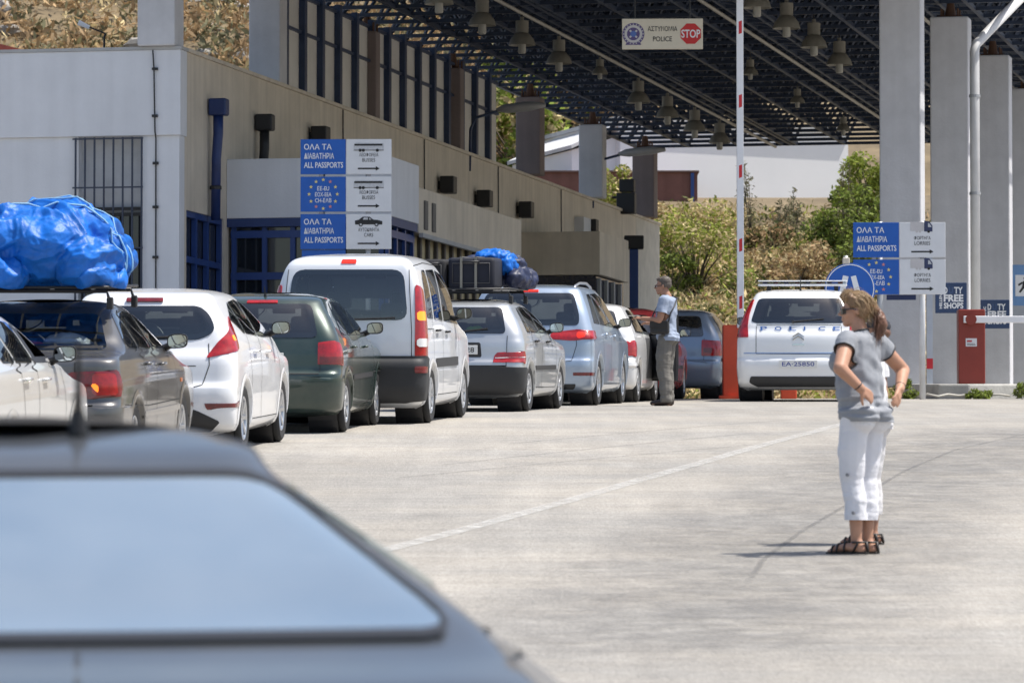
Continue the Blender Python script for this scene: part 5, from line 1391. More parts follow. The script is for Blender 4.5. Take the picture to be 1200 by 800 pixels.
        arrow(t, cx-hw*.24, cx+hw*.24, cz-h*.34)
        t.build('lettering', INK, p)
    br = MB()
    for x in (hw*.45, hw*1.5):
        for k in range(n-1): br.box(x-.035, x+.035, .004, .028, k*(h+gap)+h-.002, (k+1)*(h+gap)+.002)
    br.build('joining_clips', SGREY, root)

DL = 75.5
s = F/DL
o = W(352, 292, DL)
sg1 = empty('lane_sign', 'three-row blue and white sign for BUSSES and CARS rising behind white van', 'sign', loc=o, rz=-R(2))
passport_sign(sg1, [('pass', 'bus'), ('eu', 'bus'), ('pass', 'car')], 107/s, 41.2/s, 2.8/s)
pz = gz(DL)-o.z
pm = MB()
for x in (.34, 1.05): pm.tube([(x, .075, pz), (x, .075, 129/s-.1)], .04, 10)
pm.build('post', STEEL, sg1, True)
MB().box(.02, .70, .032, .05, pz+.9, -.01).build('lower_blue_panel', SBLUE, sg1)
DR = 76.0; s = F/DR
o = W(1000, 345, DR)
sg2 = empty('lane_sign', 'two-row blue and white sign for LORRIES before the broad column', 'sign', loc=o, rz=-R(2))
passport_sign(sg2, [('pass', 'lorry'), ('eu', 'lorry')], 108/s, 41/s, 2.5/s)
pz = gz(DR)-o.z
MB().tube([(1.08, .085, pz), (1.08, .085, .05+41*2/s)], .048, 10).build('post', M_('white_post', (.62, .63, .65), .5), sg2, True)
MB().tube([(.42, .085, pz), (.42, .085, .05+41*2/s)], .048, 10).build('post', STEEL, sg2, True)
MB().box(.52, .98, .04, .06, -.085, -.004).build('lower_dark_panel', M_('dark_navy_panel', (.01, .02, .08), .5), sg2)

# round blue sign with two white converging bars
o = W(996, 338, 74.2); s = F/74.2; r_ = 29.5/s
rs = empty('round_sign', 'round blue traffic sign with two converging white bars above the woman', 'sign', loc=o)
m = MB().lathe([(0, 0), (r_, 0), (r_+.004, .008), (r_, .016), (0, .016)], 44, Matrix.Rotation(R(-90), 4, 'X')); m.f = [f[::-1] for f in m.f]; m.build('disc', SBLUE, rs)
a = Art(); k = 1/s
a.add(([(x*k, -.004, z*k) for x, z in ((-15, -14), (-8, -14), (-1.5, 14), (-8, 15.5))], [(0, 1, 2, 3)])); a.add(([(x*k, -.004, z*k) for x, z in ((8, -14), (15, -14), (7, 15.5), (1, 14))], [(0, 1, 2, 3)])); a.build('white_bars', STXT, rs)
b2 = Art(); b2.add(disc(0, 0, r_-.012, y=-.003, n=44, r0=r_-.026)); b2.build('rim_line', STXT, rs)
MB().tube([(-.06, .04, gz(74.2)-o.z), (-.06, .04, r_+.12)], .035, 10).build('post', STEEL, rs, True)
MB().box(-.11, .0, -.01, .08, r_-.01, r_+.09).build('post_cap', M_('pale_cap', (.55, .50, .42), .6), rs, bevel=.015)

# police / stop sign hung from the canopy edge
DP = 78.5; s = F/DP; o = W(729, 58, DP); w, h = 95/s, 36/s
ps = empty('hanging_sign', 'cream hanging sign reading POLICE with crest and red STOP octagon', 'sign', loc=o, rz=-R(2))
MB().box(0, w, 0, .06, 0, h).build('panel', M_('cream_sign', (.66, .60, .48), .5, var=.06), ps, bevel=.006)
t = Art(); t.text('ΑΣΤΥΝΟΜΙΑ', width=w*.365, height=h*.165, xs=w*.50, zs=h*.585, align='c', bold=.01); t.text('POLICE', width=w*.235, height=h*.165, xs=w*.50, zs=h*.25, align='c', bold=.01); t.build('lettering', INK, ps)
oc = Art(); R8 = h*.36; cx, cz = w*.85, h*.50
oc.poly([(cx+R8*math.cos(math.pi/8+i*math.pi/4), cz+R8*math.sin(math.pi/8+i*math.pi/4)) for i in range(8)]); oc.build('stop_octagon', M_('stop_red', (.55, .02, .02), .45, var=0), ps)
t = Art(); t.text('STOP', width=R8*1.72, height=h*.27, xs=cx, zs=cz-h*.135, align='c', y=-.007, bold=.02); t.build('stop_lettering', STXT, ps)
c0 = Art(); cx = w*.14; c0.add(disc(cx, cz, h*.36, n=32)); c0.poly([(cx-h*.26, h*.14), (cx+h*.26, h*.14), (cx+h*.18, h*.30), (cx-h*.18, h*.30)], y=-.0045); c0.build('crest', M_('crest_purple', (.10, .07, .20), .5, var=0), ps)
c1 = Art(); c1.add(disc(cx, cz, h*.29, y=-.006, n=32, r0=h*.21))
for i in range(20):
    q_ = 2*math.pi*i/20; c1.add(disc(cx+math.cos(q_)*h*.32, cz+math.sin(q_)*h*.32, h*.022, y=-.006, n=8))
for q_ in (0, 1): c1.poly([(cx+h*.17*math.cos(t_+q_*math.pi/2), cz+h*.17*math.sin(t_+q_*math.pi/2)) for t_ in (.6, .95, 3.74, 4.09)], y=-.007)
c1.build('crest_pattern', M_('crest_silver', (.55, .53, .52), .5, var=0), ps)
c2 = Art(); c2.add(disc(cx, cz, h*.10, y=-.009, n=20)); c2.build('crest_shield', M_('crest_blue', (.08, .15, .42), .5, var=0), ps)
zc = 11.55-o.z
MB().tube([(w*.16, .03, h-.01), (w*.16, .03, zc)], .012, 6).build('hanger_rod', BLACK, ps); MB().tube([(w*.84, .03, h-.01), (w*.84, .03, zc)], .012, 6).build('hanger_rod', BLACK, ps)

# DUTY FREE panels on the columns
def duty(px, py, w_px, h_px, d, label):
    s = F/d; o = W(px, py, d); w, h = w_px/s, h_px/s
    r_ = empty('duty_free_sign', label, 'sign', loc=o, rz=-TH*.3, group='navy duty free panels on the columns')
    MB().box(0, w, 0, .03, 0, h).build('panel', M_('duty_free_navy', (.025, .05, .12), .5, var=.1), r_, bevel=.01)
    t = Art(); x0 = w*.27
    t.text('D', width=w*.12, height=h*.215, xs=x0, zs=h*.64, bold=.03); t.text('TY', width=w*.27, height=h*.215, xs=w*.60, zs=h*.64, bold=.03)
    t.text('FREE', width=w*.62, height=h*.235, xs=x0, zs=h*.375, bold=.04); t.text('SHOPS', width=w*.62, height=h*.195, xs=x0, zs=h*.15, bold=.04)
    t.build('lettering', STXT, r_)
    vs, fs = text_mesh('HELLENIC', width=h*.62, height=w*.09, bold=.03)
    mesh_obj('side_lettering', [(w*.22-z, y, h*.15+x) for x, y, z in vs], fs, STXT, r_)
    u = Art(); u.text('U', width=w*.13, height=h*.215, xs=w*.435, zs=h*.64, bold=.02); u.build('faded_letter', M_('faded_blue_print', (.05, .09, .20), .5, var=0), r_)
duty(1096, 367, 37, 36, 82.0, 'navy DUTY FREE SHOPS panel on the column left of red barrier cabinet')
duty(1148, 385, 35, 34, 88.5, 'navy DUTY FREE SHOPS panel partly behind the white barrier arm')
# running-figure sign at the right edge
d = 93.0; s = F/d; o = W(1187, 372, d)
ex = empty('exit_sign', 'blue sign with a black running figure on white at the picture edge', 'sign', loc=o)
MB().box(0, 40/s, 0, .03, 0, 62/s).build('panel', M_('pale_blue_panel', (.12, .24, .45), .5), ex)
MB().box(3/s, 37/s, -.004, 0, 25/s, 50/s).build('white_field', SWHITE, ex)
a = Art(); q_ = lambda *p: a.poly([((x+14)/s, z/s) for x, z in p], y=-.008)
q_((-7, 30), (-5, 29), (-1, 34), (3, 33), (4, 29), (7, 29), (6, 36), (2, 38), (1, 42), (-2, 43), (-3, 36)); q_((1, 42), (2, 40), (7, 40), (7, 42)); q_((-3, 42), (-8, 39), (-7, 37), (-2, 40)); a.add(disc(15/s, 46/s, 2.3/s, y=-.008)); a.build('running_figure', INK, ex)
MB().box(0, 40/s, -.004, 0, 1/s, 14/s).build('grey_field', M_('grey_print', (.3, .32, .35), .5), ex)
MB().tube([(20/s, .06, gz(d)+ISL-o.z), (20/s, .06, 62/s)], .04, 8).build('post', STEEL, ex, True)

# downpipe and small posts by the columns
p = Bp(10.7, 13.9, 0)
d = 84.5; z0 = gz(d)+ISL; v = W(1142, 60, d)
dp = empty('downpipe', 'white rainwater downpipe rising beside the duty free column', 'pipe', loc=(v.x, d, z0))
zt_ = v.z-z0
MB().tube([(0, 0, 0), (0, 0, zt_), (.03, .05, zt_+.12), (1.1, 1.2, 11.45-z0)], .085, 14).build('pipe', M_('white_pipe', (.60, .60, .60), .5, var=.08), dp, True)
cl = MB()
for z in (1.2, 3.3, 5.0): cl.lathe([(.088, z), (.10, z), (.10, z+.05), (.088, z+.05)], 14)
cl.build('pipe_collars', STEEL, dp)
d = 80.4; v = gp(1089.5, d)
yp = empty('marker_post', 'narrow pale blue post with a red band in the gap between columns', 'post', loc=(v.x, d, gz(d)+ISL))
MB().box(-.05, .05, -.04, .04, 0, 2.6).build('lower_post', M_('pale_blue_post', (.42, .46, .52), .6), yp)
MB().box(-.052, .052, -.046, -.041, .25, .42).build('red_band', M_('red_band', (.5, .02, .03), .5), yp)

# ------------------------------------------------------------------ barriers
ORANGE = M_('orange_red_cabinet', (.62, .075, .025), .4, var=.08)
REDC = M_('dark_red_cabinet', (.23, .030, .018), .4, var=.08)
d = 76.9; s = F/d; v = gp(856.5, d)
b1 = empty('barrier', 'raised white barrier arm with red marks on an orange cabinet', 'barrier', loc=v)
hc = W(856, 381, d).z-v.z
MB().box(-.13, .16, -.16, .16, 0, hc).build('cabinet', ORANGE, b1, bevel=.015)
MB().box(-.19, .22, -.22, .22, 0, .05).build('foot_plate', ORANGE, b1)
MB().box(.163, .27, -.14, .14, hc-.36, hc+.04).build('arm_bracket', BLACK, b1, bevel=.02)
MB().tube([(-.136, 0, .62), (-.15, 0, .62)], .03, 10).build('lock', BLACK, b1)
ax_ = .145
pt = 9.6
arm = MB().box(ax_-.055, ax_+.055, -.215, -.165, hc-.05, pt).build('arm', M_('white_arm_paint', (.80, .80, .82), .4, var=.05), b1, bevel=.012)
for py in (355, 288, 202, 120, 34):
    z = W(867, py, d).z-v.z
    MB().add([(ax_-.02, -.2165, z-.11), (ax_+.03, -.2165, z-.09), (ax_+.03, -.2165, z+.11), (ax_-.02, -.2165, z+.09)], [(0, 1, 2, 3)]).build('red_reflector', M_('reflector_red', (.6, .02, .03), .3, var=0), arm)
MB().box(-.09, .16, -.03, .22, 0, .34).xf(Matrix.Translation(gp(922, 77.5)-v)).build('lower_housing', ORANGE, b1, bevel=.02)
d = 78.6; s = F/d; v = gp(1138, d); v.z += ISL
b2_ = empty('barrier', 'lowered white barrier arm on a dark red cabinet by the kerb', 'barrier', loc=v)
hc = W(1138, 363, d).z-v.z
MB().box(-.215, .215, -.18, .18, 0, hc).build('cabinet', REDC, b2_, bevel=.015)
MB().box(-.10, .08, -.1815-.006, -.1815, hc*.50, hc*.50+.13).build('notice', SWHITE, b2_)
t = Art(); t.rect(-.08, .0, hc*.50+.07, hc*.50+.10, y=-.190); t.build('notice_stamp', M_('stamp_red', (.45, .05, .05), .5, var=0), b2_)
t = Art(); t.rect(-.08, .06, hc*.50+.02, hc*.50+.028, y=-.190); t.rect(-.08, .05, hc*.50+.04, hc*.50+.048, y=-.190); t.build('notice_print', INK, b2_)
za = W(1138, 375, d).z-v.z
MB().tube([(-.02, -.18, za), (-.02, -.27, za)], .09, 16).build('pivot', REDC, b2_)
MB().box(-.14, 3.6, -.262, -.215, za-.055, za+.055).build('arm', M_('white_arm_paint', (.80, .80, .82), .4, var=.05), b2_, bevel=.01)

# ------------------------------------------------------------------ roof loads
TARP = M_('blue_tarpaulin', (.006, .125, .50), .48, var=.3, scale=3.5, spec=.35, bump=.25, bscale=26)
def remesh(mb, voxel, smooth=4, fac=.5):
    o = mesh_obj('tmp', mb.v, mb.f, None)
    m = o.modifiers.new('r', 'REMESH'); m.mode = 'VOXEL'; m.voxel_size = voxel
    if smooth: q = o.modifiers.new('s', 'SMOOTH'); q.factor = fac; q.iterations = smooth
    bpy.context.view_layer.update()
    me = bpy.data.meshes.new_from_object(o.evaluated_get(bpy.context.evaluated_depsgraph_get()))
    old = o.data; bpy.data.objects.remove(o); bpy.data.meshes.remove(old)
    return me
ICO = None
def ico():
    global ICO
    if ICO is None:
        bm = bmesh.new(); bmesh.ops.create_icosphere(bm, subdivisions=3, radius=1); bm.verts.index_update()
        ICO = (np.array([v.co[:] for v in bm.verts]), [tuple(v.index for v in f.verts) for f in bm.faces]); bm.free()
    return ICO
def ell(mb, c, r, rot=None):
    V, Fc = ico(); r = (r, r, r) if not hasattr(r, '__len__') else r
    P = V*np.array(r)
    if rot is not None: P = P @ np.array(rot).T
    return mb.add([tuple(p) for p in P+np.array(c)], Fc)
def mesh_from(me, name, mat, parent, smooth=True):
    me.materials.clear(); me.materials.append(mat)
    if smooth: me.shade_smooth()
    o = bpy.data.objects.new(name, me); C.objects.link(o)
    if parent is not None: o.parent = parent
    return o
def crumple(me, amp, sc, seed=0, ridged=True):
    n = len(me.vertices); co = np.empty(n*3, np.float32); me.vertices.foreach_get('co', co); co = co.reshape(-1, 3)
    no = np.empty(n*3, np.float32); me.vertices.foreach_get('normal', no); no = no.reshape(-1, 3)
    for i in range(n):
        p = Vector(co[i])*sc+Vector((seed, 0, 0)); h = 0
        for k, (a, f) in enumerate(((1, 1), (.5, 2.1), (.28, 4.5))):
            w = noise.noise(p*f+Vector((k*7, 3, 1)))
            h += a*((1-2*abs(w)) if ridged else w)
        co[i] += no[i]*amp*(h-.6)
    me.vertices.foreach_set('co', co.ravel()); me.update()

def creases(me, layers):
    """sharp long folds of stretched sheet: warped ridges, each layer with its own direction"""
    n = len(me.vertices); co = np.empty(n*3, np.float32); me.vertices.foreach_get('co', co); co = co.reshape(-1, 3)
    no = np.empty(n*3, np.float32); me.vertices.foreach_get('normal', no); no = no.reshape(-1, 3)
    for i in range(n):
        p = Vector(co[i]); h = 0
        wv = Vector((noise.noise(p*1.7), noise.noise(p*1.7+Vector((9, 0, 0))), noise.noise(p*1.7+Vector((0, 9, 0)))))*.35
        for a, sc, sd in layers:
            q = p+wv; w = noise.noise(Vector((q.x*sc[0]+sd, q.y*sc[1], q.z*sc[2])))
            h += a*(.35-abs(w)*1.5)
        co[i] += no[i]*h
    me.vertices.foreach_set('co', co.ravel()); me.update()

def rack(car, y0, y1, z, hw, name_label):
    r_ = empty('roof_rack', name_label, 'roof rack', mat=car.matrix_world.copy())
    for y in (y0+.15, y1-.15):
        MB().tube([(-hw, y, z-.09), (-hw+.03, y, z), (hw-.03, y, z), (hw, y, z-.09)], .018, 8).build('cross_bar', BLACK, r_, True)
    for s in (1, -1):
        for y in (y0+.15, y1-.15): MB().box(s*hw-.025, s*hw+.025, y-.035, y+.035, z-.15, z-.05).build('rack_foot', BLACK, r_, bevel=.012)
    for x in (-.4, -.13, .13, .4): MB().tube([(x*hw/.5, y0, z+.02), (x*hw/.5, y1, z+.02)], .010, 6).build('rail', STEEL, r_, True)
    MB().tube([(-hw, y0, z+.03), (hw, y0, z+.03), (hw, y1, z+.03), (-hw, y1, z+.03), (-hw, y0, z+.03)], .014, 6).build('rack_frame', BLACK, r_, True)
    return r_
# the big tarpaulin bundle on the grey saloon
car = CARS['almera'][0]; bpy.context.view_layer.update()
rack(car, .95, 2.5, 1.50, .62, 'black roof rack under the big blue tarpaulin bundle')
bn = empty('tarpaulin_bundle', 'huge shiny bright blue tarpaulin bundle roped on the grey saloon roof', 'luggage', mat=car.matrix_world.copy())
mb = MB()
for c, r in (((-.50, 1.55, 1.80), (.62, .85, .30)), ((.18, 1.6, 1.88), (.58, .85, .35)), ((.50, 1.55, 1.76), (.36, .80, .26)), ((-.15, 1.35, 1.93), (.5, .6, .27)), ((-.75, 1.7, 1.78), (.45, .7, .30)), ((.1, 1.9, 1.72), (.75, .7, .24)), ((-.45, 1.15, 1.72), (.4, .5, .26)), ((.62, 1.1, 1.66), (.20, .28, .14)), ((-.20, .92, 1.63), (.22, .22, .16)), ((.72, 1.3, 1.60), (.14, .2, .10))):
    ell(mb, c, r)
me = remesh(mb, .011, 2)
creases(me, ((.10, (1.3, 2.6, 1.1), 0), (.065, (3.2, 2.0, 2.2), 5), (.028, (3.5, 7.0, 5.5), 9), (.012, (10, 6, 7), 2), (.006, (8, 19, 15), 4)))
for v in me.vertices: v.co.z = max(v.co.z, 1.525+.01*math.sin(v.co.x*20))
for v in me.vertices: v.co.x = v.co.x*.90-.06
tb = mesh_from(me, 'wrapped_load', TARP, bn)
def drape(o, pts, off=.012):
    """lay a rope over a mesh: push the points out along the ray from the load's middle"""
    dg = bpy.context.evaluated_depsgraph_get(); out = []
    for p in pts:
        q = Vector(p); c = Vector((q.x*.3, q.y, 1.62)); dr = (q-c).normalized()
        ok, loc, nn, _ = o.ray_cast(c+dr*2.2, -dr)
        out.append(loc+dr*off if ok else q)
    return out
bpy.context.view_layer.update()
ROPE = M_('pale_rope', (.20, .38, .55), .7)
for k, (y, sk) in enumerate(((1.15, .25), (1.75, -.3), (1.4, .0))):
    pts = [(math.cos(t)*1.3, y+sk*math.cos(t), 1.62+math.sin(t)*.8) for t in np.linspace(.05, math.pi-.05, 30)]
    MB().tube(drape(tb, pts), .009, 6).build('rope', ROPE, bn, True)
# luggage inside the grey saloon's rear window
lf = empty('folded_cloth', 'pink cloth lying on the rear shelf of the grey saloon', 'cloth', mat=car.matrix_world.copy())
mb = MB()
for c, r in (((-.25, .98, 1.01), (.30, .16, .07)), ((-.05, 1.0, 1.03), (.18, .14, .06)), ((-.48, 1.0, 1.0), (.14, .14, .06))): ell(mb, c, r)
me = remesh(mb, .015, 2); crumple(me, .014, 9, 2); mesh_from(me, 'cloth', M_('pink_cloth', (.75, .12, .30), .9, var=.2), lf)
wb = empty('plastic_bag', 'white plastic bag on the rear shelf of the grey saloon', 'bag', mat=car.matrix_world.copy())
mb = MB()
for c, r in (((.28, .98, 1.05), (.20, .15, .11)), ((.40, 1.0, 1.03), (.12, .13, .08))): ell(mb, c, r)
me = remesh(mb, .015, 2); crumple(me, .012, 10, 5); mesh_from(me, 'bag', M_('white_plastic', (.72, .74, .76), .4), wb)
# suitcases on the silver hatchback
car = CARS['saxo'][0]
rack(car, .55, 1.95, 1.46, .55, 'black roof rack under strapped suitcases on silver hatchback')
def suitcase(label, x0, x1, y0, y1, z0, z1, mat):
    r_ = empty('suitcase', label, 'suitcase', mat=car.matrix_world.copy())
    o_ = rounded_box(MB(), ((x0+x1)/2, (y0+y1)/2, (z0+z1)/2), (x1-x0, y1-y0, z1-z0), .05).build('shell', mat, r_, True); autosmooth(o_, 45)
    pp = MB().tube([(x0+.06, y0-.004, z0+.07), (x1-.06, y0-.004, z0+.07), (x1-.06, y0-.004, z1-.07), (x0+.06, y0-.004, z1-.07), (x0+.06, y0-.004, z0+.07)], .008, 6); pp.build('piping', M_('grey_piping', (.05, .05, .055), .6), r_, True)
    MB().tube([((x0+x1)/2-.1, y0-.005, z1-.05), ((x0+x1)/2-.09, y0-.05, z1-.05), ((x0+x1)/2+.09, y0-.05, z1-.05), ((x0+x1)/2+.1, y0-.005, z1-.05)], .012, 8).build('handle', BLACK, r_, True)
    return r_
NB = M_('navy_suitcase_cloth', (.007, .009, .020), .75, var=.2)
suitcase('navy suitcase with piping standing on the silver hatchback roof rack', -.22, .36, .62, 1.25, 1.495, 1.875, NB)
suitcase('black suitcase beside navy one at the rack left side', -.60, -.24, .60, 1.3, 1.495, 1.855, M_('black_suitcase_cloth', (.012, .012, .015), .8, var=.2))
bl_ = empty('covered_luggage', 'dark blue crumpled sheet over bags ahead of the suitcases', 'luggage', mat=car.matrix_world.copy())
mb = MB()
for c, r in (((.0, 1.62, 1.70), (.54, .40, .20)), ((.25, 1.50, 1.78), (.34, .28, .15)), ((.45, 1.85, 1.62), (.22, .40, .14)), ((.50, 1.45, 1.64), (.13, .3, .14))): ell(mb, c, r)
me = remesh(mb, .02, 3); crumple(me, .04, 5, 4)
for v in me.vertices: v.co.z = max(v.co.z, 1.495)
mesh_from(me, 'sheet', M_('dark_blue_sheet', (.012, .018, .055), .5, var=.3), bl_)
bc = empty('blue_bag', 'bright blue bag tucked on top of the rooftop suitcases', 'bag', mat=car.matrix_world.copy())
mb = MB()
for c, r in (((.22, 1.36, 1.89), (.22, .18, .09)), ((.40, 1.34, 1.80), (.12, .16, .13)), ((.45, 1.36, 1.69), (.07, .14, .10))): ell(mb, c, r)
me = remesh(mb, .015, 3); crumple(me, .03, 7, 8); mesh_from(me, 'bag', TARP, bc)
stp = MB()
for x in (-.05, .13): stp.bar((x, .605, 1.50), (x, .605, 1.880), .03, .008); stp.bar((x, .60, 1.882), (x, 1.27, 1.882), .03, .008)
so_ = stp.build('luggage_straps', M_('pale_strap', (.22, .21, .18), .7)); so_.matrix_world = car.matrix_world.copy(); tag(so_, 'pale straps over the navy suitcase on silver hatchback', 'strap')
# green thing and passengers' odds and ends behind the silver hatchback's rear glass
gb = empty('green_bag', 'bright green bag on the silver hatchback rear shelf', 'bag', mat=car.matrix_world.copy())
mb = MB(); ell(mb, (.12, .62, .97), (.12, .09, .07)); ell(mb, (.2, .62, .95), (.07, .08, .05)); me = remesh(mb, .012, 2); crumple(me, .012, 12, 1); mesh_from(me, 'bag', M_('green_cloth', (.25, .55, .05), .8), gb)
# ------------------------------------------------------------------ people
SKIN = M_('tanned_skin', (.46, .25, .165), .55, var=.10, scale=9, spec=.4)
SKIN2 = M_('ruddy_skin', (.36, .19, .125), .55, var=.10, scale=9, spec=.4)
def sweep(mb, pts, radii, k=None, flat=None):
    """a limb as a close row of balls; radii taper from joint to joint"""
    pts = [np.array(p, float) for p in pts]
    for i in range(len(pts)-1):
        a, b = pts[i], pts[i+1]; ra, rb = radii[i], radii[i+1]
        n = max(2, int(np.linalg.norm(b-a)/(min(ra, rb)*.35)))
        n = min(n, 26)
        for j in range(n+(i == len(pts)-2)):
            t = j/n; r = ra+(rb-ra)*t; ell2(mb, a+(b-a)*t, r if flat is None else (r*flat[0], r*flat[1], r*flat[2]))
_i2 = None
def ell2(mb, c, r, rot=None):
    global _i2
    if _i2 is None:
        bm = bmesh.new(); bmesh.ops.create_icosphere(bm, subdivisions=2, radius=1); bm.verts.index_update()
        _i2 = (np.array([v.co[:] for v in bm.verts]), [tuple(v.index for v in f.verts) for f in bm.faces]); bm.free()
    V, Fc = _i2; r = (r, r, r) if not hasattr(r, '__len__') else r
    P = V*np.array(r)
    if rot is not None: P = P @ np.array(rot).T
    mb.add([tuple(p) for p in P+np.array(c)], Fc)
def lerp(a, b, t): return tuple(np.array(a)*(1-t)+np.array(b)*t)
def hand(mb, wrist, elbow, palm_dir, normal, curl, side, s=1.0):
    """palm, four unequal bent fingers and a thumb leaving the side of the palm"""
    w = np.array(wrist, float); d = np.array(palm_dir, float); d /= np.linalg.norm(d); nrm = np.array(normal, float); nrm -= d*nrm.dot(d); nrm /= np.linalg.norm(nrm); acr = np.cross(d, nrm)*side
    for t in np.linspace(0, 1, 6):
        for u in (-1.4, -.5, .5, 1.4): ell2(mb, w+d*(.012+.075*t)*s+acr*u*.017*s*(.75+.25*t), (.0145*s,)*3)
    for k, (u, ln) in enumerate(((-1.5, .068), (-.5, .078), (.5, .073), (1.5, .056))):
        p = w+d*.088*s+acr*u*.0185*s; q = d.copy(); r = .0092*s
        for j, f in enumerate((.45, .32, .23)):
            ang = curl*(.6+.5*j); q = q*math.cos(ang)-nrm*math.sin(ang); q /= np.linalg.norm(q)
            e = p+q*ln*f*s; sweep(mb, [p, e], [r, r*.93]); p = e; r *= .92
    p = w+d*.025*s-acr*.03*s; q = d*.62-acr*.72-nrm*.2; q /= np.linalg.norm(q)
    e = p+q*.045*s; sweep(mb, [p, e], [.0125*s, .0108*s]); q2 = d*.9-acr*.25-nrm*.35; q2 /= np.linalg.norm(q2); sweep(mb, [e, e+q2*.032*s], [.0106*s, .009*s])
def head_parts(mb, Mh, female):
    def E(c, r): 
        V = Mh @ Vector(c); ell2(mb, tuple(V), r, Mh.to_3x3())
    E((0, -.012, .022), (.074, .094, .088)); E((0, .03, -.03), (.062, .066, .086)); E((0, .066, -.098), (.030, .028, .024)); E((0, .04, -.085), (.050, .045, .032))
    E((0, .082, .008), (.048, .016, .012)); E((0, .098, -.012), (.010, .012, .024)); E((0, .110, -.032), (.0125, .016, .012)); E((.011, .100, -.036), (.009, .010, .008)); E((-.011, .100, -.036), (.009, .010, .008))
    E((0, .092, -.062), (.021, .010, .006)); E((0, .090, -.073), (.019, .010, .006))
    for s in (1, -1): E((s*.040, .062, -.035), (.024, .024, .026)); E((s*.075, -.008, -.018), (.010, .021, .031)); E((s*.080, -.014, -.006), (.007, .014, .016))
def boundary_tubes(me, r, n=6, pick=None):
    bm = bmesh.new(); bm.from_mesh(me); mb = MB(); es = {e for e in bm.edges if e.is_boundary}
    while es:
        e = es.pop(); loop = [e.verts[0], e.verts[1]]
        while True:
            nx = next((x for x in loop[-1].link_edges if x in es), None)
            if nx is None: break
            es.discard(nx); loop.append(nx.other_vert(loop[-1]))
        P = [v.co.copy() for v in loop]
        if len(P) < 12: continue
        c = sum(P, Vector())/len(P)
        if pick and not pick(c): continue
        P = [(P[i-1]+P[i]+P[(i+1) % len(P)])/3 for i in range(len(P))][::2]
        mb.tube(P+[P[0]], r, n, False)
    bm.free(); return mb
def cut_mesh(me, cuts):
    bm = bmesh.new(); bm.from_mesh(me)
    for p, n, rad in cuts:
        p, n = Vector(p), Vector(n).normalized()
        fs = [f for f in bm.faces if (f.calc_center_median()-p).length < rad]
        geom = list({v for f in fs for v in f.verts})+list({e for f in fs for e in f.edges})+fs
        bmesh.ops.bisect_plane(bm, geom=geom, plane_co=p, plane_no=n)
        bmesh.ops.delete(bm, geom=[f for f in bm.faces if (f.calc_center_median()-p).length < rad and (f.calc_center_median()-p).dot(n) > 1e-5], context='FACES')
    bm.to_mesh(me); bm.free()
def folds(me, amp, fn):
    n = len(me.vertices); co = np.empty(n*3, np.float32); me.vertices.foreach_get('co', co); co = co.reshape(-1, 3); no = np.empty(n*3, np.float32); me.vertices.foreach_get('normal', no); no = no.reshape(-1, 3)
    for i in range(n): co[i] += no[i]*amp*fn(Vector(co[i]))
    me.vertices.foreach_set('co', co.ravel()); me.update()

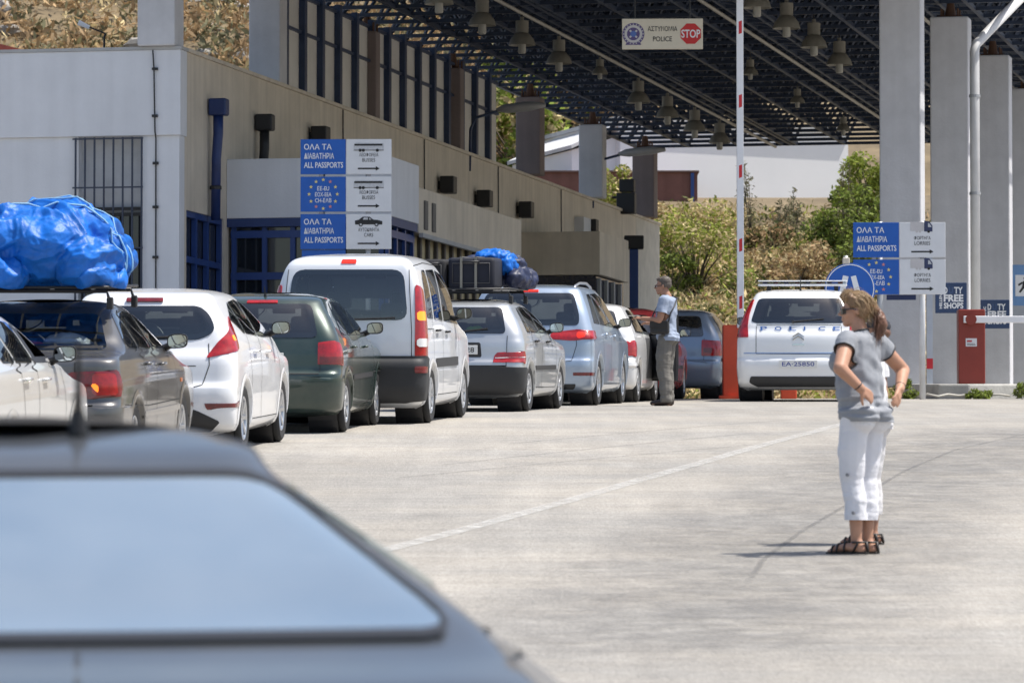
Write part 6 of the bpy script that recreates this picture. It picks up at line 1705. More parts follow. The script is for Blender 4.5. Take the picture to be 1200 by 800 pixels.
def person(label, loc, rz, sc, J, skin, shirt, trousers, hem, shirt_hem, sleeve, female, head_rz, head_tilt, feet, group=None, voxel=.0068, trim=None):
    root = empty('person', label, 'person', loc=loc, rz=rz, group=group); root.scale = (sc, sc, sc)
    Mh = Matrix.Translation(J['head']) @ Matrix.Rotation(head_rz, 4, 'Z') @ Matrix.Rotation(head_tilt, 4, 'X') @ Matrix.Scale(J.get('head_sc', 1), 4)
    body = MB()
    for c, r in J['torso']: ell2(body, c, r)
    for (p0, r0), (p1, r1) in zip(J['spine'][:-1], J['spine'][1:]):
        for t in np.linspace(0, 1, 8): ell2(body, lerp(p0, p1, t), lerp(r0, r1, t))
    sweep(body, J['neck'], J['neck_r'])
    head_parts(body, Mh, female)
    for s, k in ((-1, 'L'), (1, 'R')):
        sweep(body, J['arm'+k], J['arm_r']); sweep(body, J['leg'+k], J['leg_r'])
        pd, nr, cu = J['hand'+k]; hand(body, J['arm'+k][-1], J['arm'+k][-2], pd, nr, cu, J.get('thumb'+k, s))
        a = J['leg'+k][-1]; f = np.array(J['foot'+k]); h = np.array([a[0], a[1]-.035, .035])
        sweep(body, [a, h], [J['leg_r'][-1], .036]); sweep(body, [h, h+f*.10+np.array([0, 0, .01]), h+f*.19+np.array([0, 0, -.008])], [.036, .036, .026], flat=(1.05, 1, .8))
        ac = np.cross(f, [0, 0, 1])
        for q in range(5):
            u = (q-2)*.0155; b0 = h+f*(.195-.006*abs(q-1.5))+ac*u*1.0+np.array([0, 0, -.014]); sweep(body, [b0, b0+f*.028], [.0105, .009])
    me = remesh(body, voxel, 3); bo = mesh_from(me, 'body', skin, root)
    # shirt
    sb = MB()
    for c, r in J['torso']: 
        if c[2] > 1.0: ell2(sb, c, tuple(x+.016 for x in r))
    for c, r in J['hips']: ell2(sb, c, tuple(x+.021 for x in r))
    for (p0, r0), (p1, r1) in zip(J['spine'][:-1], J['spine'][1:]):
        for t in np.linspace(0, 1, 8):
            p = lerp(p0, p1, t)
            if p[2] > shirt_hem-.1: ell2(sb, p, tuple(x+.017 for x in lerp(r0, r1, t)))
    cuts = [((0, 0, shirt_hem), (0, 0, -1), 9)]
    for k in 'LR':
        a, b = np.array(J['arm'+k][0]), np.array(J['arm'+k][1]); c = a+(b-a)*sleeve
        sweep(sb, [a*.92+np.array([0, 0, .1*.3]), a, c+(b-a)*.12], [.06, J['arm_r'][0]+.016, J['arm_r'][0]+J.get('sleeve_w', .014)]); cuts.append((tuple(c), tuple(b-a), .13))
    nk = np.array(J['neck'][0]); cuts.append((tuple(nk+np.array([0, .012, .028])), (0, .35, 1), .12))
    sweep(sb, [tuple(nk+np.array([0, 0, -.02])), tuple(nk+np.array([0, .01, .05]))], [.066, .060])
    ms = remesh(sb, .0085, 5)
    folds(ms, J.get('fold', .008), lambda p: noise.noise(Vector((p.x*7, p.y*7, p.z*16+p.x*9)))*.8+noise.noise(p*20)*.3+(1.2*noise.noise(Vector((p.x*5, p.y*5, p.z*34))) if p.z < shirt_hem+.16 else 0))
    cut_mesh(ms, cuts); so = mesh_from(ms, 'shirt', shirt, root)
    if trim:
        t = boundary_tubes(ms, .0065, 6, lambda c: c.z > shirt_hem+.15); 
        if t.v: t.build('shirt_trim', trim, so, True)
    # trousers
    tb = MB()
    for c, r in J['hips']: ell2(tb, c, tuple(x+.006 for x in r))
    for k in 'LR': sweep(tb, J['leg'+k], J['trouser_r'])
    mt = remesh(tb, .0085, 5)
    folds(mt, J.get('tfold', .007), lambda p: noise.noise(Vector((p.x*9, p.y*9, p.z*11)))+.6*noise.noise(Vector((p.x*16, p.y*16, p.z*26)))*(1.6 if p.z < hem+.18 else .6))
    cuts = [((0, 0, J['waist']), (0, 0, 1), 9), ((0, 0, hem), (0, 0, -1), 9)]
    cut_mesh(mt, cuts); tro = mesh_from(mt, 'trousers', trousers, root)
    # eyes
    for s in (1, -1):
        e = MB(); ell2(e, tuple(Mh @ Vector((s*.031, .077, -.010))), .0125); eo = e.build('eye', M_('eye_white', (.7, .68, .65), .2), bo, True)
        p = MB(); ell2(p, tuple(Mh @ Vector((s*.031, .0835, -.010))), .0068); p.build('iris', M_('dark_iris', (.04, .025, .015), .15), eo, True)
    return root, bo, Mh, so, tro

def strands(Mh, seeds, mat, parent, name, r=.0022, n=7, droop=.05, out=.02, length=.12, seed=1, bias=(0, -1, -.3)):
    rng = np.random.default_rng(seed); mb = MB()
    for c in seeds:
        c = np.array(c); d = np.array(bias)+rng.normal(size=3)*.45; o = c/np.linalg.norm(c)
        d -= o*d.dot(o)*.8; d /= np.linalg.norm(d); L = length*rng.uniform(.5, 1.2); pts = []
        for t in np.linspace(0, 1, n): pts.append(Mh @ Vector(tuple(c+d*L*t+o*out*math.sin(t*math.pi)*rng.uniform(.3, 1)+np.array([0, 0, -droop*t*t]))))
        mb.tube(pts, [r*(1-.7*t) for t in np.linspace(0, 1, n)], 4, False)
    return mb.build(name, mat, parent, True)

# --- the woman with hands on her hips
x, y = on_road(1008, 649)
spine = [((0, -.015, .90), (.172, .118, .10)), ((0, -.0, 1.06), (.168, .125, .08)), ((0, .012, 1.20), (.165, .122, .09)), ((0, -.006, 1.33), (.155, .092, .06))]
Jw = dict(head_sc=.93, head=(0, .03, 1.555), torso=[((.075, .095, 1.215), (.070, .062, .066)), ((-.075, .095, 1.215), (.070, .062, .066)), ((.085, -.075, .865), (.092, .085, .10)), ((-.085, -.075, .865), (.092, .085, .10)), ((0, -.02, 1.345), (.165, .07, .05)), ((0, .03, 1.02), (.150, .105, .08))],
    hips=[((0, -.015, .90), (.172, .118, .10)), ((.085, -.078, .865), (.094, .088, .10)), ((-.085, -.078, .865), (.094, .088, .10)), ((0, -.005, .97), (.155, .108, .08))],
    spine=spine, neck=[(0, -.012, 1.375), (0, .012, 1.475)], neck_r=[.056, .050],
    armL=[(-.172, -.02, 1.345), (-.345, -.085, 1.165), (-.235, -.165, 1.04)], armR=[(.172, -.02, 1.345), (.405, -.06, 1.175), (.225, -.155, 1.045)], arm_r=[.056, .046, .031],
    handL=((.80, -.10, -.42), (-.25, -.9, .15), .22), handR=((-.72, -.28, -.55), (.3, -.9, .1), .25),
    legL=[(-.092, -.02, .86), (-.088, 0, .66), (-.080, .008, .47), (-.078, -.018, .33), (-.072, -.02, .085)], legR=[(.092, -.02, .86), (.088, .0, .66), (.074, .012, .47), (.070, -.014, .33), (.062, -.012, .085)], leg_r=[.078, .080, .056, .053, .036],
    trouser_r=[.094, .094, .078, .073, .072], footL=(-.18, .98, 0), footR=(-.05, .99, 0), waist=.93, fold=.014, tfold=.006)
GREYT = M_('grey_cotton_shirt', (.265, .278, .305), .85, var=.12, scale=5, bump=.2, bscale=220)
WHITET = M_('white_cotton_trousers', (.70, .70, .735), .85, var=.04, scale=5, bump=.2, bscale=200)
wom, bo, Mh, so, tro = person('woman in grey shirt and white cropped trousers standing with hands on hips', (x, y, gz(y)), R(52), .958, Jw, SKIN, GREYT, WHITET, .215, .835, .34, True, R(36), R(-3), None, trim=BLACK)
HAIR = M_('sun_bleached_hair', (.21, .125, .065), .55, var=.35, scale=14); HAIR2 = M_('brown_hair', (.135, .062, .035), .5, var=.35, scale=14); HAIRL = M_('light_blonde_hair', (.33, .22, .115), .5, var=.3, scale=14)
hm = MB()
def EH(mb, c, r): ell2(mb, tuple(Mh @ Vector(c)), r, Mh.to_3x3())
for c, r in (((0, -.018, .040), (.080, .094, .080)), ((0, .040, .080), (.070, .055, .042)), ((.055, -.045, -.005), (.028, .055, .062)), ((-.055, -.045, -.005), (.028, .055, .062)), ((0, -.080, .0), (.058, .034, .055)), ((.066, .012, .045), (.018, .03, .04)), ((-.066, .012, .045), (.018, .03, .04)), ((0, .072, .088), (.05, .03, .022))): EH(hm, c, r)
me = remesh(hm, .007, 3); crumple(me, .007, 20, 3); ho = mesh_from(me, 'hair', HAIR, wom)
pm = MB()
for t in np.linspace(0, 1, 10): EH(pm, (0, -.125-.045*math.sin(t*2.2), -.005-.165*t), (.030+.018*math.sin(t*3), .028+.012*math.sin(t*3), .03))
me = remesh(pm, .007, 2); crumple(me, .008, 22, 6); po = mesh_from(me, 'ponytail', HAIR2, wom)
bnd = MB().lathe([(.030, -.012), (.038, 0), (.030, .012)], 16, Mh @ Matrix.Translation((0, -.125, .005)) @ Matrix.Rotation(R(60), 4, 'X')).build('hair_band', M_('coral_band', (.65, .12, .07), .6), po, True)
rng = np.random.default_rng(5)
def shell_seeds(n, zmin, ymax=.12):
    o = []
    while len(o) < n:
        v = rng.normal(size=3); v /= np.linalg.norm(v); p = np.array([0, -.015, .04])+v*np.array([.083, .099, .085])
        if p[2] > zmin and p[1] < ymax and not (p[1] > .015 and p[2] < .095): o.append(p)
    return o
strands(Mh, shell_seeds(620, -.03), HAIRL, ho, 'light_strands', .0017, out=.007, length=.075, seed=2)
strands(Mh, [p for p in shell_seeds(800, .09) if p[1] > .01][:130], HAIRL, ho, 'blown_fringe', .0017, out=.022, length=.08, seed=3, bias=(0, .6, .5), droop=.02)
strands(Mh, [np.array([rng.normal()*.022, -.14+rng.normal()*.012, -.01-.02*rng.random()]) for _ in range(160)], HAIR2, po, 'loose_strands', .0018, out=.02, length=.19, seed=4, bias=(0, -.35, -1.6))
sg = MB()
for s in (1, -1):
    lens = [Mh @ Vector((s*(.005+.056*u), .104-.030*u*u, .004-.040*v)) for v in (0, 1) for u in (0, .33, .66, 1)]
    inn = [Mh @ Vector((s*(.005+.056*u), .098-.030*u*u, .004-.040*v)) for v in (0, 1) for u in (0, .33, .66, 1)]
    sg.add(lens+inn, [(0, 1, 5, 4), (1, 2, 6, 5), (2, 3, 7, 6), (8, 12, 13, 9), (9, 13, 14, 10), (10, 14, 15, 11), (0, 8, 9, 1), (1, 9, 10, 2), (2, 10, 11, 3), (4, 5, 13, 12), (5, 6, 14, 13), (6, 7, 15, 14), (3, 11, 15, 7), (0, 4, 12, 8)])
    sg.tube([Mh @ Vector((s*.061, .078, -.006)), Mh @ Vector((s*.078, .03, -.002)), Mh @ Vector((s*.081, -.015, -.012))], .0048, 6)
sg.build('sunglasses', M_('dark_sunglasses', (.018, .012, .012), .12, var=0, coat=.6), wom)
# bracelet, watch, sandals, cords
def wrist_band(J, k, mat, nm, parent, f=.12):
    a, b = Vector(J['arm'+k][2]), Vector(J['arm'+k][1]); d = (b-a).normalized(); c = a+(b-a)*f
    MB().lathe([(.030, -.006), (.035, 0), (.030, .006)], 16, Matrix.Translation(c) @ d.to_track_quat('Z', 'Y').to_matrix().to_4x4()).build(nm, mat, parent, True)
wrist_band(Jw, 'L', BLACK, 'bracelet', wom); wrist_band(Jw, 'R', BLACK, 'bracelet', wom, .16)
def sandal(root, J, k, mat, closed=False):
    a = J['leg'+k][-1]; f = Vector(J['foot'+k]).normalized(); ac = f.cross(Vector((0, 0, 1))); h = Vector((a[0], a[1]-.035, 0))
    out = [(-.045, .026), (-.05, 0), (-.045, -.026), (.05, -.034), (.14, -.044), (.20, -.040), (.238, -.015), (.238, .012), (.20, .038), (.14, .040), (.05, .032)]
    vs = [h+f*u+ac*w+Vector((0, 0, z)) for z in (.002, .016) for u, w in out]; n = len(out)
    s = MB().add(vs, [tuple(range(n)), tuple(range(n, 2*n))[::-1]]+[(i, n+i, n+(i+1) % n, (i+1) % n) for i in range(n)])
    so_ = s.build('sandal', mat, root, bevel=.003)
    st = MB()
    for u, z, w in ((.15, .062, .046), (.10, .078, .044), (.185, .048, .044)):
        st.tube([h+f*u+ac*(w*math.cos(t))+Vector((0, 0, .012+z*.86*math.sin(t))) for t in np.linspace(0, math.pi, 11)], .0075, 6)
    st.tube([h+f*(.045*math.cos(t)-.0+.01)+ac*(.045*math.sin(t))+Vector((0, 0, .075)) for t in np.linspace(0, 2*math.pi, 17)], .0075, 6, False)
    for s_ in (1, -1): st.tube([h+f*.04+ac*(.038*s_)+Vector((0, 0, .012)), h+ac*(.046*s_)+Vector((0, 0, .075))], .007, 6)
    st.tube([h-f*.048+Vector((0, 0, .012)), h-f*.036+Vector((0, 0, .078))], .010, 6)
    st.build('straps', mat, so_, True)
BLK_L = M_('black_leather', (.018, .014, .012), .5, var=.2)
for k in 'LR': sandal(wom, Jw, k, BLK_L)
cd = MB().tube([(.168, -.03, .86), (.182, -.04, .80), (.178, -.03, .74), (.185, -.04, .70)], .005, 6).build('hip_cord', M_('pale_cord', (.5, .5, .55), .7), wom, True)
for k in (0, 1): MB().lathe([(0, -.006), (.011, -.006), (.011, .006), (0, .006)], 10, Matrix.Translation(((-.172, -.196)[k] if k == 0 else -.150, -.02-.03*k, .50-.24*k)) @ Matrix.Rotation(R(90), 4, 'Y')).build('button', M_('pewter_button', (.25, .25, .27), .4, metal=.6), tro)
for (px_, zz) in ((-.06, .83), (.07, .83)):
    pass

# --- the person half hidden behind her
x2, y2 = on_road(1017, 638)
Jh = {k: v for k, v in Jw.items()}
Jh.update(head=(.05, -.055, 1.54), neck=[(.03, -.045, 1.375), (.045, -.06, 1.46)], torso=[((0, -.02, 1.345), (.165, .07, .05)), ((.07, -.06, .87), (.09, .08, .09)), ((-.07, -.06, .87), (.09, .08, .09))], armL=[(-.17, -.01, 1.345), (-.20, -.03, 1.09), (-.06, .135, 1.10)], armR=[(.17, -.01, 1.345), (.20, -.03, 1.09), (.06, .135, 1.06)],
    handL=((.98, .1, -.1), (0, -1, 0), .3), handR=((-.98, .1, -.1), (0, -1, 0), .3), hips=[((0, -.015, .90), (.172, .122, .11)), ((.07, -.06, .87), (.098, .09, .10)), ((-.07, -.06, .87), (.098, .09, .10)), ((0, -.005, .97), (.160, .115, .08))])
WSH = M_('white_cotton_shirt', (.66, .66, .68), .85, var=.06); LTR = M_('pale_trousers', (.62, .61, .62), .85, var=.06)
hid, bo2, Mh2, so2, tr2 = person('person in dark cap and white shirt mostly hidden behind the woman', (x2, y2, gz(y2)), R(62), .865, Jh, SKIN2, WSH, LTR, .22, .84, .5, False, R(15), 0, None, voxel=.008)
cp = MB()
for c, r in (((0, -.012, .045), (.083, .102, .082)),): ell2(cp, tuple(Mh2 @ Vector(c)), r, Mh2.to_3x3())
me = remesh(cp, .008, 2); cut_mesh(me, [(tuple(Mh2 @ Vector((0, 0, .028))), tuple(Mh2.to_3x3() @ Vector((0, .1, -1))), 9)]); co = mesh_from(me, 'cap', M_('dark_cap', (.03, .032, .04), .8, var=.2), hid)
vz = MB(); vp_ = [Mh2 @ Vector((.068*math.sin(t), .075+.085*math.cos(t), .040-.012*math.cos(t))) for t in np.linspace(-1.45, 1.45, 14)]; vq = [p+Vector((0, 0, -.006)) for p in vp_]
n = len(vp_); vz.add(vp_+vq, [tuple(range(n)), tuple(range(n, 2*n))[::-1]]+[(i, n+i, n+(i+1) % n, (i+1) % n) for i in range(n)]); vz.build('cap_visor', M_('dark_cap', (.03, .032, .04), .8, var=.2), co)
hh = MB()
for c, r in (((0, -.05, -.005), (.079, .062, .05)),): ell2(hh, tuple(Mh2 @ Vector(c)), r, Mh2.to_3x3())
mesh_from(remesh(hh, .009, 2), 'hair', HAIR2, hid)
for k in 'LR': sandal(hid, Jh, k, BLK_L)

# --- the man at the open door
x3, y3 = on_road(779, 477)
y3 = 64.6; x3 = (781-600)/F*y3
Jm = dict(head=(0, .045, 1.605), torso=[((0, -.015, 1.40), (.19, .085, .055)), ((0, .07, 1.08), (.14, .10, .12)), ((.08, -.06, .90), (.09, .08, .09)), ((-.08, -.06, .90), (.09, .08, .09))],
    hips=[((0, -.01, .93), (.165, .125, .10)), ((.08, -.06, .90), (.092, .084, .10)), ((-.08, -.06, .90), (.092, .084, .10)), ((0, .0, 1.0), (.160, .125, .08))],
    spine=[((0, -.01, .93), (.165, .125, .10)), ((0, .01, 1.10), (.155, .125, .09)), ((0, .0, 1.25), (.168, .125, .09)), ((0, -.02, 1.38), (.172, .098, .06))], neck=[(0, -.015, 1.435), (0, .025, 1.525)], neck_r=[.066, .060],
    armL=[(-.20, -.02, 1.395), (-.235, .02, 1.125), (-.20, .27, 1.155)], armR=[(.20, -.02, 1.395), (.24, .0, 1.12), (.17, .24, 1.10)], arm_r=[.057, .046, .032], sleeve_w=.026,
    handL=((.1, .95, .12), (-.3, 0, 1), .35), handR=((-.2, .9, .1), (.3, 0, 1), .35),
    legL=[(-.095, -.01, .89), (-.10, .01, .68), (-.098, .015, .48), (-.10, -.015, .33), (-.098, -.02, .09)], legR=[(.095, -.01, .89), (.098, .02, .68), (.095, .035, .48), (.094, .01, .33), (.09, .0, .09)], leg_r=[.082, .084, .062, .058, .042],
    trouser_r=[.100, .108, .096, .090, .086], footL=(-.12, .99, 0), footR=(.10, .99, 0), waist=.99, fold=.010, tfold=.010)
LBT = M_('pale_blue_shirt', (.27, .32, .42), .85, var=.06, scale=5); KH = M_('grey_khaki_trousers', (.15, .14, .125), .9, var=.12, scale=5)
man, bo3, Mh3, so3, tr3 = person('grey-haired man in pale blue shirt with black shoulder pouch by the open car door', (x3, y3, gz(y3)), R(72), 1.0, Jm, SKIN2, LBT, KH, .045, .86, .62, False, R(8), R(-4), None, voxel=.0085)
hh = MB()
for c, r in (((0, -.028, .045), (.084, .092, .078)), ((0, -.075, .0), (.066, .042, .055)), ((0, .035, .080), (.062, .05, .028)), ((.062, -.03, .0), (.02, .05, .04)), ((-.062, -.03, .0), (.02, .05, .04))): ell2(hh, tuple(Mh3 @ Vector(c)), r, Mh3.to_3x3())
me = remesh(hh, .008, 2); crumple(me, .004, 26, 2); mesh_from(me, 'hair', M_('grey_brown_hair', (.085, .068, .055), .6, var=.35, scale=20), man)
gl = MB()
for s in (1, -1):
    gl.tube([Mh3 @ Vector((s*.033+.024*math.cos(t), .101, -.010+.017*math.sin(t))) for t in np.linspace(0, 6.283, 14)], .0028, 5, False); gl.tube([Mh3 @ Vector((s*.057, .099, -.006)), Mh3 @ Vector((s*.08, -.01, -.008))], .0035, 5)
gl.build('glasses', BLACK, man, True)
po = empty('shoulder_pouch', 'black pouch on a strap at the hip of the man in blue', 'bag', loc=(x3, y3, gz(y3)), rz=R(72))
rounded_box(MB(), (-.205, .03, 1.03), (.09, .26, .17), .03).build('pouch', BLACK, po, True)
fl2 = rounded_box(MB(), (-.252, .03, 1.07), (.012, .25, .10), .005).build('flap', BLK_L, po)
MB().tube([(-.21, -.09, 1.10), (-.20, -.115, 1.22), (-.10, -.150, 1.33), (.05, -.135, 1.43), (.12, -.06, 1.465), (.12, .05, 1.44), (.06, .135, 1.33), (-.08, .165, 1.2), (-.20, .13, 1.10)], .011, 6).build('strap', BLACK, po, True)
pp = empty('papers', 'sheet of papers in the outstretched hand of the man', 'papers', loc=(x3, y3, gz(y3)), rz=R(72))
MB().box(-.21, -.06, .34, .50, 1.195, 1.200).build('sheet', M_('paper', (.7, .7, .66), .7), pp)
SHOE = M_('dark_brown_shoes', (.03, .02, .016), .5, var=.2)
for k in 'LR':
    a = Jm['leg'+k][-1]; f = Vector(Jm['foot'+k]).normalized(); mb = MB(); h = np.array([a[0], a[1]-.035, .045]); fv = np.array(f)
    sweep(mb, [h+np.array([0, 0, .03]), h, h+fv*.11+np.array([0, 0, .0]), h+fv*.21+np.array([0, 0, -.012])], [.048, .048, .049, .038], flat=(1, 1, .85))
    me = remesh(mb, .008, 3); cut_mesh(me, [((0, 0, .004), (0, 0, -1), 9)]); mesh_from(me, 'shoe', SHOE, man)
# ------------------------------------------------------------------ plants
def leaf_material(name, col, island=.45):
    m = M_(name, col, .7, var=.25, scale=.9, island=island, spec=.25)
    nt = m.node_tree; b = nt.nodes['Principled BSDF']; out = nt.nodes['Material Output']
    tr = nt.nodes.new('ShaderNodeBsdfTranslucent'); ms = nt.nodes.new('ShaderNodeMixShader'); ms.inputs[0].default_value = .28
    src = b.inputs['Base Color'].links[0].from_socket
    nt.links.new(src, tr.inputs[0]); nt.links.new(b.outputs[0], ms.inputs[1]); nt.links.new(tr.outputs[0], ms.inputs[2]); nt.links.new(ms.outputs[0], out.inputs[0])
    return m
LG = leaf_material('yellow_green_leaves', (.26, .30, .05)); LG2 = leaf_material('bright_green_leaves', (.20, .255, .045)); LD = leaf_material('olive_leaves', (.10, .115, .038))
LDRY = leaf_material('dry_straw', (.54, .435, .235), .35); LRED = leaf_material('rusty_dry_weeds', (.36, .245, .13), .35); LOL = leaf_material('grey_green_scrub', (.165, .155, .085))
BARK = M_('bark', (.09, .07, .05), .9, var=.3, scale=10)
def leaves(cs, size, aspect=.45, up=.3, rng=RNG):
    """many small bent leaf faces at the points CS"""
    n = len(cs); d = rng.normal(size=(n, 3)); d[:, 2] = d[:, 2]*.7+up; d /= np.linalg.norm(d, axis=1)[:, None]
    e = rng.normal(size=(n, 3)); e -= d*(e*d).sum(1)[:, None]; e /= np.linalg.norm(e, axis=1)[:, None]
    s = size*rng.uniform(.35, 1.6, n)[:, None]
    a = cs-d*s*.5; b = cs+e*s*aspect*.5; c = cs+d*s*.5; f = cs-e*s*aspect*.5
    V = np.stack([a, b, c, f], 1).reshape(-1, 3)
    return V, np.arange(n*4).reshape(n, 4)
def quick_mesh(name, V, Fc, mat, parent=None):
    me = bpy.data.meshes.new(name); k = Fc.shape[1]
    me.vertices.add(len(V)); me.vertices.foreach_set('co', V.astype(np.float32).ravel())
    me.loops.add(Fc.size); me.loops.foreach_set('vertex_index', Fc.astype(np.int32).ravel())
    me.polygons.add(len(Fc)); me.polygons.foreach_set('loop_start', np.arange(0, Fc.size, k, dtype=np.int32)); me.polygons.foreach_set('loop_total', np.full(len(Fc), k, np.int32))
    me.update(calc_edges=True); me.materials.append(mat)
    o = bpy.data.objects.new(name, me); C.objects.link(o)
    if parent is not None: o.parent = parent
    return o
def bush(name, loc, w, h, n, size, mats, label, cat, group=None, clumps=14, aspect=.45, up=.3, trunk=True):
    rng = np.random.default_rng(abs(hash(label)) % 2**31 if False else sum(map(ord, label)))
    r_ = empty(name, label, cat, loc=loc, group=group)
    # branches end in clumps
    pts = []; mb = MB()
    for i in range(clumps):
        a = rng.uniform(0, 2*math.pi); q = rng.uniform(.15, 1)**.6; z = rng.uniform(.18, 1.0)
        rad = w/2*q*math.sqrt(max(.1, 1-(z*1.02-.35)**2*1.1))
        c = np.array([math.cos(a)*rad, math.sin(a)*rad*.9, z*h*.88]); pts.append(c)
        mid = np.array([c[0]*.4, c[1]*.4, c[2]*.5])
        mb.tube([(0, 0, -.15), mid, c], [.05*w/3, .03*w/3, .008], 6)
    cs = []
    for c in pts:
        k = n//clumps; s = rng.uniform(.13, .26)*w
        g = rng.normal(size=(k, 3)); g /= np.linalg.norm(g, axis=1)[:, None]; g *= rng.uniform(.25, 1, (k, 1))**.5*s
        g[:, 2] *= .85; cs.append(c+g)
    cs = np.concatenate(cs); cs = cs[cs[:, 2] > -.1]
    half = len(cs)*2//3; rng.shuffle(cs)
    V, Fc = leaves(cs[:half], size, aspect, up, rng); quick_mesh('foliage', V, Fc, mats[0], r_)
    if len(mats) > 1:
        V, Fc = leaves(cs[half:], size*1.1, aspect, up, rng); quick_mesh('foliage', V, Fc, mats[1], r_)
    if trunk: mb.build('stems', BARK, r_, True)
    return r_
def hp(px, py):
    """hillside point seen at photograph pixel"""
    for d in np.arange(123.5, 400, .4):
        v = W(px, py, d)
        if hill_h(v.x, d) > v.z: return Vector((v.x, d, hill_h(v.x, d)))
    return W(px, py, 380)
def hz(px, d):
    x = (px-600)/F*d; return Vector((x, d, hill_h(x, d)-.05))
GB = 'shrubs growing on the slope behind the post'
bush('green_shrub', hp(815, 348), 2.7, 2.5, 3800, .12, (LG, LDRY), 'bright yellow-green shrub left of the raised barrier arm', 'shrub', GB, 22)
bush('green_shrub', hp(786, 356), 1.6, 1.6, 2400, .12, (LG2, LD), 'darker green shrub low beside the end of the building', 'shrub', GB, 14)
bush('green_shrub', hp(996, 322), 2.6, 2.8, 5200, .14, (LG2, LD), 'large mixed green shrub beside the broad right column', 'shrub', GB, 22)
bush('green_shrub', hp(1022, 268), 2.2, 2.3, 4200, .15, (LG, LG2), 'tall yellow-green shrub rising past the white house corner', 'shrub', GB, 20)
bush('green_shrub', hp(1012, 350), 1.9, 1.5, 2600, .12, (LD, LG2), 'dark olive shrub low behind the lorries sign', 'shrub', GB, 14)
bush('green_shrub', hp(858, 358), 1.3, .9, 1500, .12, (LG2, LDRY), 'small green shrub just behind the barrier cabinet', 'shrub', GB, 10)
bush('dry_shrub', hp(800, 275), 3.0, .8, 2600, .16, (LDRY, LG), 'straw-coloured shrub under the brick-red outbuilding', 'shrub', GB, 14)
bush('dry_shrub', hp(752, 275), 2.0, .9, 2200, .15, (LDRY, LRED), 'straw-coloured shrub behind the last stub column', 'shrub', GB, 12)
bush('dry_shrub', hp(935, 345), 2.0, 1.4, 2600, .13, (LRED, LDRY), 'rusty dry shrub above the police car light bar', 'shrub', GB, 14)
bush('dry_shrub', hp(900, 300), 2.0, .8, 2200, .15, (LRED, LD), 'rusty dry shrub in the middle of the slope', 'shrub', GB, 14)
bush('green_shrub', hp(718, 262), 2.0, 1.8, 2600, .13, (LG, LDRY), 'yellow-green shrub between two far stub columns', 'shrub', GB, 14)
def weed(px, d, h, label):
    loc = hz(px, d); r_ = empty('tall_weed', label, 'weed', loc=loc, group='tall thistle-like weeds in front of the white house')
    rng = np.random.default_rng(int(px)); mb = MB(); cs = []
    for k in range(4):
        a = rng.uniform(0, 6.28); b = rng.uniform(.1, .28)*h*.6; hh = h*rng.uniform(.7, 1)
        pts = [(0, 0, 0), (math.cos(a)*b*.4, math.sin(a)*b*.4, hh*.5), (math.cos(a)*b, math.sin(a)*b, hh)]; mb.tube(pts, [.025, .018, .006], 5)
        for t in np.linspace(.15, 1, 18):
            c = np.array(pts[0])*(1-t)**2+2*np.array(pts[1])*t*(1-t)+np.array(pts[2])*t*t
            w = .60*(1.1-t)+.05; cs.append(c+rng.normal(size=(7, 3))*w*.45)
    V, Fc = leaves(np.concatenate(cs), .15, .26, .5, rng); quick_mesh('foliage', V, Fc, LOL, r_); mb.build('stems', BARK, r_, True)
weed(882, 152, 2.9, 'tallest feathery weed against the white house right of barrier arm')
weed(913, 150, 2.1, 'shorter bushy weed against the white house, middle')
weed(930, 151, 2.0, 'bushy weed right of the middle of the white house')
weed(991, 149, 2.8, 'tall feathery weed near the right end of white house')
# dry grass and scrub over the whole slope
def scrub(name, n, xr, yr, hrange, wide, mat, size, per, label, keep=None, seed=1):
    rng = np.random.default_rng(seed); cs = []
    for i in range(n):
        y = rng.uniform(*yr); x = rng.uniform(xr[0], xr[1])*y
        if keep and not keep(x, y): continue
        z = hill_h(x, y); h = rng.uniform(*hrange); w = h*wide*rng.uniform(.7, 1.4)
        g = rng.normal(size=(per, 3)); g /= np.linalg.norm(g, axis=1)[:, None]; g *= rng.uniform(0.1, 1, (per, 1))**.5
        cs.append(np.array([x, y, z])+np.stack([g[:, 0]*w, g[:, 1]*w, np.abs(g[:, 2])*h], 1))
    cs = np.concatenate(cs); V, Fc = leaves(cs, size, .3, .8, rng)
    o = quick_mesh(name, V, Fc, mat); tag(o, label, 'scrub', kind='stuff'); return o
nohouse = lambda x, y: not (160 < y < 182 and 0 < x < 14)
scrub('dry_grass', 2300, (.015, .085), (124, 166), (.25, .7), .7, LDRY, .20, 26, 'straw grass over the slope', nohouse, 1)
scrub('dry_grass', 1000, (.015, .085), (124, 164), (.25, .7), .8, LRED, .18, 26, 'rusty dry weeds over the slope', nohouse, 2)
scrub('undergrowth', 520, (.015, .085), (124, 164), (.35, .9), .8, LD, .18, 34, 'olive green undergrowth over the slope', nohouse, 3)
scrub('undergrowth', 420, (.015, .085), (124, 160), (.3, .7), .8, LG, .18, 30, 'yellow-green undergrowth over the slope', nohouse, 6)
scrub('hill_scrub', 1900, (-.125, .03), (168, 300), (.6, 1.9), .8, LRED, .42, 44, 'brown scrub on the far hill', nohouse, 4)
scrub('hill_scrub', 1100, (-.125, .03), (168, 300), (.7, 2.0), .8, LOL, .42, 48, 'grey-green scrub on the far hill', nohouse, 5)
scrub('hill_scrub', 700, (-.125, .03), (168, 300), (.5, 1.2), .9, LDRY, .36, 36, 'straw scrub on the far hill', nohouse, 7)
bush('tree_on_hill', hz(660, 186), 6.5, 6.0, 5200, .34, (LD, LG2), 'dark green tree on the hill seen beside the clerestory end', 'tree', None, 22)
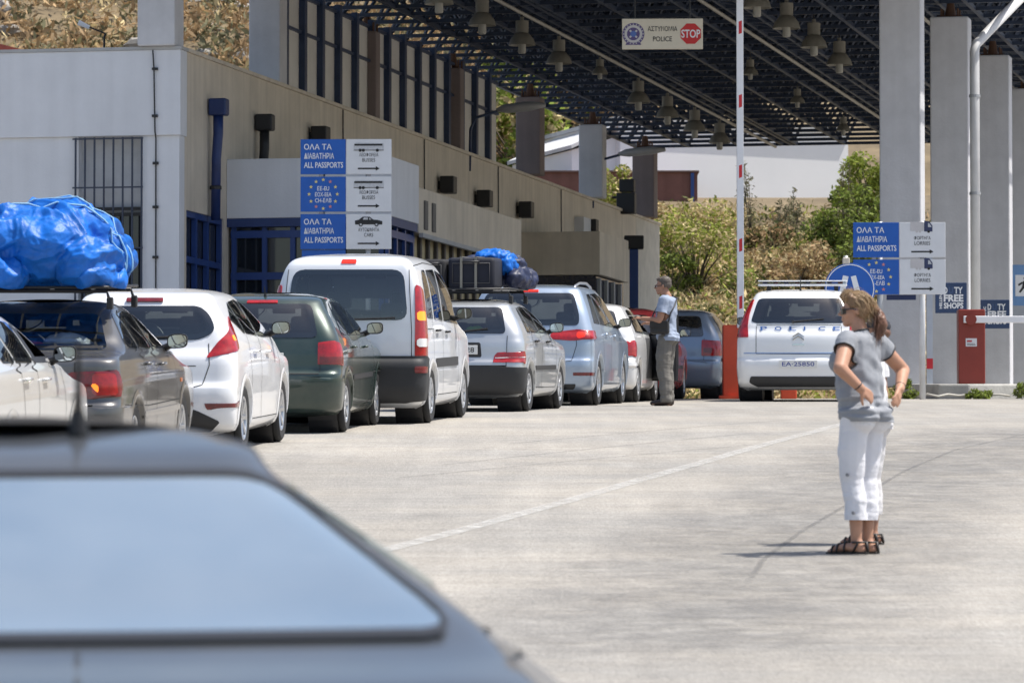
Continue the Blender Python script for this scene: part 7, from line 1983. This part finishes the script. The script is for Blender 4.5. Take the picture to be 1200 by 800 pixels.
bush('tree_on_hill', hz(706, 190), 6.0, 5.5, 4200, .34, (LD, LOL), 'grey-green tree on the hill above the white house wing', 'tree', None, 20)
bush('tree_on_hill', hz(615, 178), 4.5, 5.0, 3800, .30, (LG2, LDRY), 'pale yellowish tree on the hill at the clerestory end', 'tree', None, 18)
bush('roof_edge_shrub', hz(160, 150)+Vector((0, 0, 1.5)), 3.2, 3.4, 2200, .2, (LG2, LOL), 'small green shrub behind the roof parapet left of the stub column', 'shrub', None, 12)
# boulders of the far hill
ROCK = M_('pale_rock', (.30, .28, .25), .9, var=.25, scale=2, bump=.6, bscale=5)
rng = np.random.default_rng(3); rk = MB()
for i in range(170):
    y = rng.uniform(170, 280); x = rng.uniform(-.12, -.03)*y; s_ = rng.uniform(.3, 1.1)
    V, Fc = ico(); sub = V*np.array([s_, s_*.8, s_*.6]); k = rng.uniform(0, 50)
    dsp = np.array([1+.35*noise.noise(Vector(v)*1.8+Vector((k, 0, 0))) for v in V])
    rk.add([tuple(p) for p in sub*dsp[:, None]+np.array([x, y, hill_h(x, y)+s_*.15])], Fc)
ro = rk.build('hill_rocks', ROCK); tag(ro, 'pale rocks scattered through the hill scrub', 'rocks', kind='stuff')
# weeds along the kerb
def kerb_weed(px, d, label, w=.42, h=.34):
    p = gp(px, d); bush('kerb_weed', p, w, h, 620, .075, (LG2, LD), label, 'weed', 'weeds growing along the kerb island', 8, .3, .7, False)
kerb_weed(1063, 77.3, 'green weed tuft at the near end of the kerb')
kerb_weed(1196, 76.9, 'straggly weed at the kerb by the picture edge', .5, .26)
kerb_weed(1150, 76.9, 'flat weed at the foot of red barrier cabinet', .4, .12)
# loose hose along the kerb
hs = MB().tube([gp(px, 77.2-.2*math.sin(k))+Vector((0, 0, .03+.05*abs(math.sin(k*1.7)))) for k, px in enumerate(range(1075, 1190, 12))], .018, 6).build('loose_hose', M_('pale_hose', (.45, .43, .38), .6), None, True)
tag(hs, 'thin pale hose lying along the kerb island', 'hose')
